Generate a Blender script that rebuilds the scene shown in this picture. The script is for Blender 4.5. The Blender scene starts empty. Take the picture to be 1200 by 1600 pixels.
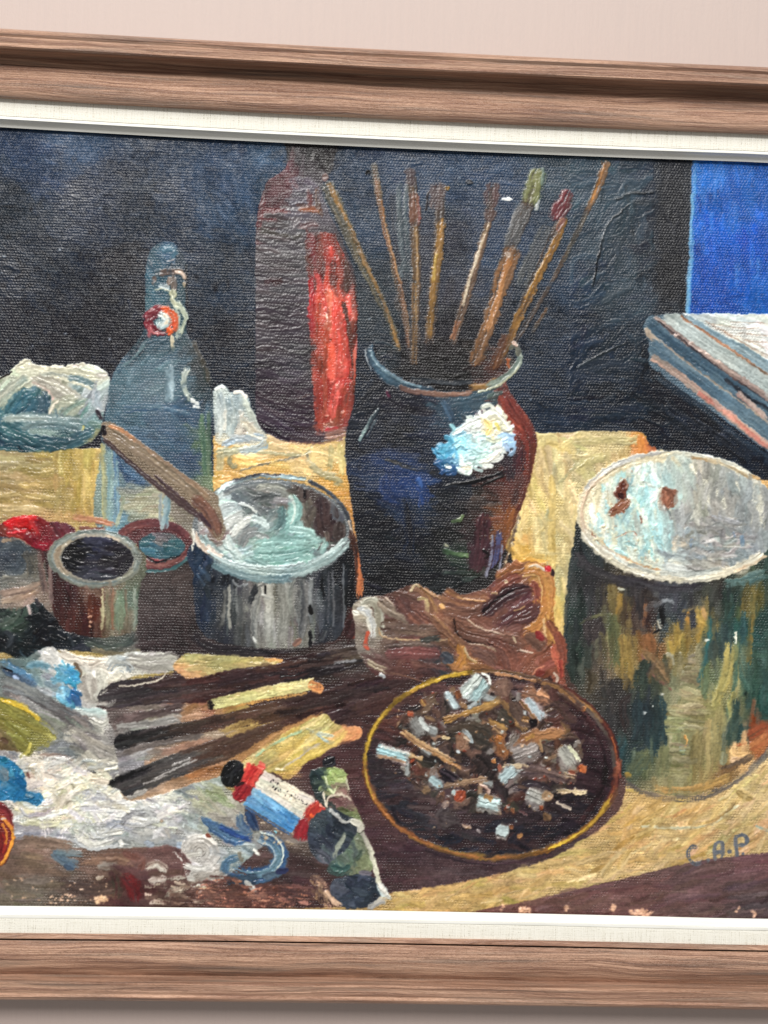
# Framed still-life oil painting hanging on a pale pink wall, seen close up.
import bpy, math, numpy as np
from mathutils import Vector, Matrix
D = bpy.data; scene = bpy.context.scene; COL = scene.collection
# ------------------------------------------------------------------ camera
DIST, CZ, YAW, ROLL, FPX = 0.47507, 0.00833, 0.03852, 0.03232, 1500.0
fw = Vector((math.sin(YAW), math.cos(YAW), 0)); rt = Vector((math.cos(YAW), -math.sin(YAW), 0)); up = Vector((0, 0, 1))
r2 = rt*math.cos(ROLL)+up*math.sin(ROLL); u2 = -rt*math.sin(ROLL)+up*math.cos(ROLL)
cam = D.objects.new('camera', D.cameras.new('camera')); COL.objects.link(cam)
cam.matrix_world = Matrix(((r2.x, u2.x, -fw.x, 0), (r2.y, u2.y, -fw.y, -DIST), (r2.z, u2.z, -fw.z, CZ), (0, 0, 0, 1)))
cam.data.sensor_fit = 'VERTICAL'; cam.data.sensor_height = 24; cam.data.lens = 24*FPX/1600
cam.data.clip_start = .01; cam.data.clip_end = 50
scene.camera = cam
# ------------------------------------------------------------------ light: broad soft lamp high above the picture, added front fill, weak room light
w = D.worlds.new('World'); scene.world = w; w.use_nodes = True
w.node_tree.nodes['Background'].inputs[0].default_value = (1, .97, .93, 1)
w.node_tree.nodes['Background'].inputs[1].default_value = .33
def area(name, loc, tgt, sx, sy, e, c):
    l = D.lights.new(name, 'AREA'); l.shape = 'RECTANGLE'; l.size = sx; l.size_y = sy; l.energy = e; l.color = c
    o = D.objects.new(name, l); COL.objects.link(o); o.location = loc
    o.rotation_euler = (Vector(tgt)-Vector(loc)).to_track_quat('-Z', 'Y').to_euler()
area('ceiling_lamp', (.25, -1.75, 2.1), (0, 0, 0), 2.4, 1.3, 60, (1, .98, .945))
area('front_fill_light', (-.7, -2.3, 1.55), (0, 0, 0), .6, .45, 54, (1, .97, .94))  # added fill from the front, no source seen; lifts the wall under the frame
vs = scene.view_settings; scene.display_settings.display_device = 'sRGB'
vs.view_transform = 'Standard'; vs.look = 'None'; vs.gamma = 1; vs.use_curve_mapping = False; vs.exposure = 0
# ------------------------------------------------------------------ oil paint, laid stroke by stroke
PX0, PY0, PW, PH = -190, 180, 1580, 1280        # painted sheet, in painting units
rng = np.random.default_rng(7)
C = np.zeros((PH, PW, 3), np.float32)           # paint colour
T = np.zeros((PH, PW), np.float32)              # paint relief
TH = np.zeros((PH, PW), np.float32)             # how thick the paint is (hides the weave)
ID = np.zeros((PH, PW), np.int16)               # which painted motif
CUR = [0]
ANG = np.zeros((PH, PW), np.float32)          # direction the brush went
def smooth1(a, k):
    if k < 2: return a
    ker = np.ones(k)/k
    return np.convolve(np.pad(a, (k, k), mode='wrap'), ker, 'same')[k:-k]
def cr(pts, step=0.7, closed=False):
    p = np.array(pts, float)
    if len(p) == 2 and not closed: p = np.array([p[0], (p[0]+p[1])/2, p[1]])
    n = len(p)
    q = np.vstack([p[-1], p, p[0], p[1]]) if closed else np.vstack([2*p[0]-p[1], p, 2*p[-1]-p[-2]])
    out = []
    for i in range(n if closed else n-1):
        a, b, c, d = q[i], q[i+1], q[i+2], q[i+3]
        m = max(2, int(np.hypot(*(c-b))/step))
        t = np.arange(m)[:, None]/m
        out.append(.5*((2*b)+(-a+c)*t+(2*a-5*b+4*c-d)*t*t+(-a+3*b-3*c+d)*t**3))
    if not closed: out.append(p[-1][None])
    return np.vstack(out)
def vnoise(h, w, sy, sx):
    gy, gx = int(h/sy)+3, int(w/sx)+3
    g = rng.standard_normal((gy, gx)).astype(np.float32)
    y = np.arange(h)/sy; x = np.arange(w)/sx
    yi = y.astype(int); xi = x.astype(int)
    fy = (y-yi)[:, None]; fx = (x-xi)[None]
    fy = fy*fy*(3-2*fy); fx = fx*fx*(3-2*fx)
    a = g[yi][:, xi]; b = g[yi][:, xi+1]; c = g[yi+1][:, xi]; d = g[yi+1][:, xi+1]
    return (a*(1-fx)+b*fx)*(1-fy)+(c*(1-fx)+d*fx)*fy
def mask(pts, smooth=True):
    p = cr(pts, 6, True) if smooth else np.array(pts, float)
    m = np.zeros((PH, PW), bool)
    x0, y0 = np.floor(p.min(0)).astype(int); x1, y1 = np.ceil(p.max(0)).astype(int)
    x0 = max(x0, PX0); y0 = max(y0, PY0); x1 = min(x1, PX0+PW-1); y1 = min(y1, PY0+PH-1)
    if x1 <= x0 or y1 <= y0: return m
    xs = np.arange(x0, x1+1)+.5
    a = p; b = np.roll(p, -1, 0)
    for y in range(y0, y1+1):
        yy = y+.5
        k = (a[:, 1] > yy) != (b[:, 1] > yy)
        if not k.any(): continue
        xi = np.sort(a[k, 0]+(yy-a[k, 1])/(b[k, 1]-a[k, 1])*(b[k, 0]-a[k, 0]))
        m[y-PY0, x0-PX0:x1+1-PX0] = (np.searchsorted(xi, xs) % 2) == 1
    return m
def ell(cx, cy, rx, ry, rot=0, n=28, a0=0, a1=360):
    full = abs(a1-a0) >= 360
    t = np.radians(a0+(a1-a0)*np.arange(n)/(n if full else n-1)); r = math.radians(rot)
    x, y = rx*np.cos(t), ry*np.sin(t)
    return np.stack([cx+x*math.cos(r)-y*math.sin(r), cy+x*math.sin(r)+y*math.cos(r)], 1)
def field(anch, x, y, p=5):
    a = np.array([(q[0], q[1]) for q in anch], float); c = np.array([q[2] for q in anch], float)
    w = 1/(np.hypot(a[:, 0]-x, a[:, 1]-y)**p+1)
    return (w[:, None]*c).sum(0)/w.sum()
def st(pts, w, c, c2=None, h=.6, a=1., dry=0., tp=.5, clip=None, id=None, br=8, soft=.26, rag=.1, mix=.5):
    s = cr(pts); n = len(s)
    if n < 4: return
    d = np.gradient(s, axis=0); L = np.hypot(d[:, 0], d[:, 1])+1e-6
    nx, ny = -d[:, 1]/L, d[:, 0]/L
    W = np.interp(np.linspace(0, 1, n), np.linspace(0, 1, len(w)), w) if hasattr(w, '__len__') else np.full(n, float(w))
    W = W*1.15
    wm = float(W.max()); al = np.arange(n)*.7; e = max(1., tp*wm)
    end = np.clip(np.minimum(al, al[-1]-al)/e, .02, 1)**.35
    W = W*end*(1+rag*vnoise(1, n, 1, 9)[0]+.05*vnoise(1, n, 1, 2.5)[0])
    nd = max(3, int(wm/.6)+1); u = np.linspace(-1, 1, nd)
    B = vnoise(n, nd, 70, 4.2)*.75+vnoise(n, nd, 24, 2.4)*.45
    B2 = vnoise(n, nd, 80, 6)+.3*vnoise(n, nd, 26, 3)
    X = s[:, 0:1]+nx[:, None]*u*W[:, None]/2; Y = s[:, 1:2]+ny[:, None]*u*W[:, None]/2
    xi = np.round(X).astype(int)-PX0; yi = np.round(Y).astype(int)-PY0
    sf = soft
    A = a*np.clip((1-np.abs(u))[None]/max(sf, .02)+.2, 0, 1)*np.ones((n, 1))
    if n > 45:                                   # bristles lift off one by one at either end
        cut = np.minimum(np.abs(vnoise(2, nd, 1, 1.5))*min(.45*wm, al[-1]*.09), al[-1]*.25)
        A = A*np.clip((al[:, None]-cut[0][None])/1.6+.3, 0, 1)*np.clip(((al[-1]-al)[:, None]-cut[1][None]*1.5)/2.2+.3, 0, 1)
    if dry > 0:
        wv = np.sin((Y)*2*np.pi/4.3)*.4+np.sin(X*2*np.pi/4.6)*.3
        fade = np.linspace(0, 1, n)[:, None]
        A = A*np.clip(.5+(B+wv+1.1-dry*(1.2+1.0*fade))*1.6, 0, 1)
    xi0, yi0 = xi, yi
    if clip is not None: yi0 = np.where(clip[np.clip(yi, 0, PH-1), np.clip(xi, 0, PW-1)], yi, -1)
    ok = (xi >= 0) & (xi < PW) & (yi >= 0) & (yi < PH) & (A > .03)
    if clip is not None:
        ok &= clip[np.clip(yi, 0, PH-1), np.clip(xi, 0, PW-1)]
    xi, yi, A = xi[ok], yi[ok], A[ok][:, None]
    Bo = B[ok]; c = np.array(c, float)
    col = c[None]+np.zeros((len(xi), 1))
    if c2 is not None:
        m = np.clip(mix+B2[ok]*.55, 0, 1)[:, None]
        col = c*(1-m)+np.array(c2, float)*m
    col = col+Bo[:, None]*br*(.35+col.mean(1, keepdims=True)/200)
    C[yi, xi] = C[yi, xi]*(1-A)+col*A
    ridge = (.72+.28*np.abs(u)**6)[None]*np.ones((n, 1))
    hh = h*(ridge[ok]+.6*Bo)
    A1 = A[:, 0]
    dirs = np.repeat(np.arctan2(d[:, 1], d[:, 0])[:, None], nd, 1)[ok]; kk = A1 > .3; ANG[yi[kk], xi[kk]] = dirs[kk]
    T[yi, xi] = T[yi, xi]*(1-A1*.75)+hh*A1
    TH[yi, xi] = np.maximum(TH[yi, xi]*(1-.3*A1), A1*min(1, h))
    if a > .65:
        g = (xi0 >= 0) & (xi0 < PW) & (yi0 >= 0) & (yi0 < PH)
        ID[yi0[g], xi0[g]] = CUR[0] if id is None else id
def fill(m, c, a=1., h=.1, id=None, nz=5):
    m2 = m.astype(np.float32)
    m2 = (m2+np.roll(m2, 1, 0)+np.roll(m2, -1, 0)+np.roll(m2, 1, 1)+np.roll(m2, -1, 1))/5*a
    if isinstance(c, list):
        ys, xs = np.mgrid[0:PH:8, 0:PW:8]
        a_ = np.array([(q[0]-PX0, q[1]-PY0) for q in c], float); cc = np.array([q[2] for q in c], float)
        w = 1/(np.hypot(xs[..., None]-a_[:, 0], ys[..., None]-a_[:, 1])**5+500)
        g = (w @ cc)/w.sum(-1, keepdims=True)
        col = np.repeat(np.repeat(g, 8, 0), 8, 1)[:PH, :PW]
    else: col = np.array(c, float)[None, None]
    n = vnoise(PH, PW, 7, 7)[..., None]*nz
    C[:] = C*(1-m2[..., None])+(col+n)*m2[..., None]
    T[:] = T*(1-m2*.8)+m2*h*.5; TH[:] = TH*(1-m2*.8)
    ID[m] = CUR[0] if id is None else id
def hatch(m, anch, n, L, w, ang, aj=12, cj=9, h=.5, curve=.1, clip=True, c2j=18, dry=0., a=.92, id=None, br=7, soft=.5, sat=5):
    cj *= .75; sat *= .55; c2j *= .85
    ys, xs = np.nonzero(m)
    if len(ys) == 0: return
    cl = m if clip is True else (clip if clip is not False and clip is not None else None)
    for k in range(n):
        i = rng.integers(len(ys)); x, y = xs[i]+PX0, ys[i]+PY0
        t = (ang(x, y) if callable(ang) else ang)+rng.normal()*aj
        t = math.radians(t); l = L*rng.uniform(.6, 1.35)/2; ww = w*rng.uniform(.65, 1.35)
        dx, dy = math.cos(t)*l, math.sin(t)*l; b = rng.normal()*curve*l
        c = field(anch, x, y) if isinstance(anch[0], tuple) and len(anch[0]) == 3 and hasattr(anch[0][2], '__len__') else np.array(anch[rng.integers(len(anch))], float)
        c = c+rng.normal()*cj*(.35+c.mean()/160)+rng.normal(size=3)*sat*(.3+c.mean()/200)
        c2 = c+rng.normal()*c2j*(.35+c.mean()/160)
        st([(x-dx, y-dy), (x-math.sin(t)*b, y+math.cos(t)*b), (x+dx, y+dy)], ww, c, c2, h=h*rng.uniform(.6, 1.3), a=a, clip=cl, dry=dry, id=id, br=br, soft=soft)
def speck(m, c, n, r=(.8, 2.), h=.6, cj=15, a=.9):
    ys, xs = np.nonzero(m)
    for k in range(n):
        i = rng.integers(len(ys)); x, y = xs[i], ys[i]; rr = rng.uniform(*r); q = int(rr*2)+2
        y0, y1, x0, x1 = max(y-q, 0), min(y+q+1, PH), max(x-q, 0), min(x+q+1, PW)
        Y, X = np.mgrid[y0:y1, x0:x1]; el = rng.uniform(.5, 1.)
        d = np.hypot((X-x)*el, (Y-y))/rr+rng.normal(size=Y.shape)*.18
        A = np.clip(1.6-d*1.1, 0, 1)*a; cc = np.array(c, float)+rng.normal()*cj
        C[y0:y1, x0:x1] = C[y0:y1, x0:x1]*(1-A[..., None])+cc*A[..., None]
        T[y0:y1, x0:x1] += A*h; TH[y0:y1, x0:x1] = np.maximum(TH[y0:y1, x0:x1], A*h)
def glaze(m, c, a):                              # thin wash over what is there, soft edged
    k = m.astype(np.float32)
    for r in (5, 5):
        for ax in (0, 1):
            cs = np.cumsum(np.pad(k, [(r+1, r) if i == ax else (0, 0) for i in (0, 1)], mode='edge'), axis=ax)
            k = (np.take(cs, range(2*r+1, cs.shape[ax]), ax)-np.take(cs, range(0, cs.shape[ax]-2*r-1), ax))/(2*r+1)
    k = (k*a)[..., None]
    C[:] = C*(1-k)+np.array(c, float)*k
# ================================================================== the picture, back to front
i_ = lambda c: sum(c) > 420
def boxb(k, r):
    k = k.astype(np.float32)
    for ax in (0, 1):
        p_ = np.pad(k, [(r+1, r) if i == ax else (0, 0) for i in (0, 1)], mode='edge'); cs = np.cumsum(p_, axis=ax, dtype=np.float32)
        n = k.shape[ax]; k = (np.take(cs, range(2*r+1, 2*r+1+n), ax)-np.take(cs, range(0, n), ax))/(2*r+1)
    return k
def M(*p): return mask(list(p))
def box(x0, y0, x1, y1): return mask([(x0, y0), (x1, y0), (x1, y1), (x0, y1)], False)
ALL = np.ones((PH, PW), bool)
# ---- dark backdrop
CUR[0] = 0
BG = [(-150, 230, (28, 38, 54)), (60, 240, (34, 48, 70)), (90, 215, (48, 68, 92)), (200, 320, (28, 36, 48)), (60, 420, (26, 33, 44)), (150, 320, (30, 38, 54)), (10, 330, (30, 37, 44)),
      (30, 520, (23, 25, 36)), (150, 520, (22, 22, 32)), (190, 440, (24, 26, 36)), (280, 330, (30, 42, 58)), (330, 330, (38, 56, 76)), (350, 240, (38, 54, 74)), (420, 235, (46, 66, 86)),
      (350, 420, (28, 38, 50)), (350, 560, (22, 29, 40)), (480, 240, (44, 42, 44)), (560, 260, (38, 50, 66)), (590, 330, (42, 54, 68)), (650, 240, (38, 52, 70)), (730, 260, (38, 54, 74)),
      (730, 420, (48, 48, 54)), (700, 400, (46, 44, 50)), (600, 470, (44, 48, 50)), (720, 520, (34, 30, 32)), (830, 480, (36, 42, 50)), (760, 400, (42, 54, 72)), (880, 440, (36, 48, 62)), (900, 560, (32, 40, 52)),
      (860, 620, (30, 38, 50)), (930, 250, (50, 62, 68)), (960, 290, (56, 66, 72)), (960, 400, (50, 58, 62)), (985, 430, (52, 60, 64)), (1040, 350, (42, 43, 46)), (1040, 430, (40, 39, 41)), (1050, 260, (44, 47, 52)),
      (960, 560, (36, 42, 48)), (950, 640, (34, 40, 48)), (1000, 600, (24, 30, 38)), (1050, 640, (20, 26, 34)), (1150, 720, (24, 28, 38)), (560, 600, (26, 32, 42)), (1300, 600, (26, 32, 42))]
BG = [(x, y, (c[0]-1, c[1]+5, c[2]+12)) for x, y, c in BG]
fill(ALL, BG, h=.05)
up = box(-200, 175, 1400, 720)
def angbg(x, y):
    if x < 400: return 35+40*math.sin(x*.013)*math.cos(y*.011)
    if x < 890: return 2
    if 1010 < x < 1080: return 88
    return -32+50*math.sin(x*.02+y*.01)
hatch(up, BG, 1500, 60, 15, angbg, aj=18, cj=6, h=.22, curve=.3, c2j=9, dry=.35, a=.75, br=4, sat=3)
hatch(box(890, 240, 1020, 640), BG, 130, 70, 13, lambda x, y: -38+25*math.sin(y*.03), aj=14, cj=5, h=.5, c2j=12, curve=.5, br=6, dry=.3)
hatch(box(885, 560, 1090, 690), BG, 60, 90, 12, lambda x, y: 35 if x > 990 else 4, aj=8, cj=4, h=.45, c2j=10, br=5, dry=.2)
for p in [[(985, 318), (950, 350), (935, 400), (925, 450)], [(1020, 300), (985, 303), (960, 312)], [(1003, 655), (1035, 665), (1052, 655)], [(900, 575), (950, 548), (985, 535)]]:
    st(p, 3, (26, 32, 38), (60, 70, 76), h=1.2)
glaze(box(1028, 250, 1072, 470), (36, 34, 38), .55)
speck(box(560, 240, 1060, 640), (110, 122, 132), 110, (.6, 1.1), cj=30)  # pale specks painted in for glints off the canvas
for x, y in [(158, 326), (5, 401), (2, 427), (51, 541), (10, 533), (104, 522), (173, 531), (94, 390)]: speck(box(x-2, y-1, x+2, y+1), (200, 204, 204), 1, (.9, 1.3))  # white dot glints, put into the paint colour
st([(784, 312), (800, 312)], 4, (235, 235, 230), h=1)
st([(571, 272), (577, 268)], 9, (18, 20, 26), h=1.); st([(728, 283), (738, 287)], 8, (26, 34, 46), h=.9)
# ---- table top
TB = [(-150, 740, (170, 152, 105)), (20, 720, (172, 160, 122)), (40, 780, (182, 160, 112)), (90, 760, (165, 148, 88)), (120, 740, (192, 172, 98)), (150, 760, (205, 180, 112)), (350, 720, (216, 176, 105)), (420, 690, (218, 200, 152)),
      (470, 720, (222, 196, 135)), (430, 730, (225, 182, 98)), (520, 760, (222, 172, 85)), (530, 700, (226, 206, 145)), (545, 800, (205, 150, 85)), (870, 700, (222, 204, 148)), (960, 690, (214, 200, 148)), (860, 850, (214, 206, 152)),
      (850, 800, (226, 208, 142)), (880, 960, (214, 186, 118)), (870, 900, (205, 198, 150)), (890, 720, (206, 198, 152)), (830, 870, (230, 186, 100)), (1000, 690, (222, 158, 88)),
      (300, 1030, (176, 160, 100)), (650, 1400, (198, 170, 112)), (750, 1385, (200, 172, 112)), (850, 1370, (204, 178, 120)), (980, 1290, (214, 182, 118)), (1000, 1260, (208, 178, 118)), (1100, 1270, (216, 188, 134)),
      (1180, 1220, (218, 196, 145)), (1150, 1300, (205, 182, 130)), (900, 1350, (206, 180, 122)), (1050, 1320, (208, 184, 128)), (1350, 1200, (205, 180, 125))]
TB = [(x, y, (int(c[0]*.945), int(c[1]*.915), int(c[2]*.875))) for x, y, c in TB]
tab = M((-200, 700), (60, 706), (160, 700), (335, 680), (430, 678), (540, 672), (700, 676), (840, 676), (930, 674), (1004, 675), (1006, 690), (1040, 720), (1240, 760), (1420, 820), (1420, 1480), (-200, 1480))
fill(tab, TB, h=.15, nz=6)
hatch(M((-200, 700), (100, 706), (85, 800), (-200, 800)), TB, 90, 70, 9, 3, aj=5, h=.7, c2j=16)
hatch(box(84, 700, 160, 812), TB, 60, 60, 9, 89, aj=3, h=.6, c2j=18)
hatch(box(330, 680, 550, 830), TB, 110, 55, 10, lambda x, y: 8 if y < 760 else 25, aj=14, h=.7, c2j=18)
hatch(box(790, 676, 1010, 1060), TB, 260, 60, 10, lambda x, y: 2 if y < 700 else (85 if y < 850 else (20 if y < 890 else 88)), aj=14, h=.6, c2j=15)
hatch(box(560, 1180, 1400, 1450), TB, 900, 52, 7, lambda x, y: -12-30*max(0, min(1, (x-900)/250)), aj=17, h=.65, c2j=20, cj=8, sat=8)
hatch(box(560, 1180, 1400, 1450), [(182, 152, 108), (198, 172, 124), (206, 150, 98)], 260, 34, 3, lambda x, y: -14-30*max(0, min(1, (x-900)/250)), aj=15, h=.9, a=.55)
for p, w, c in [([(335, 708), (380, 702), (415, 700)], 12, (188, 188, 158)), ([(345, 705), (342, 735)], 11, (200, 185, 140)), ([(362, 710), (358, 722), (366, 728), (372, 720)], 7, (158, 152, 118)), ([(372, 735), (470, 712), (480, 716)], 3, (140, 135, 118)),
                ([(385, 705), (470, 710), (488, 695)], 5, (198, 190, 150)), ([(475, 715), (500, 738), (530, 745)], 9, (182, 172, 132)), ([(505, 745), (530, 750), (520, 760)], 7, (170, 160, 118)), ([(518, 695), (514, 740)], 8, (205, 192, 140)), ([(530, 690), (535, 745)], 9, (228, 210, 145)),
                ([(865, 718), (868, 755), (905, 722)], 4, (190, 184, 140)), ([(868, 755), (852, 815)], 5, (186, 182, 140)), ([(890, 690), (1000, 688)], 10, (206, 192, 138)), ([(845, 830), (870, 795)], 6, (236, 214, 150)),
                ([(870, 715), (925, 712)], 5, (232, 214, 160)), ([(900, 740), (925, 720), (950, 712)], 12, (196, 184, 128)), ([(1000, 680), (1003, 705), (985, 715)], 16, (224, 150, 84)), ([(1005, 698), (1025, 703)], 9, (196, 118, 80)),
                ([(838, 872), (800, 900)], 20, (226, 172, 84)), ([(862, 740), (861, 1000)], 10, (216, 190, 120)), ([(986, 1335), (1010, 1322), (1060, 1308)], 2.5, (236, 214, 160)), ([(1000, 1290), (1050, 1293), (1110, 1288), (1155, 1256)], 4, (210, 205, 170)),
                ([(1050, 1312), (1062, 1310)], 5, (238, 220, 170)), ([(1150, 1235), (1175, 1250)], 10, (186, 160, 105)), ([(1180, 1290), (1200, 1298)], 4, (180, 190, 170))]:
    st(p, w, c, tuple(max(0, q-24) for q in c), h=.9)
glaze(box(60, 798, 158, 816), (196, 150, 100), .6)
# ---- blue panel
CUR[0] = 1
bp = mask([(1084, 180), (1420, 180), (1420, 496), (1074, 494)], False)
BL = [(1100, 260, (30, 100, 188)), (1150, 300, (26, 86, 172)), (1190, 300, (26, 84, 168)), (1120, 380, (14, 80, 180)), (1110, 470, (12, 68, 160)), (1180, 470, (22, 84, 170)), (1150, 400, (10, 76, 178)), (1350, 350, (18, 80, 170))]
fill(bp, BL, h=.1, nz=4)
hatch(bp, BL, 260, 60, 16, 88, aj=5, cj=5, h=.22, c2j=10, dry=.3, br=5, sat=3)
for x, y0, y1 in [(1118, 270, 310), (1112, 330, 370), (1152, 410, 450), (1184, 400, 440), (1175, 380, 420)]: st([(x, y0), (x-3, y1)], 5, (62, 120, 205), a=.5, h=.3)
st([(1085, 245), (1082, 340), (1077, 430), (1074, 492)], 7, (72, 132, 196), (96, 160, 210), h=.5, a=.8, dry=.3)
st([(1081, 300), (1076, 430), (1072, 494)], 4, (112, 170, 205), h=.5, a=.75)
CUR[0] = 0
st([(1074, 250), (1072, 340), (1062, 480)], 9, (40, 44, 52), h=.3, a=.7, soft=.6)
# ---- stacked boards on the right
CUR[0] = 2
bk = mask(list(cr([(1012, 494), (1060, 490), (1100, 490)], 6))+[(1420, 494), (1420, 850), (1200, 706)]+list(cr([(1200, 706), (1110, 640), (1022, 578), (1014, 556), (1013, 530), (1004, 512), (1012, 494)], 6)), False)
fill(bk, [(1150, 500, (215, 218, 212)), (1050, 560, (80, 104, 120)), (1150, 640, (86, 110, 126)), (1300, 600, (170, 180, 178))], h=.2)
def band(p, w, c, c2, h=.7, k=3):
    p = np.array(p, float)
    for j in range(k):
        o = (j-(k-1)/2)*w/k
        st(p+[o*.5, -o*.85], w/k*1.6, c, c2, h=h, clip=bk, tp=.3, soft=.3)
wh = mask([(1066, 490), (1420, 492), (1420, 740), (1200, 572)], False) & bk
hatch(wh, [(1110, 500, (208, 216, 212)), (1180, 520, (232, 232, 226)), (1200, 560, (214, 218, 214)), (1350, 560, (214, 218, 214))], 110, 80, 9, lambda x, y: 14+20*(y-490)/60, aj=8, h=.8, c2j=18)
for p in [[(1100, 500), (1130, 518), (1200, 560)], [(1110, 505), (1150, 512), (1200, 512)], [(1125, 515), (1200, 545)], [(1140, 502), (1200, 505)], [(1120, 512), (1170, 540), (1200, 556)], [(1150, 520), (1200, 524)], [(1160, 530), (1200, 536)]]:
    st(p, 2, (150, 120, 104), (190, 170, 150), h=.2, clip=bk, a=.7)
band([(1068, 497), (1120, 528), (1160, 548), (1210, 582), (1420, 735)], 14, (112, 140, 154), (150, 172, 180))
band([(1050, 492), (1110, 530), (1200, 590), (1420, 750)], 8, (178, 186, 178), (140, 138, 124))
band([(1036, 492), (1100, 538), (1200, 604), (1420, 765)], 26, (176, 186, 182), (140, 152, 150), k=4)
band([(1062, 492), (1085, 508), (1200, 586)], 2.5, (110, 88, 70), (170, 120, 90), k=1)
band([(1020, 496), (1090, 548), (1200, 622), (1420, 780)], 8, (122, 104, 98), (180, 160, 150), k=2)
band([(1018, 497), (1060, 526), (1100, 560), (1200, 630), (1420, 790)], 2.5, (48, 44, 50), (90, 70, 66), k=1)
for x, y in [(1055, 522), (1080, 537), (1093, 548), (1120, 566), (1104, 554)]: speck(M((x-4, y), (x, y-3), (x+5, y+2), (x, y+3)), (205, 180, 168), 5, (1, 2))
band([(1008, 502), (1060, 545), (1130, 595), (1205, 646), (1420, 800)], 19, (58, 82, 100), (80, 104, 118), k=3)
band([(1130, 590), (1170, 622), (1210, 645)], 4, (36, 42, 52), (60, 70, 80), k=1)
band([(1005, 514), (1030, 536), (1100, 590), (1200, 662), (1420, 815)], 7, (140, 126, 112), (176, 160, 142), k=2)
band([(1013, 537), (1070, 580), (1140, 632), (1205, 680), (1420, 835)], 20, (72, 98, 116), (96, 118, 130), k=3)
band([(1150, 612), (1200, 655)], 5, (150, 120, 112), (180, 160, 150), k=1)
band([(1016, 556), (1060, 586), (1120, 634), (1200, 696), (1420, 850)], 9, (146, 132, 122), (184, 150, 134), k=2)
band([(1090, 612), (1140, 650), (1200, 700)], 4, (176, 110, 98), (205, 150, 130), k=1)
CUR[0] = 0
st([(1020, 584), (1080, 626), (1140, 676), (1200, 716), (1400, 850)], 13, (58, 76, 90), (40, 52, 64), h=.3, a=.7, soft=.8)
for k in range(26):
    x = rng.uniform(1005, 1120); y = 590+(x-1005)*.55+rng.uniform(0, 45)
    st([(x, y), (x+60, y+42)], 3, (22, 26, 34), (52, 56, 66), h=.6, a=.7)
# ---- dark wine bottle
CUR[0] = 3
wb = M((449, 200), (449, 255), (440, 268), (418, 284), (406, 318), (400, 360), (399, 450), (399, 640), (405, 665), (430, 684), (470, 692), (510, 690), (540, 676), (551, 650), (556, 590), (559, 500), (556, 440), (545, 400), (531, 365), (514, 330), (502, 290), (520, 262), (523, 200))
WB = [(430, 230, (50, 48, 50)), (490, 240, (50, 46, 48)), (440, 280, (92, 58, 62)), (420, 300, (86, 52, 56)), (470, 300, (80, 76, 84)), (480, 320, (84, 80, 90)), (405, 340, (104, 48, 52)), (440, 350, (70, 66, 66)), (430, 420, (74, 68, 72)), (465, 380, (78, 74, 78)),
      (440, 500, (68, 60, 66)), (470, 560, (60, 56, 60)), (430, 620, (60, 48, 58)), (450, 660, (56, 42, 56)), (500, 672, (62, 48, 56)), (520, 684, (110, 84, 78)), (555, 500, (66, 40, 38)), (550, 620, (72, 46, 48))]
fill(wb, WB, h=.2)
hatch(wb & box(380, 230, 540, 330), WB, 60, 40, 9, lambda x, y: 90 if y < 270 else -50+(x-400)*.9, aj=20, h=.4, c2j=14, dry=.3)
hatch(wb & box(380, 325, 482, 640), WB, 240, 74, 9, 3, aj=5, h=.55, c2j=15, curve=.15, br=6, cj=4)
hatch(wb & box(380, 600, 560, 700), WB, 110, 75, 5.5, lambda x, y: 35-(x-400)*.36, aj=5, h=.55, c2j=14, br=6, cj=5)
for p, w, c, c2 in [([(412, 306), (406, 340), (404, 358)], 8, (112, 50, 52), (80, 44, 48)), ([(432, 270), (446, 258), (450, 268)], 7, (120, 66, 70), (90, 50, 54)), ([(466, 328), (486, 326), (503, 330)], 8, (126, 74, 50), (90, 62, 58)),
                    ([(484, 300), (484, 322)], 9, (112, 54, 50), (80, 50, 50)), ([(494, 290), (497, 325), (500, 335)], 6, (132, 88, 52), (90, 60, 50)), ([(462, 355), (500, 352)], 10, (92, 82, 86), (104, 70, 72)), ([(425, 442), (440, 436)], 9, (62, 34, 38), (76, 44, 46)),
                    ([(455, 300), (490, 296)], 13, (88, 84, 96), (66, 62, 70)), ([(452, 318), (484, 312)], 11, (84, 82, 94), (66, 62, 70)), ([(466, 335), (458, 360), (480, 365)], 12, (74, 78, 82), (94, 88, 92))]:
    st(p, w, c, c2, h=.6, clip=wb, dry=.2)
lb = M((478, 370), (500, 364), (520, 366), (532, 386), (545, 415), (554, 450), (558, 510), (556, 570), (553, 620), (546, 660), (520, 672), (496, 668), (490, 620), (484, 520), (482, 440))
LB = [(490, 380, (104, 50, 46)), (520, 372, (132, 52, 44)), (518, 395, (170, 62, 50)), (495, 420, (84, 48, 40)), (515, 420, (98, 54, 42)), (540, 430, (70, 42, 38)), (490, 450, (150, 44, 44)), (512, 455, (218, 86, 70)), (525, 500, (222, 80, 66)), (520, 560, (215, 82, 60)),
      (505, 520, (150, 58, 44)), (492, 560, (120, 52, 42)), (540, 540, (196, 56, 46)), (552, 520, (104, 50, 36)), (550, 600, (98, 50, 36)), (530, 600, (186, 52, 44)), (510, 620, (150, 50, 40)), (500, 640, (150, 56, 46)), (535, 655, (130, 58, 46)), (520, 668, (140, 92, 78))]
fill(lb, LB, h=.3)
hatch(lb, LB, 150, 55, 8, lambda x, y: 88+(x-515)*.18, aj=4, cj=12, h=.6, c2j=26, dry=.2, sat=9)
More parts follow.
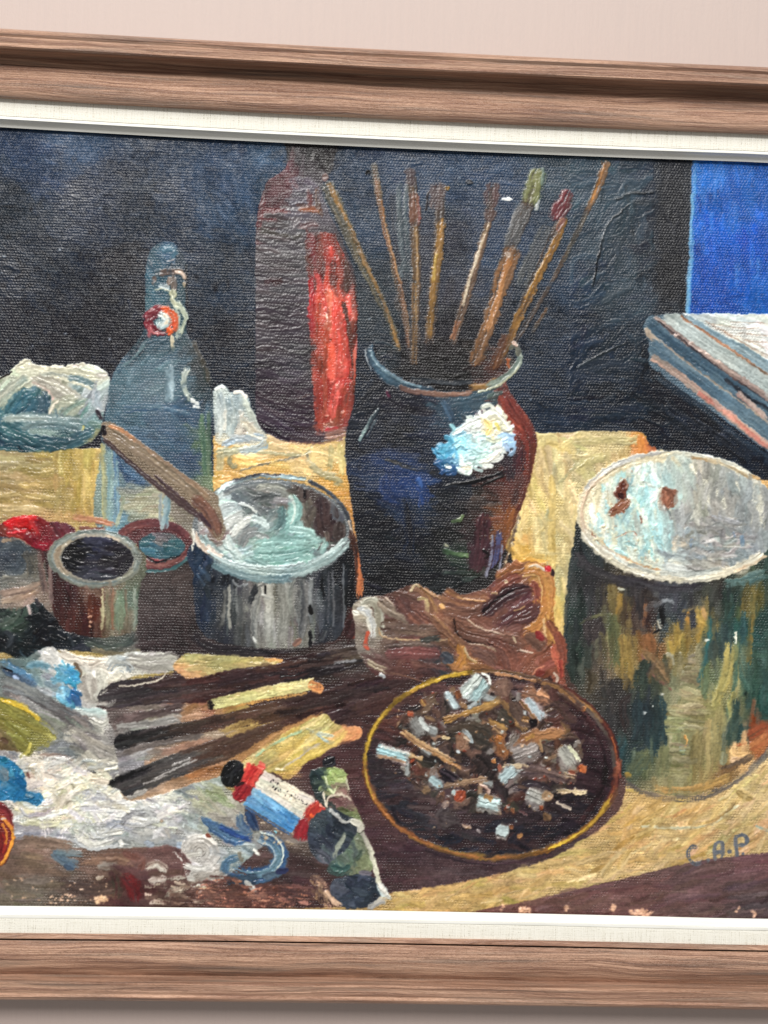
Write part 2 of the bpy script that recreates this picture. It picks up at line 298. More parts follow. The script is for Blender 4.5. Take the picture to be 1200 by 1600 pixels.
for p, w, c, c2, h in [([(506, 452), (514, 470), (510, 520), (507, 600), (506, 655)], 7, (176, 78, 56), (130, 56, 42), 1), ([(526, 490), (532, 530), (531, 580), (522, 620), (516, 660)], 14, (204, 76, 66), (164, 74, 60), 1.1), ([(516, 445), (520, 480), (519, 530)], 10, (222, 120, 92), (200, 60, 52), 1),
                       ([(538, 500), (543, 545), (540, 590)], 8, (180, 50, 44), (206, 84, 72), .8), ([(487, 455), (484, 490), (486, 520)], 7, (196, 46, 50), (140, 40, 44), .8), ([(516, 385), (518, 400)], 7, (196, 62, 50), (150, 60, 50), .6), ([(521, 530), (517, 600)], 7, (224, 100, 80), (210, 70, 60), .9),
                       ([(535, 470), (546, 520), (548, 600)], 7, (110, 52, 34), (80, 44, 36), .5), ([(498, 470), (497, 560)], 7, (112, 54, 40), (160, 62, 46), .5), ([(493, 600), (496, 655)], 7, (186, 58, 46), (130, 50, 40), .7), ([(544, 610), (536, 655)], 9, (180, 66, 48), (120, 56, 44), .5),
                       ([(503, 642), (506, 660), (512, 664)], 3, (244, 214, 196), (230, 180, 150), 1.3), ([(515, 655), (521, 660)], 3, (236, 196, 180), None, 1.2), ([(507, 672), (528, 668)], 5, (196, 60, 70), (120, 40, 44), .8), ([(508, 490), (511, 500)], 3, (240, 200, 180), None, 1.),
                       ([(500, 380), (502, 430)], 9, (98, 46, 40), (120, 56, 44), .3), ([(505, 682), (545, 676)], 9, (150, 112, 96), (120, 82, 72), .6), ([(450, 690), (500, 694), (538, 684)], 4, (140, 100, 86), (110, 80, 70), .5)]:
    st(p, w, c, c2, h=h, tp=.6, dry=.15)
speck(lb & box(490, 460, 545, 660), (240, 190, 170), 22, (.8, 1.5))
# ---- crumpled cloths
CUR[0] = 5
c1 = M((-200, 610), (-100, 590), (0, 588), (18, 576), (36, 562), (48, 566), (60, 571), (100, 573), (130, 567), (150, 572), (168, 584), (172, 605), (162, 650), (156, 675), (130, 696), (60, 707), (-20, 703), (-200, 700))
CL = [(-150, 640, (120, 140, 138)), (40, 575, (212, 212, 190)), (100, 580, (205, 206, 184)), (140, 580, (205, 200, 186)), (10, 605, (160, 166, 148)), (20, 640, (62, 102, 112)), (50, 625, (52, 92, 106)), (70, 640, (66, 92, 104)), (95, 610, (178, 178, 160)),
      (110, 640, (140, 150, 138)), (125, 600, (120, 138, 136)), (150, 620, (170, 178, 180)), (130, 660, (92, 120, 122)), (60, 660, (130, 148, 144)), (20, 680, (44, 78, 90)), (90, 690, (44, 74, 84)), (140, 650, (110, 138, 138)), (150, 690, (130, 130, 96))]
fill(c1, CL, h=.4)
hatch(c1, CL, 200, 40, 9, lambda x, y: 5 if y < 590 else (15 if y > 655 else -45), aj=14, h=.7, c2j=22, sat=7)
for p, w, c, c2 in [([(22, 582), (60, 578), (110, 584), (158, 590)], 18, (208, 208, 184), (180, 180, 158)), ([(60, 584), (100, 590), (150, 606)], 9, (205, 204, 182), (150, 156, 146)), ([(105, 590), (125, 592), (150, 604)], 9, (130, 148, 146), (96, 120, 124)),
                    ([(50, 590), (80, 606), (112, 626)], 17, (192, 190, 172), (150, 146, 134)), ([(56, 586), (90, 598), (125, 622)], 8, (206, 204, 186), (168, 164, 150)), ([(48, 592), (20, 612), (-4, 640)], 16, (150, 160, 142), (180, 182, 160)), ([(-5, 625), (25, 600), (44, 588)], 12, (172, 172, 154), (136, 150, 140)),
                    ([(10, 655), (30, 625), (50, 612)], 22, (48, 92, 110), (70, 110, 118)), ([(25, 655), (48, 640), (60, 620)], 20, (44, 80, 96), (62, 96, 108)), ([(60, 655), (70, 630), (62, 612)], 18, (72, 96, 108), (52, 78, 92)), ([(48, 596), (66, 604), (80, 616), (84, 626)], 3, (222, 196, 184), (196, 150, 140)),
                    ([(80, 650), (92, 630), (125, 622)], 16, (168, 168, 146), (140, 148, 130)), ([(100, 655), (120, 636), (140, 625)], 12, (128, 150, 136), (160, 166, 146)), ([(76, 650), (82, 634), (92, 626)], 4, (222, 212, 190), None), ([(0, 655), (40, 652), (90, 655), (130, 660)], 14, (150, 164, 158), (112, 134, 136)),
                    ([(30, 664), (90, 664), (135, 672)], 12, (128, 146, 142), (92, 116, 120)), ([(0, 678), (50, 690), (110, 696), (140, 690)], 20, (42, 76, 90), (58, 92, 100)), ([(0, 662), (20, 674), (60, 690)], 14, (46, 88, 98), (66, 104, 108)), ([(104, 694), (130, 680), (150, 672)], 12, (70, 104, 110), (50, 80, 92)),
                    ([(150, 606), (150, 630), (160, 640)], 14, (178, 184, 188), (140, 156, 164)), ([(150, 640), (158, 655)], 6, (60, 52, 60), None), ([(127, 672), (132, 665)], 4, (206, 196, 120), None), ([(115, 700), (135, 702)], 8, (160, 158, 118), (140, 140, 100))]:
    st(p, w, c, c2, h=.9, clip=c1, tp=.4)
for p in [[(24, 574), (34, 566), (44, 563), (52, 570)], [(104, 574), (118, 569), (134, 570)], [(40, 570), (60, 573), (100, 574)]]: st(p, 5, (228, 226, 208), (196, 192, 170), h=1.3, rag=.3)
st([(-6, 594), (8, 587), (20, 580)], 3, (40, 30, 30), h=.6)
CUR[0] = 6
c2m = M((333, 612), (342, 602), (352, 603), (360, 613), (374, 611), (388, 622), (394, 645), (402, 662), (416, 680), (414, 688), (390, 694), (356, 694), (338, 690), (334, 650))
fill(c2m, [(345, 620, (196, 206, 198)), (370, 620, (150, 166, 168)), (385, 640, (180, 190, 182)), (350, 660, (150, 160, 158)), (375, 665, (196, 186, 172)), (400, 680, (190, 190, 176)), (345, 690, (196, 190, 165))], h=.5)
for p, w, c, c2 in [([(342, 610), (346, 640), (340, 680)], 12, (206, 212, 204), (150, 164, 166)), ([(356, 616), (362, 650), (358, 685)], 13, (190, 198, 190), (140, 158, 162)), ([(376, 614), (388, 640), (404, 672)], 9, (205, 212, 196), (166, 174, 166)), ([(370, 660), (375, 640), (372, 620)], 9, (140, 158, 162), (180, 190, 186)),
                    ([(372, 680), (378, 660), (376, 638)], 7, (226, 224, 212), (196, 190, 176)), ([(376, 655), (392, 670), (408, 682)], 11, (206, 196, 172), (196, 206, 196)), ([(364, 612), (376, 613), (386, 622)], 5, (228, 220, 206), None), ([(335, 610), (344, 604), (352, 606)], 5, (230, 232, 224), None),
                    ([(345, 695), (380, 684), (414, 682)], 10, (168, 180, 186), (140, 164, 180)), ([(370, 705), (400, 700), (418, 690)], 12, (150, 172, 182), (190, 196, 190)), ([(352, 640), (350, 672)], 6, (220, 220, 208), None), ([(384, 676), (410, 686)], 4, (224, 224, 206), None)]:
    st(p, w, c, c2, h=1.1, tp=.4)
# ---- clear glass bottle
CUR[0] = 4
gb = M((234, 394), (248, 380), (268, 379), (282, 392), (291, 420), (290, 500), (296, 530), (315, 565), (328, 600), (333, 640), (333, 700), (332, 745), (325, 840), (160, 835), (158, 700), (166, 640), (172, 600), (185, 570), (212, 535), (226, 510), (227, 430))
GB = [(240, 395, (48, 78, 92)), (262, 392, (58, 92, 118)), (280, 410, (38, 56, 70)), (240, 440, (46, 82, 98)), (235, 480, (50, 88, 100)), (275, 470, (50, 76, 86)), (215, 540, (40, 62, 74)), (240, 560, (72, 98, 112)), (200, 590, (74, 100, 112)), (240, 610, (82, 104, 116)), (310, 570, (52, 58, 60)), (280, 580, (72, 98, 110)),
      (190, 640, (70, 98, 112)), (250, 660, (66, 90, 112)), (300, 650, (54, 78, 98)), (320, 690, (82, 106, 80)), (270, 690, (56, 82, 104)), (300, 720, (52, 74, 98)), (205, 710, (70, 96, 120)), (210, 745, (56, 82, 112)), (175, 740, (120, 138, 132)), (168, 790, (130, 148, 138)), (180, 810, (96, 130, 146)),
      (215, 780, (158, 156, 132)), (240, 800, (160, 154, 128)), (240, 775, (160, 160, 138)), (290, 790, (120, 112, 98)), (322, 740, (100, 118, 90)), (330, 600, (40, 54, 58))]
fill(gb, GB, h=.12)
hatch(gb, GB, 420, 34, 10, lambda x, y: 90 if y < 520 or x > 305 or x < 185 else (-30 if y < 650 else 25), aj=22, cj=5, h=.35, c2j=14, dry=.3, a=.75, sat=4)
hatch(gb & box(188, 764, 262, 830), GB, 60, 40, 7, lambda x, y: -4 if y > 775 else 3, aj=8, h=.6, c2j=12)
for p, w, c, c2, h in [([(253, 392), (262, 388), (272, 392), (270, 402)], 12, (56, 88, 108), (70, 108, 128), .5), ([(232, 405), (240, 420), (256, 424)], 5, (64, 94, 108), (40, 60, 74), .6), ([(262, 408), (272, 404)], 5, (158, 146, 146), (110, 130, 140), .7), ([(290, 410), (291, 480)], 4, (26, 34, 44), None, .2),
                       ([(240, 428), (256, 426), (272, 424), (288, 425)], 9, (84, 70, 64), (120, 104, 96), .8), ([(273, 424), (286, 428), (288, 436)], 6, (206, 182, 164), (150, 130, 110), .9), ([(241, 430), (240, 446)], 7, (110, 92, 84), (90, 80, 76), .7), ([(264, 432), (263, 446)], 7, (98, 84, 78), (120, 106, 96), .7),
                       ([(270, 430), (272, 455)], 9, (110, 96, 84), (80, 76, 76), .7), ([(288, 440), (286, 450)], 5, (140, 126, 104), None, .5), ([(248, 446), (256, 448), (265, 450)], 6, (176, 190, 194), (140, 158, 166), 1.), ([(237, 453), (252, 451), (266, 454)], 3, (196, 200, 182), None, 1.1),
                       ([(269, 452), (271, 466)], 11, (182, 182, 150), (150, 154, 130), .9), ([(266, 466), (272, 474), (278, 484)], 6, (206, 208, 178), (170, 176, 150), 1.2), ([(277, 470), (286, 486), (290, 500), (284, 512), (278, 528)], 7, (210, 214, 186), (170, 180, 160), 1.2), ([(272, 478), (278, 495), (275, 515)], 6, (150, 166, 158), (190, 194, 170), .9),
                       ([(279, 508), (276, 530)], 5, (160, 172, 160), None, .8), ([(268, 524), (269, 536), (271, 548)], 5, (216, 206, 176), (190, 180, 150), 1.2), ([(213, 555), (222, 538), (228, 522)], 8, (34, 52, 66), (28, 36, 48), .4), ([(190, 572), (212, 555), (228, 535)], 3, (100, 124, 130), None, .6),
                       ([(299, 530), (312, 558), (326, 590)], 9, (54, 58, 58), (84, 80, 74), .6), ([(290, 520), (300, 545)], 4, (84, 96, 104), None, .5), ([(292, 500), (300, 520)], 6, (28, 36, 50), None, .3), ([(316, 560), (322, 580), (324, 600)], 8, (70, 66, 56), (50, 62, 60), .5),
                       ([(264, 560), (265, 595), (263, 632)], 13, (138, 158, 166), (106, 130, 142), .7), ([(294, 572), (287, 588), (288, 608), (299, 626)], 8, (206, 208, 188), (160, 170, 160), 1.), ([(297, 624), (310, 632)], 6, (222, 226, 222), None, 1.1), ([(300, 634), (312, 637)], 4, (232, 236, 232), None, 1.1),
                       ([(190, 640), (240, 636), (300, 645)], 12, (60, 88, 116), (78, 104, 120), .4), ([(315, 645), (318, 700), (320, 745)], 7, (96, 124, 92), (70, 98, 80), .5), ([(325, 640), (327, 700), (325, 742)], 6, (96, 116, 88), (60, 84, 74), .5), ([(331, 650), (332, 745)], 3, (34, 50, 66), None, .3),
                       ([(160, 690), (162, 760), (163, 825)], 7, (142, 150, 122), (176, 170, 120), .6), ([(170, 700), (172, 760), (170, 826)], 9, (110, 142, 146), (136, 156, 146), .5), ([(180, 700), (182, 770), (180, 830)], 8, (84, 118, 148), (120, 150, 158), .5), ([(188, 700), (200, 730), (230, 750)], 22, (54, 84, 118), (70, 98, 122), .3),
                       ([(195, 770), (188, 800), (180, 825)], 5, (150, 160, 140), None, .5)]:
    st(p, w, c, c2, h=h, tp=.45)
st(ell(250, 501, 19, 17, 0, 14, 60, 300), 13, (104, 30, 40), (134, 44, 54), h=.8, tp=.2)
st(ell(252, 501, 19, 17, 0, 12, -100, 80), 13, (206, 76, 44), (226, 96, 48), h=1., tp=.2)
st([(262, 512), (266, 520), (262, 522)], 8, (238, 96, 44), None, h=1.2)
st([(262, 484), (270, 494), (273, 502)], 4, (196, 110, 80), None, h=1.1)
st([(232, 514), (240, 521), (250, 522)], 4, (176, 96, 96), (110, 40, 48), h=1.)
st([(246, 490), (256, 494), (260, 504), (250, 508), (246, 498)], 12, (206, 214, 208), (150, 184, 190), h=1.4, tp=.3)
st([(254, 490), (262, 498), (258, 508)], 4, (238, 226, 200), None, h=1.6)
# ---- red heap, saucer, dark clutter at left
CUR[0] = 0
lf = M((-200, 850), (0, 830), (60, 830), (110, 838), (150, 830), (230, 880), (310, 880), (305, 1010), (320, 1040), (260, 1032), (60, 1015), (-200, 1030))
LF = [(-150, 900, (80, 82, 80)), (10, 870, (58, 66, 76)), (60, 890, (84, 80, 72)), (20, 905, (110, 112, 106)), (30, 930, (150, 130, 114)), (60, 930, (136, 118, 104)), (20, 980, (60, 66, 64)), (60, 980, (30, 36, 44)), (100, 1010, (44, 50, 58)), (240, 920, (70, 60, 58)), (270, 970, (62, 44, 44)),
      (240, 970, (92, 84, 76)), (180, 1005, (80, 88, 82)), (210, 1010, (108, 106, 100)), (250, 1015, (100, 90, 86)), (290, 1000, (62, 52, 54)), (290, 900, (52, 50, 56)), (240, 1040, (120, 116, 108))]
fill(lf, LF, h=.2)
hatch(lf, LF, 220, 40, 11, lambda x, y: 8 if x > 200 else -8, aj=20, h=.5, c2j=16, dry=.25)
for p, w, c, c2, h in [([(0, 928), (30, 924), (66, 915)], 14, (164, 140, 122), (110, 90, 80), .8), ([(0, 940), (30, 935), (60, 922)], 8, (124, 98, 84), (180, 156, 130), .8), ([(0, 905), (40, 900), (68, 905)], 10, (136, 134, 122), (92, 92, 88), .7), ([(60, 850), (66, 900), (70, 930)], 9, (120, 96, 88), (90, 76, 72), .5),
                       ([(0, 860), (20, 850), (36, 860), (30, 885), (5, 890)], 20, (56, 66, 76), (72, 80, 86), .5), ([(40, 860), (50, 890), (45, 910)], 14, (72, 74, 72), (98, 92, 80), .5), ([(40, 842), (65, 860), (72, 880)], 10, (84, 42, 42), (60, 44, 44), .5), ([(0, 845), (30, 842), (50, 852)], 5, (150, 130, 110), None, .6)]:
    st(p, w, c, c2, h=h)
CUR[0] = 24
RD = [(15, 818, (196, 30, 34)), (45, 810, (190, 24, 34)), (30, 830, (140, 34, 38)), (70, 825, (118, 34, 40)), (90, 830, (98, 38, 46)), (60, 850, (120, 26, 36)), (100, 820, (92, 40, 48)), (0, 830, (110, 50, 44))]
rd = M((-30, 828), (0, 820), (20, 808), (55, 805), (75, 816), (90, 815), (110, 820), (118, 832), (95, 842), (78, 860), (55, 856), (30, 840), (0, 838))
fill(rd, RD, h=.5); hatch(rd, RD, 60, 26, 8, lambda x, y: 20 if x < 50 else 60, aj=18, h=.9, c2j=22, sat=10)
st([(8, 820), (26, 811), (58, 808)], 8, (214, 30, 34), (190, 40, 44), h=1.2); st([(10, 832), (40, 828)], 5, (200, 40, 50), (120, 40, 40), h=1.); st([(60, 850), (75, 852)], 6, (180, 30, 50), (110, 30, 40), h=1)
st([(112, 808), (150, 812), (180, 820)], 9, (196, 148, 108), (170, 110, 84), h=.6); st([(122, 824), (150, 828), (165, 824)], 7, (140, 90, 70), (110, 70, 66), h=.5)
CUR[0] = 0
for p, w, c, c2, h in [([(225, 905), (260, 915), (300, 905)], 20, (66, 58, 58), (52, 48, 52), .4), ([(230, 940), (236, 970), (250, 985)], 16, (104, 96, 86), (84, 74, 70), .5), ([(275, 960), (290, 1000)], 24, (60, 38, 40), (74, 52, 52), .4), ([(200, 1000), (240, 1005), (280, 1020)], 14, (112, 110, 106), (90, 84, 82), .5),
                       ([(130, 1000), (170, 1012), (200, 1004), (215, 990)], 12, (92, 104, 94), (60, 68, 66), .6), ([(140, 1012), (180, 1022), (230, 1016)], 8, (124, 116, 92), (90, 84, 76), .6)]:
    st(p, w, c, c2, h=h)
CUR[0] = 25
dk = M((-80, 960), (0, 950), (20, 955), (40, 948), (60, 940), (70, 950), (85, 965), (100, 985), (125, 995), (120, 1010), (90, 1015), (60, 1028), (30, 1030), (0, 1018), (-80, 1020))
fill(dk, [(20, 975, (50, 60, 56)), (70, 990, (24, 30, 38)), (40, 1020, (30, 40, 46)), (100, 1000, (40, 46, 54)), (0, 1000, (26, 34, 38))], h=.5)
hatch(dk, [(20, 965, (56, 70, 60)), (70, 980, (22, 28, 36)), (30, 1015, (34, 46, 50)), (100, 1000, (36, 42, 50)), (0, 1000, (26, 34, 38))], 120, 22, 7, 25, aj=40, h=1.1, c2j=22, curve=.8)
for r in (10, 18, 26, 34): st(ell(2, 948, r*1.1, r, 0, 10, 0, 110), 5, (58, 78, 66), (92, 104, 92), h=.9, a=.8)
for r in (12, 20, 28): st(ell(60, 1005, r*1.1, r, 0, 10, 30, 170), 4, (24, 36, 46), (60, 78, 88), h=.9, a=.8)
st([(44, 945), (47, 960)], 5, (206, 186, 180), (120, 110, 110), h=1.2); st([(55, 935), (62, 950)], 5, (60, 56, 60), None, h=1)
# ---- small tin
CUR[0] = 9
tn = M((76, 862), (80, 920), (84, 955), (95, 980), (125, 992), (160, 996), (200, 990), (218, 975), (223, 930), (224, 862), (150, 850))
TN = [(100, 930, (66, 34, 32)), (130, 970, (70, 34, 28)), (150, 950, (90, 46, 34)), (145, 920, (120, 92, 78)), (168, 950, (112, 108, 84)), (190, 950, (106, 120, 100)), (210, 950, (92, 110, 92)), (200, 985, (120, 108, 92)), (85, 900, (60, 34, 34))]
fill(tn, TN, h=.2); hatch(tn, TN, 130, 44, 7, 90, aj=3, h=.45, c2j=16, dry=.25, cj=5)
for x, c in [(159, (190, 180, 140)), (167, (140, 134, 104)), (175, (150, 112, 88)), (182, (118, 134, 112)), (196, (140, 130, 108)), (210, (150, 160, 146)), (219, (130, 136, 118))]: st([(x, 918), (x+1, 950), (x, 985)], 4, c, tuple(int(q*.75) for q in c), h=.8, dry=.2)
st([(135, 915), (150, 922), (158, 930)], 14, (126, 100, 84), (90, 62, 50), h=.4); speck(M((138, 950), (145, 955), (140, 990), (136, 975)), (214, 170, 140), 12, (.8, 1.5))
st([(77, 880), (79, 920), (80, 945)], 5, (164, 140, 128), (110, 90, 86), h=.9)
fill(M(*ell(148, 872, 74, 44, 2)), (120, 124, 116), h=.4)
for r, c, c2 in [(70, (96, 110, 108), (130, 130, 116)), (64, (140, 146, 138), (106, 118, 116)), (58, (156, 146, 126), (110, 116, 112))]: st(ell(148, 872, r, r*.58, 2, 30), 8, c, c2, h=.9, tp=.1)
st(ell(148, 872, 60, 36, 2, 12, 130, 210), 7, (176, 166, 144), (140, 120, 100), h=1); st(ell(150, 872, 64, 36, 2, 14, 230, 310), 5, (206, 190, 168), (120, 126, 126), h=1); st(ell(148, 872, 66, 38, 2, 12, 20, 60), 6, (186, 190, 172), (140, 140, 124), h=1.1)
inn = M(*ell(152, 873, 56, 34, 2)); fill(inn, [(120, 860, (24, 24, 28)), (150, 855, (44, 46, 60)), (170, 880, (48, 44, 50)), (150, 895, (56, 58, 66)), (190, 865, (40, 38, 44))], h=.3)
hatch(inn, [(120, 860, (24, 24, 28)), (150, 858, (54, 56, 74)), (170, 880, (48, 44, 50)), (150, 898, (62, 64, 74)), (190, 865, (40, 38, 44))], 70, 32, 5, lambda x, y: (x-150)*-.2+2, h=.8, c2j=16)
# ---- dark ground round the pan and jar foot
CUR[0] = 0
fill(M((226, 900), (300, 880), (545, 860), (566, 930), (566, 1030), (540, 1050), (300, 1050), (250, 1040), (218, 1010)), [(260, 920, (70, 60, 58)), (280, 1000, (58, 46, 46)), (430, 1030, (54, 46, 46)), (556, 960, (66, 42, 38))], h=.2)
fill(M((548, 860), (600, 900), (770, 860), (800, 870), (790, 960), (560, 960)), [(600, 900, (30, 30, 36)), (760, 900, (44, 40, 40))], h=.2)
_tin = ID == 9; _keep = (C.copy(), T.copy(), TH.copy(), ANG.copy())
CUR[0] = 19
sc = M(*ell(240, 851, 62, 40, 3)); fill(sc, (96, 56, 58), h=.3)
st(ell(240, 849, 54, 32, 3, 26), 12, (92, 50, 54), (116, 68, 66), h=.6, tp=.1)
st(ell(243, 851, 49, 29, 3, 14, 30, 150), 10, (140, 96, 88), (100, 54, 54), h=.8); st([(220, 866), (240, 876), (262, 874)], 3, (184, 82, 80), None, h=1)
st(ell(240, 853, 60, 39, 0, 14, 20, 150), 5, (84, 122, 124), (50, 90, 96), h=.7)
tl = M(*ell(253, 853, 36, 21, 2)); fill(tl, [(230, 855, (58, 100, 112)), (270, 860, (50, 88, 96)), (250, 840, (84, 90, 90))], h=.3); hatch(tl, [(230, 855, (60, 104, 116)), (275, 860, (48, 86, 92)), (250, 838, (96, 90, 90))], 40, 22, 6, 8, h=.5, c2j=14)
st([(222, 866), (245, 878), (285, 866)], 3, (34, 30, 36), None, h=.5)
st([(250, 770), (250, 800), (254, 830)], 5, (176, 182, 176), (130, 140, 140), h=.7); st([(260, 772), (260, 800), (256, 828)], 9, (110, 138, 146), (140, 160, 162), h=.6)
for _a, _b in zip((C, T, TH, ANG), _keep): _a[_tin] = _b[_tin]
ID[_tin] = 9
# ---- saucepan
CUR[0] = 7
pb = M((300, 850), (302, 900), (304, 950), (312, 985), (340, 1003), (400, 1012), (450, 1014), (500, 1008), (530, 995), (541, 960), (545, 900), (548, 830), (420, 800))
PN = [(310, 880, (34, 50, 74)), (315, 960, (36, 48, 68)), (345, 910, (48, 54, 62)), (350, 960, (62, 64, 66)), (360, 900, (64, 66, 70)), (380, 980, (80, 82, 80)), (400, 940, (120, 120, 114)), (420, 900, (96, 96, 92)), (420, 980, (138, 138, 130)), (450, 940, (120, 118, 112)), (470, 980, (112, 110, 104)),
      (480, 930, (92, 94, 96)), (500, 920, (50, 54, 60)), (520, 960, (52, 56, 62)), (540, 900, (36, 40, 46)), (510, 1000, (46, 48, 54)), (350, 1000, (52, 54, 62))]
fill(pb, PN, h=.25); hatch(pb, PN, 240, 55, 9, lambda x, y: 90+(x-420)*-.03, aj=5, h=.6, c2j=22, dry=.2)
for p, w, c, c2, h in [([(352, 915), (350, 950), (345, 980)], 6, (132, 132, 126), (80, 82, 82), .9), ([(358, 912), (357, 960), (360, 985)], 5, (150, 150, 142), (90, 92, 90), .9), ([(405, 925), (396, 960), (397, 1000)], 10, (150, 150, 142), (96, 98, 96), 1.1), ([(416, 905), (420, 950), (418, 1005)], 14, (130, 130, 122), (172, 172, 162), 1.1),
                       ([(440, 900), (445, 950), (440, 1008)], 15, (116, 116, 108), (146, 146, 138), .9), ([(460, 895), (452, 925), (454, 960)], 7, (164, 166, 154), (110, 112, 106), 1.1), ([(475, 905), (476, 950), (470, 1000)], 12, (112, 112, 110), (80, 82, 84), 1.), ([(486, 900), (484, 940), (486, 975)], 6, (120, 124, 124), (60, 64, 68), 1.),
                       ([(400, 915), (425, 905), (460, 902)], 7, (146, 148, 140), (100, 100, 98), 1.1), ([(440, 910), (445, 900), (462, 896), (472, 898)], 4, (190, 188, 176), None, 1.2), ([(436, 908), (442, 895)], 7, (176, 138, 116), (120, 90, 76), 1.), ([(406, 915), (411, 930), (420, 935)], 4, (206, 208, 200), (120, 122, 118), 1.3),
                       ([(414, 914), (414, 928)], 4, (18, 18, 22), None, .7), ([(362, 906), (372, 915), (388, 912)], 3, (130, 134, 136), None, 1.), ([(400, 912), (396, 925), (388, 945)], 8, (60, 64, 66), (36, 38, 42), .7), ([(482, 945), (486, 960)], 6, (20, 20, 24), None, .5), ([(485, 985), (484, 1010)], 5, (24, 24, 28), None, .5),
                       ([(470, 998), (458, 1008)], 9, (186, 140, 116), (120, 90, 80), .9), ([(500, 1000), (510, 985)], 6, (110, 110, 106), (60, 62, 66), .8), ([(395, 995), (400, 1004)], 4, (206, 208, 202), None, 1.2), ([(536, 880), (537, 985)], 3, (92, 96, 100), None, .6),
                       ([(520, 890), (521, 980)], 3, (88, 90, 94), None, .5), ([(513, 890), (512, 975)], 3, (78, 80, 86), None, .5), ([(306, 895), (312, 905), (320, 915)], 3, (70, 90, 112), None, .8), ([(310, 885), (322, 900)], 3, (66, 86, 108), None, .8), ([(316, 860), (304, 880)], 14, (30, 48, 70), (44, 60, 80), .5)]:
    st(p, w, c, c2, h=h, tp=.4)
fill(M(*ell(425, 826, 124, 78, 4)), (108, 114, 116), h=.4)
pin = M(*ell(425, 822, 116, 70, 4))
PI_ = [(350, 790, (186, 206, 202)), (345, 810, (206, 212, 208)), (390, 770, (112, 118, 118)), (400, 790, (88, 94, 94)), (430, 765, (130, 132, 128)), (470, 770, (74, 62, 58)), (500, 780, (90, 80, 74)), (510, 820, (74, 58, 58)), (480, 800, (96, 90, 82)), (530, 830, (62, 60, 60)), (530, 790, (84, 90, 96)),
       (430, 860, (140, 178, 170)), (470, 850, (146, 186, 178)), (390, 850, (150, 176, 170)), (375, 830, (140, 146, 146)), (400, 820, (128, 146, 144)), (340, 840, (120, 100, 94)), (420, 880, (130, 168, 162)), (350, 860, (170, 190, 186))]
fill(pin, PI_, h=.5); hatch(pin, PI_, 260, 34, 8, lambda x, y: -4 if y > 835 else (85 if x > 460 else (25 if y < 800 else -35)), aj=16, h=.9, c2j=20, cj=7)
for p, w, c, c2, h in [([(345, 772), (380, 756), (420, 752), (455, 760)], 11, (104, 112, 116), (150, 154, 150), .8), ([(400, 762), (430, 758), (450, 764)], 9, (160, 162, 150), (110, 114, 112), .9), ([(390, 785), (410, 778), (440, 775)], 14, (72, 78, 80), (110, 116, 116), .8), ([(360, 770), (395, 790), (420, 805)], 12, (96, 104, 108), (130, 136, 136), .9),
                       ([(374, 785), (390, 792), (404, 803)], 4, (214, 220, 214), None, 1.3), ([(455, 772), (462, 790), (455, 812), (435, 832)], 20, (112, 156, 150), (150, 190, 182), 1.1), ([(440, 790), (440, 815), (430, 830)], 12, (110, 150, 148), (86, 112, 112), .9), ([(452, 772), (460, 790), (459, 806), (452, 820)], 4, (206, 226, 216), None, 1.5),
                       ([(325, 800), (335, 780), (350, 768)], 16, (170, 194, 194), (214, 220, 216), 1.2), ([(335, 812), (352, 795), (372, 790)], 16, (206, 214, 210), (170, 180, 178), 1.4), ([(345, 825), (365, 810), (385, 806)], 16, (224, 228, 222), (190, 194, 188), 1.5), ([(360, 838), (380, 815), (400, 805)], 12, (190, 196, 190), (222, 224, 216), 1.3),
                       ([(390, 808), (410, 816), (420, 830)], 11, (190, 204, 200), (150, 168, 166), 1.2), ([(350, 850), (365, 862), (375, 875)], 14, (196, 210, 204), (150, 172, 168), 1.1), ([(355, 835), (362, 860)], 9, (216, 222, 216), (170, 186, 182), 1.2), ([(322, 806), (334, 818), (345, 826)], 6, (232, 234, 228), None, 1.4),
                       ([(375, 855), (385, 835), (405, 828)], 16, (136, 138, 136), (110, 116, 116), .9), ([(400, 835), (420, 840)], 8, (150, 158, 154), (120, 126, 126), .8), ([(395, 865), (440, 868), (490, 858)], 18, (138, 178, 170), (118, 158, 152), .9), ([(400, 850), (450, 846), (500, 848)], 14, (152, 192, 184), (126, 164, 158), .9),
                       ([(450, 825), (480, 830), (500, 846)], 14, (150, 190, 184), (170, 204, 198), .9), ([(500, 830), (508, 848), (498, 866)], 8, (112, 150, 148), (150, 180, 174), .9), ([(470, 760), (474, 785)], 16, (66, 52, 50), (90, 78, 72), .9), ([(476, 755), (475, 780)], 4, (36, 26, 28), None, .9),
                       ([(500, 775), (505, 820), (515, 840)], 24, (78, 60, 58), (58, 44, 46), .8), ([(520, 780), (526, 810)], 10, (66, 56, 56), (92, 96, 100), .8), ([(490, 790), (482, 815)], 14, (106, 98, 88), (82, 74, 68), .8), ([(530, 815), (528, 845)], 18, (58, 46, 44), (90, 80, 76), .8), ([(508, 830), (512, 846)], 8, (146, 132, 122), (92, 80, 74), 1.),
                       ([(540, 800), (545, 820), (543, 845)], 8, (84, 90, 100), (120, 124, 124), .8)]:
    st(p, w, c, c2, h=h, clip=pin, tp=.4)
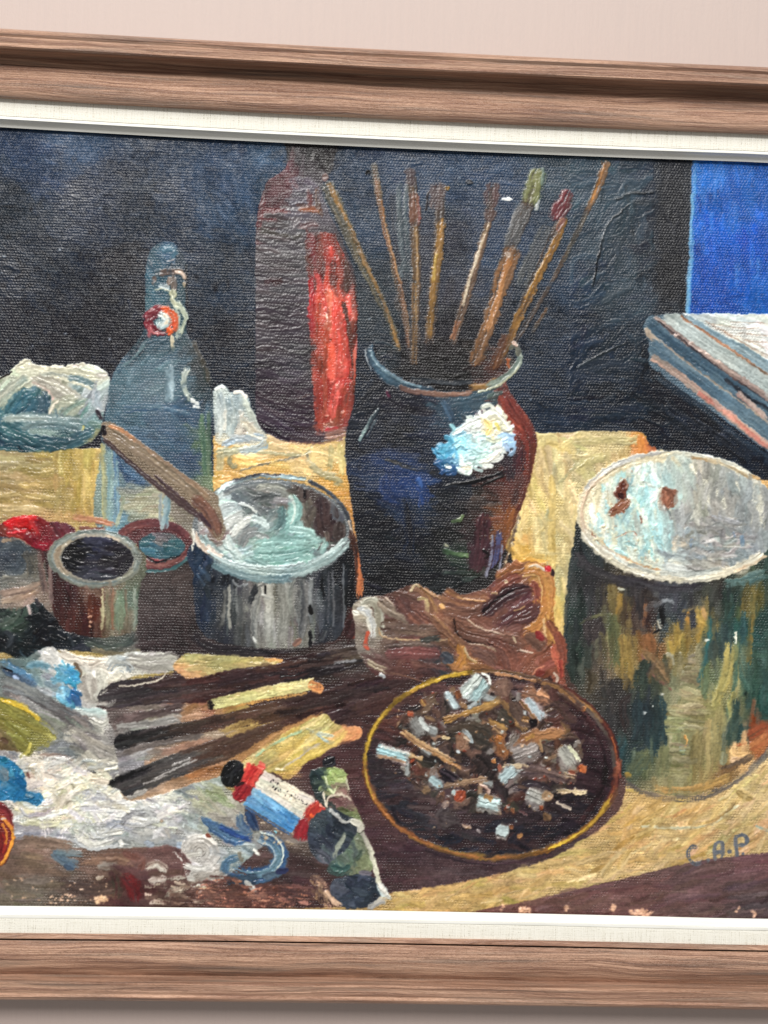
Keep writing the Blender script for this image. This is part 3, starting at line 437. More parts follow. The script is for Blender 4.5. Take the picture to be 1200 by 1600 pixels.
for p, w, c, c2, h in [([(337, 768), (360, 755), (400, 744), (440, 744), (480, 750)], 6, (160, 186, 188), (104, 116, 122), 1.), ([(360, 752), (400, 742), (440, 742)], 3, (70, 70, 78), None, .6), ([(480, 750), (515, 770), (540, 800), (549, 830), (546, 850)], 6, (84, 92, 100), (56, 60, 68), .7), ([(338, 772), (350, 760), (368, 752)], 6, (206, 226, 226), None, 1.2),
                       ([(312, 835), (335, 862), (370, 884), (420, 896), (470, 892), (515, 870), (545, 842)], 15, (118, 142, 142), (160, 180, 178), .9), ([(330, 880), (370, 897), (420, 905), (460, 900)], 11, (96, 122, 128), (130, 152, 154), .7), ([(312, 845), (322, 858), (345, 873), (385, 884), (440, 886), (480, 878)], 6, (206, 218, 214), (176, 196, 196), 1.4),
                       ([(302, 828), (306, 842), (318, 856), (330, 864)], 8, (222, 218, 206), (196, 170, 150), 1.5), ([(480, 880), (515, 862), (540, 842)], 5, (182, 200, 198), (140, 164, 166), 1.1), ([(322, 850), (336, 862), (350, 870)], 7, (230, 214, 200), None, 1.4), ([(301, 825), (302, 845), (300, 862)], 3, (206, 206, 196), None, 1.),
                       ([(544, 812), (549, 830), (546, 842)], 4, (170, 156, 140), None, 1.)]:
    st(p, w, c, c2, h=h, tp=.4)
CUR[0] = 0
st([(300, 990), (330, 1012), (400, 1022), (480, 1026), (545, 1012)], 16, (44, 40, 46), (60, 52, 54), h=.5)
st([(545, 1000), (556, 960), (553, 940)], 22, (74, 44, 40), (60, 36, 36), h=.5); st([(470, 1022), (510, 1015), (545, 1005), (560, 990)], 6, (150, 62, 46), (110, 50, 44), h=.6, a=.8)
st([(548, 830), (556, 870), (560, 930)], 8, (56, 34, 30), (90, 54, 40), h=.5); st([(562, 860), (563, 900), (560, 935)], 9, (176, 98, 58), (205, 140, 90), h=.7, dry=.2); st([(548, 850), (549, 950)], 5, (24, 24, 30), None, h=.4)
# ---- palette knife with wooden handle
CUR[0] = 8
kn = mask(list(cr([(158, 662), (168, 658), (190, 668), (250, 714), (300, 750), (335, 770), (342, 784)], 5))+list(cr([(342, 784), (352, 830), (342, 846), (326, 828), (300, 800), (240, 760), (180, 704), (160, 682)], 5)), False)
fill(kn, (128, 112, 92), h=.4)
for o, c, c2, w in [(-7, (150, 122, 96), (128, 110, 92), 8), (-1, (146, 128, 104), (118, 104, 86), 9), (5, (126, 110, 92), (146, 130, 108), 8)]:
    st([(172-o*.5, 672+o), (230-o*.5, 712+o), (290-o*.5, 758+o), (322-o*.5, 784+o)], w, c, c2, h=.8, tp=.3)
st([(168, 664), (190, 672), (215, 690)], 5, (184, 130, 90), (150, 112, 84), h=.9)
st([(160, 684), (200, 720), (250, 762), (300, 800), (318, 814)], 7, (58, 44, 50), (84, 66, 64), h=.8); st([(160, 664), (163, 680)], 8, (36, 28, 34), None, h=.8)
st([(240, 742), (290, 785), (322, 818)], 5, (92, 70, 70), (64, 48, 52), h=.8)
st([(300, 775), (325, 800), (342, 838)], 18, (122, 86, 70), (94, 66, 58), h=.8); st([(322, 790), (336, 812), (344, 836)], 8, (146, 100, 78), (112, 78, 66), h=.9); st([(310, 800), (330, 826)], 5, (70, 50, 56), None, h=.7)
# ---- brush jar
CUR[0] = 10
jr = M((585, 600), (568, 618), (550, 645), (541, 675), (539, 710), (545, 760), (553, 810), (560, 860), (568, 905), (590, 922), (640, 928), (700, 922), (750, 900), (778, 878), (796, 840), (812, 800), (826, 758), (837, 710), (838, 680), (828, 655), (808, 628), (794, 606), (775, 575), (610, 575))
JR = [(560, 680, (34, 40, 52)), (600, 640, (34, 38, 50)), (650, 620, (38, 40, 52)), (620, 680, (30, 34, 46)), (700, 630, (54, 72, 86)), (730, 630, (50, 74, 90)), (760, 620, (60, 78, 84)), (660, 690, (32, 42, 60)), (590, 740, (34, 48, 76)), (625, 750, (34, 56, 98)), (650, 760, (34, 58, 104)), (645, 800, (28, 42, 66)),
      (610, 720, (34, 50, 86)), (560, 780, (28, 34, 46)), (600, 830, (24, 30, 40)), (630, 860, (26, 34, 48)), (700, 780, (30, 34, 42)), (720, 760, (36, 42, 54)), (680, 850, (26, 30, 34)), (620, 900, (26, 28, 34)), (700, 900, (34, 38, 40)), (750, 780, (60, 50, 46)), (740, 820, (52, 40, 40)),
      (790, 760, (92, 52, 44)), (800, 800, (112, 66, 46)), (820, 720, (110, 50, 40)), (830, 690, (90, 44, 36)), (800, 660, (136, 62, 48)), (785, 640, (124, 56, 48)), (780, 820, (120, 72, 44)), (760, 860, (66, 42, 48)), (720, 870, (50, 62, 50)), (780, 700, (44, 44, 52)), (800, 720, (50, 42, 48))]
fill(jr, JR, h=.12)
hatch(jr, JR, 520, 42, 10, lambda x, y: 60+(y-600)*.1 if x > 780 else (3 if y > 620 else -10), aj=14, cj=5, h=.35, c2j=12, dry=.25, sat=5)
for p, w, c, c2, h in [([(605, 740), (610, 770), (640, 775)], 26, (30, 46, 84), (36, 56, 100), .35), ([(640, 748), (660, 765), (660, 795)], 16, (36, 62, 116), (30, 48, 88), .4), ([(652, 745), (658, 762)], 8, (56, 90, 150), (38, 62, 112), .5), ([(600, 715), (640, 730), (690, 740)], 6, (70, 66, 58), (44, 48, 56), .5),
                       ([(630, 775), (640, 840), (635, 870)], 18, (26, 44, 76), (24, 32, 48), .3), ([(780, 610), (800, 640), (822, 680), (832, 720)], 20, (134, 58, 46), (98, 44, 40), .6), ([(782, 618), (790, 640), (812, 668)], 14, (150, 70, 54), (120, 54, 48), .7), ([(775, 612), (790, 608), (800, 622)], 10, (88, 48, 44), (120, 60, 48), .5),
                       ([(832, 690), (828, 740), (818, 780), (808, 800)], 9, (110, 56, 38), (84, 42, 36), .5), ([(815, 700), (806, 740)], 18, (48, 34, 42), (78, 42, 44), .4), ([(800, 790), (790, 830), (782, 860)], 14, (136, 82, 44), (104, 60, 42), .5), ([(812, 740), (800, 790)], 12, (98, 58, 48), (72, 46, 44), .4),
                       ([(756, 800), (750, 850), (742, 895)], 22, (64, 36, 42), (86, 52, 56), .7), ([(740, 850), (735, 890)], 14, (58, 36, 42), (76, 48, 52), .6), ([(779, 828), (776, 860), (768, 895)], 9, (54, 58, 96), (84, 84, 120), .8), ([(769, 835), (766, 870), (758, 905)], 4, (140, 146, 156), (96, 92, 116), .9), ([(784, 850), (779, 895)], 3, (120, 122, 140), None, .7),
                       ([(752, 858), (762, 866), (756, 872)], 5, (30, 20, 24), (100, 70, 60), 1.2), ([(690, 858), (705, 864), (735, 868)], 7, (104, 130, 84), (60, 84, 60), 1.), ([(692, 850), (700, 853)], 5, (170, 170, 146), None, 1.1), ([(705, 815), (718, 812), (724, 804)], 6, (130, 150, 100), (70, 90, 64), 1.), ([(700, 880), (735, 886)], 6, (62, 84, 66), (38, 50, 46), .6),
                       ([(690, 895), (730, 893)], 6, (70, 82, 74), (40, 46, 46), .6), ([(735, 780), (760, 778)], 12, (78, 66, 60), (56, 48, 46), .4), ([(690, 760), (740, 752), (790, 735)], 6, (22, 24, 30), (56, 64, 74), .8), ([(735, 766), (790, 740)], 4, (18, 20, 24), None, .9), ([(760, 790), (785, 785)], 5, (106, 92, 84), (70, 52, 48), .6),
                       ([(720, 905), (760, 905)], 9, (36, 46, 44), (60, 70, 64), .5), ([(560, 690), (576, 662), (592, 636)], 5, (132, 156, 152), (60, 72, 80), 1.1), ([(572, 684), (590, 650)], 3, (110, 126, 130), (50, 60, 70), .8), ([(570, 545), (573, 562), (580, 580)], 2.2, (150, 156, 158), None, .8), ([(605, 610), (608, 625)], 6, (120, 40, 70), (60, 36, 50), .7),
                       ([(590, 620), (640, 640), (680, 645)], 12, (36, 34, 44), (50, 46, 56), .4), ([(688, 625), (700, 645), (706, 660)], 11, (66, 90, 112), (44, 60, 76), .5), ([(700, 632), (740, 622), (770, 614)], 14, (66, 88, 100), (50, 66, 78), .4), ([(760, 622), (785, 612)], 8, (80, 100, 96), (60, 64, 62), .5)]:
    st(p, w, c, c2, h=h, tp=.4, clip=jr if w > 6 else None, dry=.15)
# mouth of the jar
mo = M(*ell(695, 568, 112, 42, 3))
CUR[0] = 10
fill(mo & box(570, 530, 830, 640), [(640, 560, (34, 30, 34)), (700, 580, (28, 26, 30)), (780, 570, (66, 40, 38)), (800, 560, (70, 66, 60)), (600, 560, (38, 48, 56)), (690, 540, (34, 28, 30)), (740, 550, (52, 44, 40))], h=.15)
hatch(mo, [(640, 560, (36, 32, 36)), (700, 580, (28, 26, 30)), (780, 570, (74, 46, 40)), (800, 560, (70, 66, 60)), (600, 560, (40, 50, 58)), (690, 540, (34, 28, 30))], 90, 26, 6, 5, aj=20, h=.35, c2j=12, dry=.3)
CUR[0] = 11
def brush(segs):
    for p, w, c, c2, h in segs: st(p, (np.array(w)*1.3 if hasattr(w, '__len__') else w*(1.25 if w > 5 else 1)), tuple(np.array(c)*.8+np.array([12, 11, 12])), (None if c2 is None else tuple(np.array(c2)*.85+8)), h=h*1.0, tp=.25, dry=.1, rag=.12, a=.95)
for p, w in [([(612, 300), (640, 560)], 20), ([(668, 420), (664, 560)], 30), ([(705, 430), (690, 560)], 26), ([(735, 440), (700, 570)], 30), ([(800, 430), (770, 560)], 24)]: st(p, w, (48, 42, 46), (56, 52, 56), h=.1, a=.5, soft=.8, tp=1, dry=.4, id=0)
brush([([(508, 282), (530, 330), (560, 400), (590, 460), (612, 510), (622, 552)], [15, 15, 13, 10, 9, 8], (74, 74, 62), (104, 92, 66), .6), ([(512, 284), (536, 335), (568, 405), (598, 470), (624, 548)], [5, 5, 4, 3, 4], (168, 122, 58), (130, 100, 64), .9), ([(503, 276), (512, 278)], 9, (156, 124, 120), (120, 96, 90), .9), ([(505, 290), (520, 330), (548, 390), (575, 440)], 4, (110, 106, 82), (50, 50, 50), .6)])
CUR[0] = 12
st([(584, 258), (598, 340), (618, 430), (642, 550)], 8, (84, 68, 56), (62, 56, 54), h=.5, tp=.3, dry=.12)
brush([([(584, 256), (588, 285), (596, 330), (606, 380), (618, 430), (632, 490), (640, 545)], [8, 8, 6, 7, 8, 6, 5], (104, 88, 62), (140, 92, 60), .5), ([(596, 310), (600, 345), (610, 390), (625, 440)], 3, (190, 140, 90), (150, 100, 60), .8), ([(583, 254), (587, 280)], 8, (96, 94, 84), (70, 72, 70), .4)])
CUR[0] = 13
st([(641, 264), (647, 340), (649, 430), (646, 570)], 14, (84, 68, 56), (62, 56, 54), h=.5, tp=.3, dry=.12)
brush([([(628, 285), (627, 340), (632, 400), (634, 440)], 14, (92, 106, 110), (66, 80, 88), .4), ([(640, 262), (641, 290)], 11, (74, 58, 60), (62, 52, 60), .4), ([(646, 300), (648, 330), (647, 355)], 12, (122, 80, 58), (96, 62, 52), .7), ([(653, 305), (654, 350)], 3, (150, 90, 84), None, .8), ([(647, 350), (649, 420), (648, 480), (646, 570)], [8, 8, 7, 6], (132, 100, 60), (104, 80, 54), .6), ([(650, 360), (651, 430), (648, 500)], 3, (176, 140, 90), None, .7)])
CUR[0] = 14
st([(684, 284), (687, 345), (680, 430), (668, 540)], 15, (84, 68, 56), (62, 56, 54), h=.5, tp=.3, dry=.12)
brush([([(684, 282), (682, 305), (678, 330)], [15, 18, 15], (78, 64, 66), (92, 76, 74), .4), ([(668, 300), (665, 330)], 4, (40, 36, 42), None, .6), ([(689, 345), (684, 400), (676, 460), (670, 530)], [9, 10, 8, 5], (156, 112, 48), (120, 88, 44), .7), ([(691, 340), (687, 372)], 4, (206, 156, 80), (150, 104, 50), 1.), ([(681, 395), (676, 440)], 4, (196, 160, 70), None, .9), ([(697, 290), (699, 297)], 8, (168, 122, 40), (120, 84, 30), 1.1)])
CUR[0] = 15
st([(771, 286), (762, 345), (738, 430), (704, 540)], 11, (84, 68, 56), (62, 56, 54), h=.5, tp=.3, dry=.12)
brush([([(771, 284), (769, 300), (764, 325)], [16, 18, 14], (84, 58, 58), (98, 70, 66), .4), ([(768, 325), (762, 345)], 14, (104, 76, 64), (90, 70, 66), .5), ([(763, 345), (750, 390), (735, 440), (720, 490), (706, 535)], [8, 9, 9, 9, 7], (128, 98, 72), (100, 78, 62), .6), ([(763, 347), (752, 380), (745, 400), (732, 440), (722, 480)], 4, (226, 210, 180), (180, 150, 110), 1.), ([(715, 500), (706, 530)], 6, (190, 130, 90), (130, 84, 60), .7)])
CUR[0] = 16
st([(842, 268), (815, 340), (786, 420), (742, 570)], 19, (84, 68, 56), (62, 56, 54), h=.5, tp=.3, dry=.12)
brush([([(843, 262), (836, 285), (826, 320)], [17, 20, 17], (142, 146, 88), (112, 120, 76), .9), ([(848, 262), (846, 290)], 5, (104, 128, 116), None, .7), ([(820, 318), (808, 350), (794, 390)], 17, (100, 100, 98), (80, 82, 82), .4), ([(842, 312), (836, 330)], 5, (168, 178, 176), None, 1.), ([(805, 330), (795, 360)], 4, (136, 136, 134), None, .7),
       ([(804, 385), (794, 410), (780, 450), (768, 490), (750, 540), (738, 575)], [20, 20, 16, 16, 14, 12], (150, 104, 62), (120, 84, 54), .6), ([(800, 398), (786, 430), (776, 470), (758, 520)], [8, 5, 7, 6], (200, 140, 84), (160, 100, 50), .9), ([(790, 395), (796, 402)], 7, (190, 170, 150), None, .8)])
CUR[0] = 17
st([(889, 300), (872, 350), (838, 430), (774, 575)], 15, (84, 68, 56), (62, 56, 54), h=.5, tp=.3, dry=.12)
brush([([(888, 296), (880, 315), (862, 345)], [13, 17, 15], (128, 54, 58), (96, 42, 48), .8), ([(856, 350), (838, 385), (822, 420), (812, 450)], 14, (66, 72, 76), (80, 84, 84), .25), ([(884, 340), (872, 370), (852, 410), (835, 445), (812, 490), (795, 530), (770, 575)], [7, 8, 9, 9, 9, 9, 8], (160, 112, 44), (116, 80, 42), .8), ([(866, 372), (846, 415), (820, 465)], 3, (216, 170, 80), (170, 120, 50), 1.), ([(880, 340), (870, 360)], 6, (190, 140, 110), (120, 70, 60), .8), ([(790, 520), (776, 560), (768, 580)], 11, (130, 80, 44), (90, 56, 40), .6)])
CUR[0] = 18
st([(948, 252), (925, 310), (893, 380), (850, 460), (800, 540)], 7, (84, 68, 56), (62, 56, 54), h=.5, tp=.3, dry=.12)
brush([([(948, 250), (940, 275), (928, 305), (916, 330)], [9, 10, 9, 6], (136, 96, 58), (100, 80, 60), .6), ([(944, 255), (932, 290), (922, 318)], 3, (196, 130, 60), None, .8), ([(916, 330), (898, 370), (880, 410)], [6, 5, 3], (104, 92, 68), (60, 62, 62), .4), ([(855, 480), (830, 520)], 5, (110, 78, 50), (70, 60, 50), .4)])
CUR[0] = 10
for p, w, c, c2, h in [([(580, 536), (578, 550), (588, 572), (610, 592), (645, 606), (680, 610)], [6, 12, 16, 16, 14, 8], (76, 106, 124), (50, 66, 80), .9), ([(577, 545), (590, 570), (620, 592), (660, 605)], 4, (130, 156, 166), (90, 116, 130), 1.), ([(622, 603), (650, 612), (700, 616), (740, 612)], 7, (140, 106, 88), (100, 74, 66), .7),
                       ([(730, 606), (760, 602), (778, 590)], 9, (156, 118, 66), (110, 84, 60), .8), ([(758, 606), (785, 592), (804, 575), (812, 558), (806, 545)], 10, (104, 118, 110), (140, 150, 136), .9), ([(745, 612), (770, 606), (798, 588), (810, 570)], 3, (196, 200, 176), (150, 150, 120), 1.1), ([(795, 545), (806, 540), (810, 556)], 9, (112, 110, 92), (84, 88, 84), .8),
                       ([(800, 534), (809, 541)], 6, (226, 206, 190), (190, 150, 130), 1.2), ([(792, 560), (794, 575)], 5, (150, 84, 50), None, .6), ([(640, 592), (700, 598), (740, 596)], 7, (46, 52, 58), (66, 72, 78), .5), ([(583, 533), (600, 536), (625, 545)], 3, (120, 130, 130), (60, 70, 76), .6)]:
    st(p, w, c, c2, h=h, tp=.4)
hl = M((682, 722), (686, 700), (700, 690), (704, 676), (726, 662), (752, 650), (772, 636), (786, 652), (798, 668), (803, 684), (800, 698), (786, 706), (772, 722), (752, 726), (738, 732), (712, 732), (694, 734))
HL = [(760, 648, (232, 238, 226)), (765, 665, (236, 222, 176)), (780, 670, (214, 214, 190)), (740, 665, (216, 226, 222)), (712, 672, (150, 200, 214)), (700, 700, (86, 166, 200)), (690, 715, (80, 160, 196)), (720, 700, (150, 206, 220)), (735, 690, (180, 220, 222)), (755, 705, (190, 226, 222)), (795, 685, (160, 196, 226)), (725, 725, (196, 222, 222)), (770, 715, (220, 226, 214)), (690, 728, (50, 90, 140))]
fill(hl, HL, h=1.); hatch(hl, HL, 170, 20, 7, 15, aj=35, h=1.7, c2j=14, curve=.6, sat=4, clip=False, cj=7)
for p, w, c, h in [([(770, 640), (785, 655), (798, 672)], 5, (244, 246, 236), 2), ([(705, 680), (730, 664), (750, 655)], 6, (236, 242, 236), 2), ([(745, 722), (762, 720), (778, 708), (782, 700)], 6, (240, 240, 224), 2.2), ([(755, 655), (765, 668), (758, 680)], 7, (240, 220, 150), 1.8), ([(773, 660), (780, 672)], 5, (226, 214, 120), 1.8), ([(720, 732), (735, 730)], 5, (232, 230, 210), 2), ([(720, 650), (727, 655)], 8, (60, 74, 84), .8), ([(694, 726), (705, 730)], 5, (230, 240, 236), 2)]: st(p, w, c, None, h=h)
st([(798, 664), (803, 666)], 6, (224, 226, 240), None, h=1.2)
CUR[0] = 0
for k in range(14):
    t = k/13; st([(812-t*28+rng.normal(), 806+t*90), (810-t*28, 812+t*90)], 5, (222, 206, 170), (90, 70, 56), h=.9)
st([(811, 800), (800, 840), (785, 885)], 3, (70, 50, 44), (200, 180, 140), h=.5, a=.7)
# ---- brown board under ashtray and sticks
bd = M((150, 1085), (300, 1045), (470, 1016), (600, 990), (700, 1000), (880, 1030), (930, 1100), (975, 1180), (978, 1230), (960, 1275), (900, 1318), (850, 1345), (760, 1370), (680, 1385), (600, 1398), (560, 1415), (300, 1425), (-200, 1440), (-200, 1310), (60, 1300), (300, 1290), (400, 1240), (250, 1220), (180, 1225), (140, 1160))
BD = [(250, 1090, (70, 52, 50)), (400, 1060, (64, 44, 40)), (500, 1040, (60, 48, 44)), (560, 1030, (70, 60, 56)), (560, 1090, (66, 44, 42)), (600, 1070, (72, 50, 48)), (400, 1130, (76, 54, 44)), (500, 1100, (62, 44, 42)), (560, 1160, (70, 46, 46)), (540, 1200, (84, 54, 54)), (570, 1300, (82, 56, 58)), (600, 1350, (74, 52, 56)),
      (700, 1365, (78, 58, 60)), (850, 1330, (72, 56, 56)), (960, 1250, (96, 68, 62)), (880, 1080, (80, 60, 52)), (940, 1140, (60, 66, 66)), (450, 1350, (70, 54, 54)), (460, 1300, (110, 96, 86)), (330, 1400, (92, 62, 54)), (400, 1405, (92, 60, 54)), (470, 1400, (76, 52, 50)), (250, 1400, (88, 64, 58)), (200, 1390, (80, 46, 46)),
      (100, 1390, (100, 86, 76)), (30, 1400, (104, 96, 84)), (60, 1330, (124, 102, 88)), (150, 1340, (110, 88, 76)), (230, 1340, (108, 80, 76)), (-100, 1380, (104, 92, 82)), (170, 1360, (96, 72, 60)), (20, 1350, (112, 90, 76))]
fill(bd, BD, h=.15); hatch(bd, BD, 700, 60, 9, lambda x, y: (-12 if y < 1250 and x < 560 else (2 if x > 350 else 5)), aj=8, h=.45, c2j=15, dry=.2, cj=6)
# brown lower corner
CUR[0] = 23
bw = mask([(705, 1431), (860, 1400), (900, 1390), (1090, 1345), (1200, 1331), (1420, 1295), (1420, 1480), (700, 1480)], False)
BW = [(800, 1410, (110, 72, 66)), (950, 1405, (106, 74, 70)), (1100, 1380, (100, 74, 72)), (1190, 1350, (110, 78, 78)), (1180, 1400, (84, 68, 68)), (1300, 1380, (98, 72, 70))]
fill(bw, BW, h=.2); hatch(bw, BW, 260, 80, 7, lambda x, y: -11, aj=4, h=.5, c2j=14, cj=4)
for x, y, n, r in [(818, 1421, 26, 7), (825, 1424, 14, 10), (885, 1418, 8, 4), (958, 1418, 14, 4), (995, 1424, 30, 14), (1010, 1426, 18, 14), (1152, 1420, 3, 5), (1178, 1428, 3, 4), (785, 1417, 4, 3)]: speck(M((x-r, y), (x, y-5), (x+r, y), (x, y+7)), (226, 178, 146), n, (1, 2.4), h=.3)
# ---- paint rag / smears on the left
CUR[0] = 21
WG = [(80, 1030, (206, 206, 200)), (110, 1035, (212, 208, 198)), (150, 1040, (206, 200, 188)), (140, 1080, (180, 174, 162)), (200, 1030, (196, 196, 186)), (250, 1035, (176, 174, 162)), (190, 1060, (222, 218, 202)), (40, 1040, (96, 116, 132)), (60, 1060, (130, 150, 164)), (20, 1070, (104, 110, 112)), (60, 1090, (112, 116, 116)),
      (90, 1080, (140, 156, 166)), (100, 1120, (112, 110, 112)), (130, 1125, (140, 134, 128)), (150, 1115, (206, 206, 198)), (90, 1160, (112, 116, 120)), (130, 1160, (170, 166, 154)), (160, 1180, (176, 172, 160)), (180, 1150, (132, 128, 126)), (170, 1200, (186, 182, 164)), (190, 1210, (150, 148, 146)),
      (60, 1200, (206, 198, 180)), (100, 1210, (226, 214, 196)), (140, 1240, (226, 220, 196)), (90, 1250, (224, 216, 196)), (60, 1270, (196, 192, 166)), (120, 1270, (220, 216, 200)), (200, 1240, (214, 212, 204)), (240, 1260, (206, 208, 202)), (230, 1280, (212, 212, 208)), (180, 1290, (160, 162, 166)), (60, 1295, (134, 136, 144)),
      (130, 1300, (160, 162, 162)), (30, 1300, (140, 134, 136)), (220, 1305, (140, 146, 150)), (270, 1290, (168, 166, 160)), (300, 1250, (160, 168, 168)), (330, 1240, (166, 166, 148)), (310, 1270, (150, 160, 160)), (350, 1275, (160, 158, 142)), (290, 1330, (196, 192, 184)), (310, 1350, (190, 186, 178)), (270, 1320, (150, 158, 166)), (370, 1330, (140, 150, 156)), (370, 1300, (136, 130, 126)), (-100, 1100, (120, 118, 112)), (-100, 1280, (170, 160, 145))]
WG = [(x, y, (c[0], c[1], min(c[2], c[1]-2))) for x, y, c in WG]
wg = M((-200, 1040), (0, 1030), (40, 1028), (60, 1016), (80, 1010), (95, 1020), (130, 1026), (180, 1024), (210, 1018), (268, 1022), (280, 1040), (262, 1050), (215, 1055), (180, 1070), (165, 1085), (150, 1105), (170, 1110), (170, 1130), (180, 1135), (185, 1150), (190, 1190), (180, 1205), (200, 1222), (250, 1235),
       (290, 1216), (345, 1205), (352, 1230), (380, 1250), (385, 1280), (420, 1310), (400, 1330), (350, 1372), (300, 1385), (270, 1330), (180, 1325), (120, 1325), (60, 1310), (-200, 1310))
fill(wg, WG, h=.4); hatch(wg, WG, 520, 34, 10, lambda x, y: 30 if y < 1170 and x < 150 else (5 if x < 260 else 20), aj=18, h=.75, c2j=20, cj=7)
for p, w, c, c2, h in [([(64, 1018), (82, 1030), (96, 1055)], 18, (214, 212, 204), (180, 180, 176), 1.5), ([(90, 1018), (120, 1030), (150, 1035)], 12, (220, 212, 198), (190, 178, 160), 1.6), ([(110, 1024), (140, 1040), (160, 1032)], 9, (222, 216, 204), (190, 180, 166), 1.5), ([(135, 1050), (140, 1080), (145, 1100)], 26, (196, 190, 176), (168, 160, 148), 1.2),
                       ([(155, 1045), (160, 1070), (150, 1095)], 16, (206, 204, 190), (176, 174, 162), 1.2), ([(170, 1062), (190, 1052), (200, 1062)], 14, (226, 222, 206), (200, 196, 178), 1.5), ([(165, 1038), (182, 1026), (198, 1034), (202, 1052)], 7, (206, 210, 206), (150, 160, 164), 1.3), ([(195, 1030), (230, 1034), (280, 1030)], 22, (182, 180, 168), (140, 136, 130), .8),
                       ([(115, 1035), (122, 1048), (124, 1058)], 8, (130, 108, 82), (100, 84, 70), .9), ([(0, 1034), (25, 1048), (60, 1068)], 13, (64, 104, 140), (96, 140, 170), .9), ([(2, 1045), (30, 1060), (54, 1072)], 9, (46, 62, 84), (80, 100, 120), .9), ([(0, 1040), (20, 1050)], 4, (20, 24, 34), None, .8), ([(20, 1056), (30, 1062)], 5, (150, 170, 200), None, 1.),
                       ([(40, 1042), (60, 1038), (80, 1045)], 12, (92, 140, 158), (130, 160, 170), .8), ([(55, 1075), (75, 1082), (100, 1085)], 8, (196, 196, 196), (150, 160, 166), 1.1), ([(70, 1065), (90, 1075)], 8, (150, 166, 174), (120, 140, 150), 1.), 
                       ([(100, 1100), (115, 1102)], 6, (120, 186, 214), None, 1.), ([(110, 1108), (140, 1112), (170, 1114)], 12, (176, 204, 200), (206, 214, 206), 1.3), ([(140, 1120), (160, 1130), (172, 1118)], 9, (214, 212, 202), (180, 180, 170), 1.2), ([(115, 1112), (122, 1118)], 5, (236, 206, 180), None, 1.2),
                       ([(0, 1075), (50, 1088), (110, 1120), (150, 1140)], 20, (112, 116, 118), (96, 92, 92), .6), ([(0, 1060), (30, 1070), (70, 1095)], 12, (128, 130, 126), (104, 108, 108), .6), ([(110, 1120), (140, 1135)], 12, (150, 142, 136), (120, 112, 108), .8), ([(105, 1140), (120, 1165), (150, 1190), (180, 1196)], 24, (180, 176, 162), (150, 148, 140), .9),
                       ([(125, 1145), (150, 1165), (180, 1180)], 20, (170, 164, 152), (136, 132, 126), .8), ([(135, 1190), (160, 1200), (180, 1198)], 10, (216, 214, 192), (180, 176, 150), 1.2), ([(70, 1170), (100, 1165), (115, 1180)], 18, (108, 112, 118), (128, 130, 130), .5), ([(60, 1182), (90, 1182), (120, 1186)], 10, (112, 108, 110), (150, 130, 116), .6),
                       ([(165, 1200), (185, 1210)], 12, (116, 118, 122), (140, 140, 140), .5), ([(135, 1205), (150, 1207)], 5, (44, 40, 40), None, .6)]:
    st(p, w, c, c2, h=h, tp=.4)
for r in (4, 9, 14, 19): st(ell(188, 1052, r*1.1, r, 0, 10, 190, 350), 3, (206, 210, 204), (140, 150, 154), h=1.)
whm = M((18, 1185), (40, 1190), (60, 1192), (110, 1190), (130, 1205), (160, 1210), (185, 1222), (196, 1235), (225, 1240), (262, 1250), (276, 1270), (255, 1285), (243, 1294), (200, 1288), (150, 1285), (90, 1283), (56, 1272), (70, 1250), (50, 1220), (25, 1205))
WH = [(100, 1210, (226, 210, 190)), (70, 1205, (222, 206, 182)), (130, 1230, (224, 216, 186)), (100, 1250, (226, 220, 192)), (60, 1262, (214, 210, 186)), (170, 1230, (216, 212, 192)), (150, 1270, (222, 220, 206)), (200, 1255, (216, 216, 208)), (240, 1265, (208, 210, 206)), (225, 1280, (220, 220, 214)), (30, 1190, (196, 192, 184))]
fill(whm, WH, h=1.); hatch(whm, WH, 330, 26, 7, lambda x, y: -20 if x < 170 else 10, aj=28, h=1.4, c2j=22, cj=6, curve=.6)
for k in range(7): st([(150+rng.uniform(-10, 10), 1248+k*5), (200, 1252+k*5), (246, 1262+k*5)], 4, (226, 226, 220), (170, 174, 176), h=1.6)
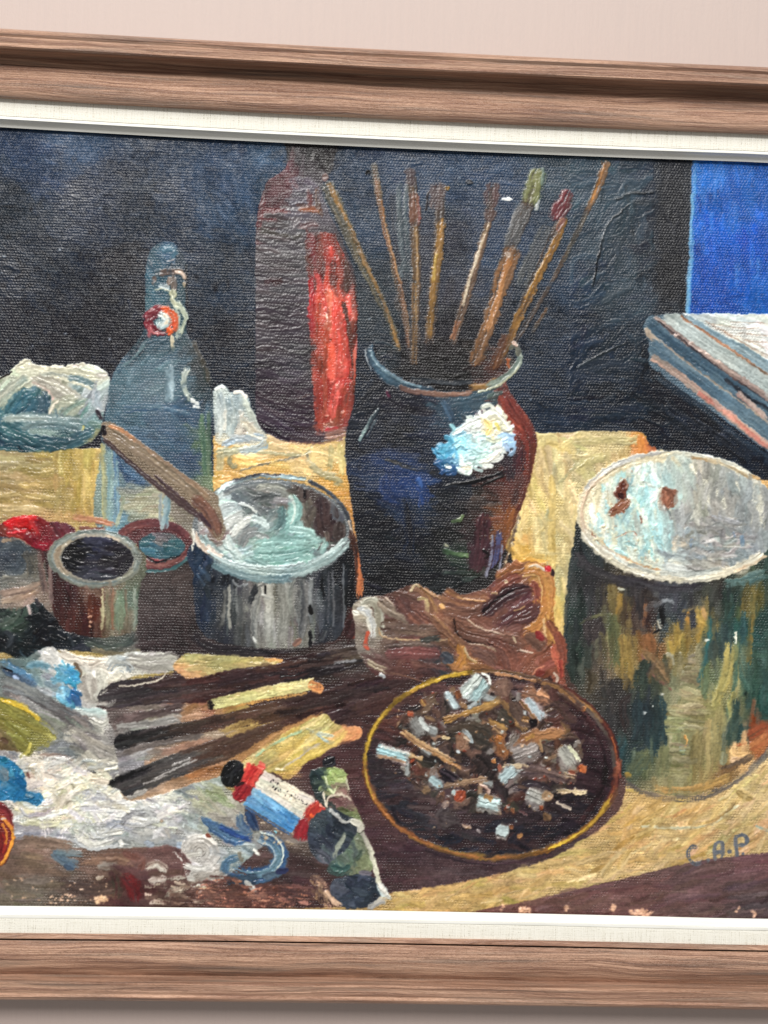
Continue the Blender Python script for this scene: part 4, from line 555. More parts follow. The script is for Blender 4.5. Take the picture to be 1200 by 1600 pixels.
for p, w, c, c2, h in [([(165, 1280), (200, 1285), (240, 1292)], 4, (186, 190, 196), (140, 146, 156), 1.), ([(160, 1286), (190, 1292), (215, 1300)], 9, (146, 152, 164), (176, 178, 184), .8), ([(150, 1200), (165, 1208), (190, 1232)], 4, (176, 160, 140), (220, 214, 196), 1.), ([(42, 1205), (45, 1218)], 4, (112, 76, 70), None, .5),
                       ([(30, 1285), (80, 1288), (120, 1284), (150, 1280)], 9, (184, 184, 150), (206, 204, 176), 1.), ([(20, 1262), (50, 1268), (55, 1262)], 6, (206, 200, 150), (226, 220, 196), 1.1), ([(20, 1298), (60, 1298), (110, 1305)], 14, (134, 136, 148), (156, 150, 150), .7), ([(70, 1306), (100, 1310), (130, 1318)], 3, (230, 226, 220), (150, 150, 156), 1.2),
                       ([(118, 1300), (130, 1312), (150, 1320), (180, 1310)], 10, (190, 190, 178), (222, 220, 212), 1.2), ([(115, 1308), (125, 1320), (150, 1326), (190, 1320)], 5, (206, 206, 200), (160, 164, 166), 1.2), ([(140, 1302), (170, 1300), (195, 1296)], 12, (222, 220, 210), (190, 190, 180), 1.4), ([(186, 1312), (192, 1322)], 6, (226, 226, 220), None, 1.3),
                       ([(200, 1300), (230, 1310), (260, 1305)], 16, (138, 146, 152), (160, 162, 160), .6), ([(225, 1315), (240, 1320)], 9, (172, 186, 204), (140, 150, 160), .8), ([(245, 1285), (260, 1300), (262, 1315)], 14, (176, 170, 160), (150, 152, 154), .8), ([(275, 1318), (285, 1325)], 14, (150, 178, 206), (176, 190, 204), 1.), ([(250, 1280), (254, 1284)], 5, (120, 84, 50), (220, 200, 180), 1.1)]:
    st(p, w, c, c2, h=h, tp=.4)
hatch(M((275, 1225), (340, 1208), (350, 1240), (375, 1265), (370, 1290), (320, 1300), (280, 1290)), [(290, 1240, (146, 152, 156)), (330, 1215, (160, 164, 160)), (335, 1238, (150, 156, 120)), (350, 1265, (166, 162, 146)), (300, 1270, (160, 168, 166)), (370, 1290, (140, 130, 124)), (310, 1255, (166, 166, 138))], 90, 34, 8, 25, aj=12, h=.6, c2j=14)
for poly, an in [([(86, 1046), (98, 1039), (108, 1042), (118, 1050), (122, 1064), (116, 1073), (104, 1066), (94, 1058)], [(96, 1050, (96, 156, 182)), (112, 1056, (54, 140, 182)), (114, 1068, (70, 164, 204))]),
                 ([(86, 1080), (100, 1077), (114, 1080), (123, 1087), (121, 1096), (108, 1103), (96, 1098)], [(96, 1086, (110, 160, 186)), (112, 1088, (48, 108, 164)), (118, 1092, (44, 84, 130)), (104, 1099, (104, 168, 196))])]:
    m_ = M(*poly); fill(m_, an, h=.6); hatch(m_, an, 40, 15, 5, 40, aj=40, h=1.3, c2j=20, cj=10, curve=.5, clip=False)
hatch(M((-40, 1090), (60, 1090), (150, 1140), (110, 1190), (40, 1185), (-40, 1190)), [(112, 116, 116), (128, 126, 124), (104, 104, 108), (140, 136, 130)], 50, 40, 8, 32, aj=8, h=.7, c2j=16, dry=.4)
hatch(M((0, 1190), (260, 1200), (280, 1300), (120, 1310), (0, 1300)), [(218, 214, 198), (196, 196, 192), (176, 178, 180), (224, 220, 204), (206, 206, 200)], 110, 44, 8, lambda x, y: -10 if y < 1250 else 8, aj=22, h=1.5, c2j=20, dry=.45, curve=.5)
CUR[0] = 26
ye = M((-200, 1080), (-40, 1080), (0, 1088), (30, 1098), (65, 1122), (86, 1142), (88, 1155), (60, 1168), (45, 1182), (35, 1176), (0, 1172), (-200, 1165))
YE = [(20, 1110, (138, 130, 62)), (60, 1140, (130, 128, 70)), (30, 1150, (124, 122, 60)), (0, 1165, (112, 92, 62)), (75, 1150, (150, 144, 74)), (-100, 1120, (138, 130, 60))]
fill(ye, YE, h=.5); hatch(ye, YE, 90, 44, 8, 33, aj=6, h=.8, c2j=16, cj=6)
st([(0, 1092), (30, 1102), (66, 1126)], 6, (206, 174, 52), (176, 156, 58), h=1.3); st([(0, 1120), (25, 1140), (48, 1165)], 3, (112, 108, 44), None, h=.7); st([(48, 1160), (44, 1172), (38, 1178)], 5, (190, 180, 90), None, h=1.2); st([(0, 1155), (12, 1160)], 13, (84, 60, 44), (104, 80, 60), h=.6); st([(28, 1180), (40, 1180)], 4, (214, 210, 190), None, h=1.2)
st([(60, 1122), (84, 1140), (96, 1156)], 9, (124, 124, 96), (116, 118, 112), h=.7, dry=.6); st([(50, 1172), (72, 1164), (92, 1154)], 9, (122, 122, 108), (112, 112, 84), h=.7, dry=.6)
CUR[0] = 27
bb = M((-120, 1200), (-20, 1184), (0, 1180), (20, 1190), (38, 1208), (42, 1230), (46, 1236), (66, 1240), (68, 1250), (58, 1260), (40, 1252), (0, 1250), (-120, 1250))
fill(bb, (34, 108, 152), h=.8); hatch(bb, [(10, 1195, (56, 128, 160)), (30, 1220, (28, 100, 150)), (10, 1235, (44, 120, 164)), (0, 1212, (90, 112, 122)), (30, 1195, (70, 140, 168)), (60, 1248, (36, 106, 150)), (-60, 1220, (30, 110, 160))], 110, 18, 6, 30, aj=50, h=1.4, c2j=24, curve=.7)
st([(0, 1200), (8, 1214), (4, 1230)], 11, (136, 118, 104), (84, 116, 134), h=.8); st([(40, 1240), (52, 1244)], 5, (120, 140, 150), None, h=.8)
CUR[0] = 28
fill(M((-60, 1260), (-10, 1250), (10, 1258), (19, 1275), (22, 1300), (16, 1330), (4, 1352), (-30, 1350), (-60, 1340)), (126, 40, 36), h=1.)
for p, w, c, c2, h in [([(-20, 1256), (5, 1262), (15, 1275), (18, 1290)], 9, (130, 48, 50), (100, 34, 36), 1.4), ([(0, 1275), (16, 1290), (20, 1310), (8, 1340), (0, 1352)], 5, (226, 150, 50), (196, 110, 40), 1.6), ([(0, 1300), (5, 1315), (2, 1335)], 10, (150, 40, 30), (110, 30, 30), 1.2), ([(2, 1285), (10, 1300), (8, 1320)], 3, (214, 130, 50), None, 1.4), ([(0, 1280), (10, 1278)], 3, (196, 176, 160), None, 1.2)]: st(p, w, c, c2, h=h)
CUR[0] = 29
st([(80, 1328), (100, 1345), (125, 1352)], 14, (84, 104, 120), (104, 118, 126), h=.8); st([(85, 1328), (110, 1332), (130, 1335)], 11, (92, 112, 120), (120, 126, 126), h=.8); st([(100, 1352), (115, 1358)], 10, (74, 92, 112), None, h=.8)
CUR[0] = 0
for p, w, c, c2, h in [([(30, 1312), (70, 1315), (115, 1322)], 14, (130, 108, 92), (104, 86, 74), .7), ([(30, 1335), (70, 1340)], 10, (136, 114, 92), (110, 92, 78), .7), ([(130, 1345), (180, 1340), (210, 1350)], 14, (112, 82, 66), (134, 104, 84), .6), ([(150, 1355), (185, 1352)], 10, (146, 140, 130), (120, 104, 92), .7),
                       ([(10, 1375), (60, 1375), (90, 1380)], 14, (128, 114, 100), (100, 88, 78), .7), ([(90, 1380), (150, 1388), (190, 1380)], 22, (76, 60, 54), (96, 76, 66), .5), ([(150, 1372), (162, 1370)], 6, (214, 206, 190), (150, 130, 110), 1.1), ([(190, 1330), (220, 1345), (216, 1360)], 12, (96, 62, 54), (120, 80, 70), .6), ([(180, 1362), (186, 1385), (182, 1405)], 18, (70, 62, 50), (84, 50, 48), .5),
                       ([(190, 1365), (208, 1385), (214, 1410)], 22, (112, 34, 34), (84, 36, 38), .6), ([(230, 1330), (270, 1330), (290, 1350), (285, 1370)], 14, (112, 80, 76), (92, 66, 64), .6), ([(225, 1355), (245, 1350), (262, 1362)], 14, (190, 184, 172), (150, 134, 122), 1.), ([(232, 1375), (260, 1372)], 14, (206, 196, 184), (150, 130, 120), 1.), ([(258, 1390), (262, 1375), (290, 1370)], 5, (206, 200, 186), (140, 130, 116), 1.),
                       ([(262, 1408), (268, 1392), (295, 1385)], 9, (176, 168, 150), (130, 120, 108), .9), ([(270, 1330), (284, 1345)], 3, (232, 230, 222), None, 1.3), ([(0, 1395), (60, 1400)], 18, (98, 92, 78), (114, 100, 84), .5)]:
    st(p, w, c, c2, h=h, dry=.2)
CUR[0] = 21
for r in (6, 12, 18, 24): st(ell(312, 1330, r*1.15, r, 20, 14, 150, 400), 6, (202, 198, 190), (168, 162, 152), h=1.2, tp=.2)
st([(285, 1350), (310, 1358), (330, 1350)], 9, (206, 204, 196), (160, 154, 146), h=1.2); st([(300, 1370), (340, 1365), (350, 1350)], 14, (184, 178, 168), (150, 142, 132), h=.9); st([(295, 1310), (320, 1306), (340, 1320)], 5, (230, 226, 216), None, h=1.3); st([(322, 1302), (328, 1308)], 6, (120, 60, 44), None, h=.8)
CUR[0] = 30
for p, w, c, c2, h in [([(314, 1276), (340, 1295), (370, 1308), (395, 1300)], [8, 20, 22, 18], (54, 84, 124), (80, 112, 142), .9), ([(372, 1270), (378, 1290), (392, 1300)], 14, (104, 124, 136), (60, 86, 124), 1.), ([(385, 1265), (395, 1285), (402, 1300)], 13, (34, 50, 84), (56, 80, 116), 1.), ([(340, 1290), (370, 1305), (395, 1312)], 7, (44, 74, 134), (36, 60, 110), 1.),
                       ([(405, 1305), (425, 1315), (438, 1335), (425, 1360), (395, 1368), (360, 1358)], 22, (56, 88, 128), (92, 124, 140), 1.1), ([(405, 1300), (430, 1308), (442, 1330), (436, 1352), (418, 1368)], 3, (206, 216, 206), (150, 170, 170), 1.6), ([(400, 1312), (422, 1322), (430, 1338), (420, 1355)], 3, (150, 170, 180), None, 1.3), ([(395, 1325), (405, 1336)], 4, (220, 220, 210), None, 1.3),
                       ([(350, 1365), (355, 1345), (375, 1338)], 12, (92, 122, 136), (64, 92, 116), 1.), ([(352, 1372), (380, 1375), (405, 1372)], 16, (60, 80, 98), (44, 60, 82), .8), ([(410, 1370), (440, 1362)], 12, (50, 72, 96), (80, 100, 116), .8), ([(428, 1299), (432, 1300)], 6, (120, 190, 206), None, 1.3), ([(430, 1362), (450, 1358)], 9, (44, 50, 84), None, .8),
                       ([(382, 1375), (395, 1388), (402, 1388)], 8, (206, 206, 200), (160, 160, 156), 1.3), ([(372, 1330), (378, 1345)], 6, (120, 116, 100), None, .9)]:
    st(p, w, c, c2, h=h, tp=.4)
CUR[0] = 0
hatch(M((318, 1372), (345, 1368), (380, 1376), (420, 1384), (480, 1380), (478, 1416), (318, 1416)), [(186, 122, 98), (206, 138, 108), (140, 92, 76), (96, 62, 54), (84, 52, 46), (96, 62, 54)], 150, 22, 4.5, 4, aj=14, h=.5, dry=.75, c2j=16)
hatch(M((484, 1372), (500, 1368), (524, 1400), (530, 1418), (496, 1416)), [(196, 158, 126), (150, 120, 96), (110, 84, 70)], 40, 20, 4.5, 50, aj=20, h=.5, dry=.7)
hatch(box(226, 1376, 330, 1417), [(186, 168, 146), (120, 92, 80), (90, 62, 56)], 50, 22, 4.5, 3, aj=12, h=.5, dry=.7); speck(box(10, 1372, 180, 1415), (206, 170, 140), 40, (.8, 1.8), h=.3); speck(M((148, 1405), (155, 1398), (168, 1402), (166, 1410), (152, 1412)), (232, 190, 150), 30, (1, 2.2), h=.3)
speck(box(90, 1396, 130, 1412), (222, 180, 150), 12, (1, 2), h=.3); speck(box(410, 1270, 460, 1320), (190, 170, 140), 50, (.8, 1.8), h=.3)
# ---- dark brush handles lying fanned over the table
CUR[0] = 0
gp = M((168, 1100), (230, 1090), (320, 1085), (420, 1110), (520, 1100), (520, 1130), (400, 1190), (300, 1225), (200, 1250), (185, 1200), (180, 1150))
GP = [(200, 1122, (96, 84, 80)), (215, 1135, (150, 148, 146)), (260, 1118, (136, 128, 118)), (300, 1118, (164, 126, 96)), (325, 1112, (150, 100, 74)), (210, 1185, (140, 138, 142)), (250, 1175, (150, 130, 112)), (300, 1165, (150, 114, 88)), (335, 1155, (150, 128, 108)), (240, 1195, (160, 118, 84)), (370, 1140, (176, 148, 86)), (230, 1240, (170, 140, 110)), (330, 1200, (170, 124, 84))]
fill(gp, GP, h=.2); hatch(gp, GP, 90, 60, 9, -15, aj=5, h=.6, c2j=16)
for p_, w_, c_ in [([(176, 1126), (230, 1116), (290, 1104)], 12, (92, 76, 74)), ([(180, 1136), (230, 1130), (285, 1122)], 9, (160, 158, 154)), ([(196, 1182), (240, 1172)], 7, (184, 182, 180)), ([(190, 1178), (250, 1160), (320, 1148)], 9, (120, 110, 104))]: st(p_, w_, c_, tuple(int(q*.85) for q in c_), h=.9)
CUR[0] = 20
def stick(poly, anch, n, seed_ang, w=8):
    m_ = M(*poly); fill(m_, anch, h=.3); hatch(m_, anch, n, 90, w, seed_ang, aj=2.5, h=.7, c2j=15, cj=6, curve=.03, dry=.1)
stick([(153, 1090), (162, 1076), (185, 1064), (258, 1056), (330, 1046), (450, 1028), (569, 1004), (640, 996), (655, 1008), (600, 1022), (575, 1036), (491, 1060), (400, 1080), (325, 1096), (240, 1100), (172, 1106)],
      [(165, 1092, (84, 76, 76)), (185, 1080, (58, 52, 54)), (220, 1085, (52, 46, 48)), (260, 1066, (62, 46, 46)), (280, 1090, (76, 62, 60)), (330, 1070, (76, 46, 42)), (420, 1050, (74, 46, 42)), (400, 1075, (54, 40, 42)), (480, 1052, (44, 36, 40)), (540, 1036, (42, 36, 42)), (500, 1022, (72, 56, 50)), (580, 1014, (82, 66, 58)), (640, 1002, (84, 66, 60))], 130, lambda x, y: -10)
stick([(182, 1150), (230, 1138), (310, 1124), (420, 1098), (517, 1074), (600, 1054), (640, 1060), (600, 1080), (517, 1104), (413, 1130), (341, 1141), (240, 1158), (186, 1172)],
      [(190, 1160, (52, 50, 52)), (215, 1150, (46, 42, 44)), (240, 1148, (58, 50, 48)), (300, 1136, (70, 56, 50)), (400, 1112, (82, 58, 46)), (500, 1088, (66, 48, 44)), (560, 1070, (54, 40, 42)), (600, 1068, (66, 46, 44))], 110, lambda x, y: -13)
stick([(172, 1220), (258, 1183), (351, 1150), (420, 1130), (517, 1100), (600, 1080), (620, 1100), (560, 1120), (500, 1128), (465, 1134), (372, 1180), (310, 1202), (260, 1222), (203, 1245), (186, 1234)],
      [(190, 1230, (56, 54, 54)), (240, 1205, (66, 62, 60)), (300, 1190, (82, 78, 74)), (340, 1165, (84, 62, 50)), (400, 1150, (86, 62, 48)), (460, 1124, (84, 58, 46)), (540, 1105, (66, 46, 46)), (590, 1095, (74, 50, 46))], 120, lambda x, y: -19)
for p_, w_, c_, h_ in [([(184, 1072), (220, 1068), (250, 1061), (260, 1050)], 2.6, (212, 204, 186), 1.5), ([(240, 1216), (275, 1200), (310, 1184)], 2.6, (176, 172, 168), 1.3), ([(222, 1226), (262, 1210)], 2.5, (150, 146, 142), 1.2), ([(268, 1196), (300, 1184)], 3, (150, 146, 142), 1.2),
                     ([(210, 1240), (230, 1234)], 5, (170, 164, 156), 1.2), ([(520, 1036), (560, 1030)], 4, (128, 128, 130), 1.), ([(500, 1042), (540, 1040)], 3, (84, 78, 80), .8)]: st(p_, w_, c_, None, h=h_)
CUR[0] = 21
for p_, w_, c_ in [([(150, 1098), (168, 1100), (184, 1092)], 7, (150, 146, 140)), ([(156, 1084), (168, 1076)], 6, (176, 172, 160)), ([(176, 1146), (190, 1142), (204, 1144)], 6, (120, 114, 110)), ([(178, 1174), (196, 1172)], 6, (128, 124, 122)), ([(172, 1216), (184, 1208), (196, 1206)], 7, (140, 138, 138)), ([(190, 1246), (206, 1244), (230, 1236)], 6, (170, 166, 158))]:
    st(p_, w_, c_, tuple(int(q*.8) for q in c_), h=.9, dry=.5, rag=.3)
CUR[0] = 0
oy = M((270, 1040), (284, 1026), (295, 1020), (345, 1024), (420, 1028), (442, 1030), (430, 1038), (360, 1046), (300, 1060), (280, 1052))
OY = [(300, 1030, (172, 162, 104)), (350, 1034, (166, 158, 102)), (400, 1032, (176, 156, 98)), (430, 1032, (206, 158, 90)), (290, 1050, (196, 148, 100))]
fill(oy, OY, h=.4); hatch(oy, OY, 40, 40, 6, 2, aj=6, h=.8, c2j=14)
ly = M((326, 1098), (332, 1092), (400, 1076), (484, 1060), (488, 1064), (494, 1070), (480, 1080), (400, 1094), (334, 1108))
LY = [(340, 1098, (196, 190, 128)), (400, 1084, (204, 196, 134)), (470, 1068, (206, 196, 132))]
fill(ly, LY, h=.5); hatch(ly, LY, 36, 60, 5, -12, aj=2, h=1., c2j=14)
for p, w, c, c2, h in [([(345, 1109), (400, 1096), (480, 1082)], 4, (210, 160, 90), (160, 120, 70), .8), ([(482, 1068), (494, 1074), (504, 1078)], 15, (226, 160, 98), (190, 120, 70), .9), ([(326, 1094), (331, 1108)], 8, (44, 34, 32), None, .7),
                       ([(350, 1146), (380, 1134), (408, 1128)], [14, 17, 10], (188, 162, 96), (150, 120, 70), .8), ([(340, 1206), (370, 1188), (400, 1170), (440, 1146), (480, 1128), (510, 1118)], 13, (186, 138, 84), (160, 116, 72), .5)]:
    st(p, w, c, c2, h=h, tp=.3, dry=.1)
oc = M((365, 1205), (385, 1185), (410, 1168), (450, 1142), (490, 1122), (510, 1116), (522, 1130), (545, 1136), (562, 1135), (565, 1150), (545, 1160), (520, 1168), (498, 1182), (480, 1190), (465, 1208), (450, 1217), (430, 1208), (405, 1206))
fill(oc, [(400, 1190, (196, 164, 96)), (450, 1180, (198, 176, 96)), (500, 1140, (196, 180, 108)), (550, 1148, (222, 156, 102)), (450, 1210, (200, 158, 92))], h=.4)
hatch(oc, [(400, 1190, (186, 172, 112)), (450, 1170, (200, 170, 96)), (480, 1180, (200, 176, 84)), (500, 1130, (196, 182, 116)), (550, 1148, (222, 156, 102)), (450, 1205, (196, 168, 84))], 90, 44, 7, -33, aj=7, h=.8, c2j=18)
for p, w, c, h in [([(398, 1182), (430, 1160), (475, 1140)], 4, (166, 190, 146), 1.1), ([(478, 1138), (500, 1146), (522, 1150)], 5, (206, 210, 182), 1.3), ([(490, 1142), (510, 1158), (526, 1160)], 4, (176, 192, 182), 1.2), ([(440, 1200), (470, 1180), (500, 1160)], 3, (190, 176, 150), 1.), ([(430, 1200), (446, 1202)], 4, (236, 222, 180), 1.2)]: st(p, w, c, None, h=h)
st([(540, 1140), (556, 1142)], 12, (228, 160, 110), (206, 140, 90), h=.7)
# ---- big paint can
CUR[0] = 22
cn = mask(list(cr([(900, 815), (893, 880), (888, 940), (883, 1000), (884, 1040), (900, 1075), (930, 1115), (955, 1160), (968, 1200), (976, 1215), (1000, 1232), (1060, 1244), (1110, 1236), (1160, 1210), (1200, 1170), (1230, 1120)], 6))+[(1232, 820), (1060, 780)], False)
CN = [(905, 870, (46, 54, 54)), (930, 920, (52, 50, 52)), (900, 960, (48, 62, 56)), (905, 1030, (50, 62, 56)), (930, 980, (62, 56, 56)), (930, 1040, (98, 86, 70)), (960, 1000, (110, 104, 68)), (965, 930, (110, 92, 52)), (985, 920, (58, 54, 54)), (1000, 960, (66, 50, 46)), (980, 1030, (128, 110, 62)), (1015, 1010, (138, 98, 60)),
      (1010, 1060, (60, 68, 56)), (1000, 1110, (46, 54, 54)), (1020, 1150, (42, 62, 66)), (960, 1080, (62, 58, 54)), (950, 1140, (58, 56, 56)), (970, 1180, (52, 70, 66)), (1010, 1190, (100, 106, 76)), (1030, 1220, (140, 130, 92)), (1050, 930, (70, 72, 78)), (1040, 970, (62, 72, 74)), (1060, 1000, (146, 122, 60)), (1075, 970, (56, 58, 66)),
      (1095, 980, (140, 120, 66)), (1080, 1040, (130, 118, 84)), (1060, 1080, (120, 122, 92)), (1075, 1110, (150, 142, 100)), (1060, 1160, (132, 130, 92)), (1085, 1190, (138, 124, 78)), (1050, 1200, (140, 134, 96)), (1110, 1060, (106, 118, 86)), (1120, 1000, (56, 74, 72)), (1110, 1110, (140, 134, 84)), (1110, 1180, (156, 142, 92)),
      (1140, 1060, (150, 140, 86)), (1140, 930, (46, 66, 58)), (1120, 920, (58, 58, 52)), (1160, 980, (42, 78, 74)), (1170, 940, (110, 98, 52)), (1190, 960, (44, 70, 62)), (1175, 1060, (56, 84, 74)), (1190, 1100, (42, 78, 72)), (1150, 1140, (48, 72, 68)), (1180, 1140, (140, 72, 44)), (1190, 1160, (150, 88, 50)), (1155, 1180, (200, 160, 106)), (1130, 1210, (140, 110, 70)), (1140, 1110, (110, 112, 78)), (1220, 900, (50, 70, 64))]
fill(cn, CN, h=.2); hatch(cn, CN, 620, 50, 8, lambda x, y: 90+(x-1050)*.01, aj=3, cj=7, h=.5, c2j=20, dry=.2)
for p, w, c, c2, h in [([(967, 925), (966, 950), (960, 975)], 9, (150, 118, 54), (110, 92, 56), .7), ([(905, 975), (935, 960), (960, 958)], 6, (110, 108, 76), (70, 74, 60), .6), ([(955, 960), (960, 1010), (958, 1050)], 16, (104, 104, 66), (80, 86, 60), .5), ([(975, 988), (978, 1030), (984, 1080)], 18, (150, 126, 68), (120, 98, 56), .7),
                       ([(1010, 990), (1015, 1018)], 24, (140, 92, 56), (116, 80, 54), .7), ([(1002, 1020), (1025, 1040), (1045, 1068)], [12, 24, 10], (140, 110, 76), (110, 92, 66), .9), ([(1000, 1020), (1020, 1055), (1050, 1078)], 3, (130, 92, 80), None, .9), ([(1012, 1030), (1000, 1060), (1005, 1080)], 20, (56, 68, 58), (44, 54, 50), .4),
                       ([(985, 1085), (970, 1100), (975, 1140)], 18, (66, 54, 52), (54, 52, 52), .4), ([(1000, 1090), (1000, 1150), (985, 1170)], 26, (42, 50, 54), (46, 62, 66), .4), ([(1028, 1085), (1030, 1130), (1022, 1160)], 22, (44, 54, 54), (48, 68, 70), .5), ([(1055, 970), (1058, 1000), (1052, 1020)], 10, (176, 144, 62), (130, 112, 64), .9),
                       ([(1045, 1000), (1050, 1030)], 8, (132, 124, 66), (170, 140, 66), .8), ([(1090, 945), (1095, 970), (1086, 1005)], 12, (180, 140, 62), (120, 112, 64), .9), ([(1098, 945), (1100, 965)], 7, (176, 140, 90), None, .8), ([(1075, 955), (1072, 975)], 5, (160, 118, 56), None, .8), ([(1065, 955), (1085, 948)], 6, (110, 98, 72), None, .6),
                       ([(1020, 948), (1040, 938), (1055, 942)], 5, (150, 156, 160), (80, 84, 90), 1.), ([(1040, 1022), (1048, 1024), (1050, 1040)], 7, (190, 182, 150), (140, 134, 106), 1.), ([(1070, 1030), (1085, 1022)], 5, (130, 120, 100), None, .8), ([(1140, 1000), (1137, 1040), (1125, 1080), (1112, 1110)], [16, 16, 14, 10], (180, 164, 94), (130, 126, 76), .9),
                       ([(1149, 985), (1147, 1010)], 3, (226, 226, 206), None, 1.2), ([(1150, 1000), (1148, 1060), (1135, 1120)], 6, (64, 96, 84), (90, 110, 84), .7), ([(1178, 925), (1172, 980), (1168, 1040)], 8, (132, 110, 56), (90, 92, 60), .7), ([(1146, 1080), (1140, 1110)], 9, (166, 156, 84), (120, 120, 76), .8),
                       ([(1108, 960), (1106, 1000), (1095, 1050), (1090, 1075)], 7, (60, 110, 108), (50, 82, 80), .7), ([(1098, 1040), (1100, 1085)], 12, (118, 126, 88), (96, 112, 84), .7), ([(1122, 1100), (1118, 1150), (1115, 1200)], 16, (158, 146, 96), (126, 118, 78), .8), ([(1108, 1120), (1104, 1210)], 6, (176, 158, 104), None, .8), ([(1090, 1145), (1088, 1200)], 20, (136, 122, 76), (124, 114, 74), .6),
                       ([(1040, 1160), (1035, 1215)], 16, (120, 122, 84), (100, 104, 74), .6), ([(1010, 1180), (990, 1205), (988, 1215)], 22, (92, 100, 74), (76, 90, 74), .5), ([(970, 1150), (962, 1180), (975, 1195)], 22, (46, 76, 80), (54, 66, 64), .4), ([(1150, 1090), (1145, 1140), (1140, 1160)], 14, (50, 72, 68), (76, 88, 70), .6),
                       ([(1165, 1150), (1185, 1138), (1200, 1132)], 20, (142, 70, 42), (116, 70, 46), .6), ([(1170, 1170), (1190, 1158), (1205, 1145)], 16, (150, 84, 50), (176, 110, 64), .6), ([(1142, 1168), (1148, 1180), (1165, 1178)], 10, (206, 166, 110), (230, 190, 130), 1.1), ([(1140, 1188), (1160, 1186)], 9, (226, 190, 150), (190, 150, 110), 1.1), ([(1150, 1165), (1165, 1160)], 6, (176, 100, 60), None, .8),
                       ([(1130, 1175), (1128, 1195)], 10, (150, 152, 120), (120, 120, 90), .7), ([(1069, 1148), (1073, 1160), (1066, 1170)], 4, (196, 130, 60), (220, 180, 110), 1.1), ([(1062, 1165), (1068, 1178)], 9, (130, 156, 146), (150, 160, 130), .9), ([(1020, 1230), (1060, 1234), (1100, 1228), (1140, 1212)], 10, (160, 128, 72), (190, 150, 90), .6),
                       ([(1120, 1205), (1150, 1195), (1175, 1180)], 10, (122, 92, 60), (90, 74, 60), .5), ([(895, 860), (920, 890), (960, 905), (1010, 915)], 16, (52, 48, 52), (66, 64, 66), .5), ([(960, 900), (1040, 920), (1100, 915)], 12, (56, 52, 58), (72, 72, 76), .5), ([(1130, 912), (1170, 905), (1200, 892)], 12, (70, 98, 96), (100, 124, 120), .6),
                       ([(1160, 900), (1190, 890)], 5, (110, 130, 124), None, .7), ([(1000, 925), (1000, 970)], 14, (60, 54, 52), (48, 44, 46), .5), ([(1030, 950), (1034, 975), (1020, 990)], 5, (30, 30, 30), None, .6), ([(1028, 968), (1032, 982)], 6, (206, 206, 192), (150, 140, 120), 1.3), ([(975, 982), (1000, 983), (1020, 985)], 3, (120, 110, 90), (40, 38, 38), .9), ([(1008, 940), (1006, 980)], 5, (120, 84, 60), None, .5),
                       ([(965, 920), (975, 921)], 4, (170, 170, 150), None, 1.)]:
    st(p, w, c, c2, h=h, tp=.35, clip=cn, dry=.1)
ladder = mask([(1068, 1030), (1090, 1028), (1094, 1080), (1105, 1112), (1098, 1140), (1040, 1150), (1036, 1120), (1058, 1095)], False)
hatch(ladder, [(1080, 1050, (136, 128, 98)), (1080, 1100, (160, 146, 108)), (1060, 1130, (138, 138, 100)), (1090, 1130, (136, 128, 88))], 90, 34, 4.5, 5, aj=7, h=1., c2j=22)
hatch(mask([(1045, 1160), (1078, 1158), (1080, 1215), (1045, 1218)], False), [(1060, 1180, (140, 136, 100)), (1060, 1210, (134, 130, 92))], 30, 26, 4, 4, aj=6, h=.9, c2j=16)
speck(M((1075, 975), (1100, 990), (1060, 1090), (1010, 1110), (1050, 1000)), (220, 222, 214), 3, (1.2, 2)); speck(box(1006, 1111, 1010, 1114), (235, 238, 235), 2, (1.4, 2)); speck(box(1101, 998, 1105, 1001), (235, 238, 225), 2, (1.4, 2))
CUR[0] = 0
st([(975, 1222), (1005, 1238), (1050, 1248), (1100, 1244), (1150, 1220), (1190, 1186), (1215, 1150)], 8, (66, 66, 74), (100, 92, 88), h=.5, a=.75, dry=.3)
st([(975, 1208), (985, 1214)], 8, (170, 140, 60), (120, 100, 60), h=.6)
st([(882, 1000), (886, 930), (893, 870), (897, 850)], 5, (34, 46, 52), None, h=.3, a=.8)
CUR[0] = 22
lt = M(*ell(1060, 806, 158, 100, 3)); fill(lt, (206, 204, 186), h=.8)
LT = [(925, 790, (226, 214, 176)), (920, 830, (224, 216, 190)), (960, 740, (214, 216, 200)), (950, 860, (196, 214, 206)), (985, 830, (176, 208, 202)), (1000, 780, (170, 206, 204)), (1030, 760, (176, 204, 200)), (1010, 850, (196, 212, 200)), (1060, 740, (182, 196, 188)), (980, 880, (210, 208, 180)), (1040, 860, (160, 176, 180)),
      (1070, 810, (150, 152, 150)), (1060, 850, (146, 160, 166)), (1100, 760, (140, 142, 140)), (1110, 740, (150, 150, 142)), (1130, 790, (150, 148, 142)), (1120, 840, (142, 142, 146)), (1160, 830, (130, 140, 150)), (1150, 760, (150, 158, 158)), (1190, 800, (146, 148, 146)), (1110, 880, (160, 156, 146)), (1060, 890, (190, 196, 190)), (1180, 860, (150, 156, 160)), (1000, 720, (214, 216, 206)), (1100, 715, (196, 192, 176)), (1160, 850, (128, 140, 148)), (1090, 790, (180, 180, 166))]
LT = [(x, y, (c[0], c[1], min(c[2], c[1]+2))) for x, y, c in LT]
hatch(lt, LT, 420, 46, 9, lambda x, y: 86 if y < 862 else 8, aj=10, h=1.1, c2j=16, cj=5, curve=.15, sat=2)
hatch(lt & M(*ell(985, 810, 75, 80)), [(176, 212, 208), (160, 204, 206), (206, 216, 198)], 90, 34, 6, 82, aj=14, h=1.4, curve=.3, c2j=14, sat=3)
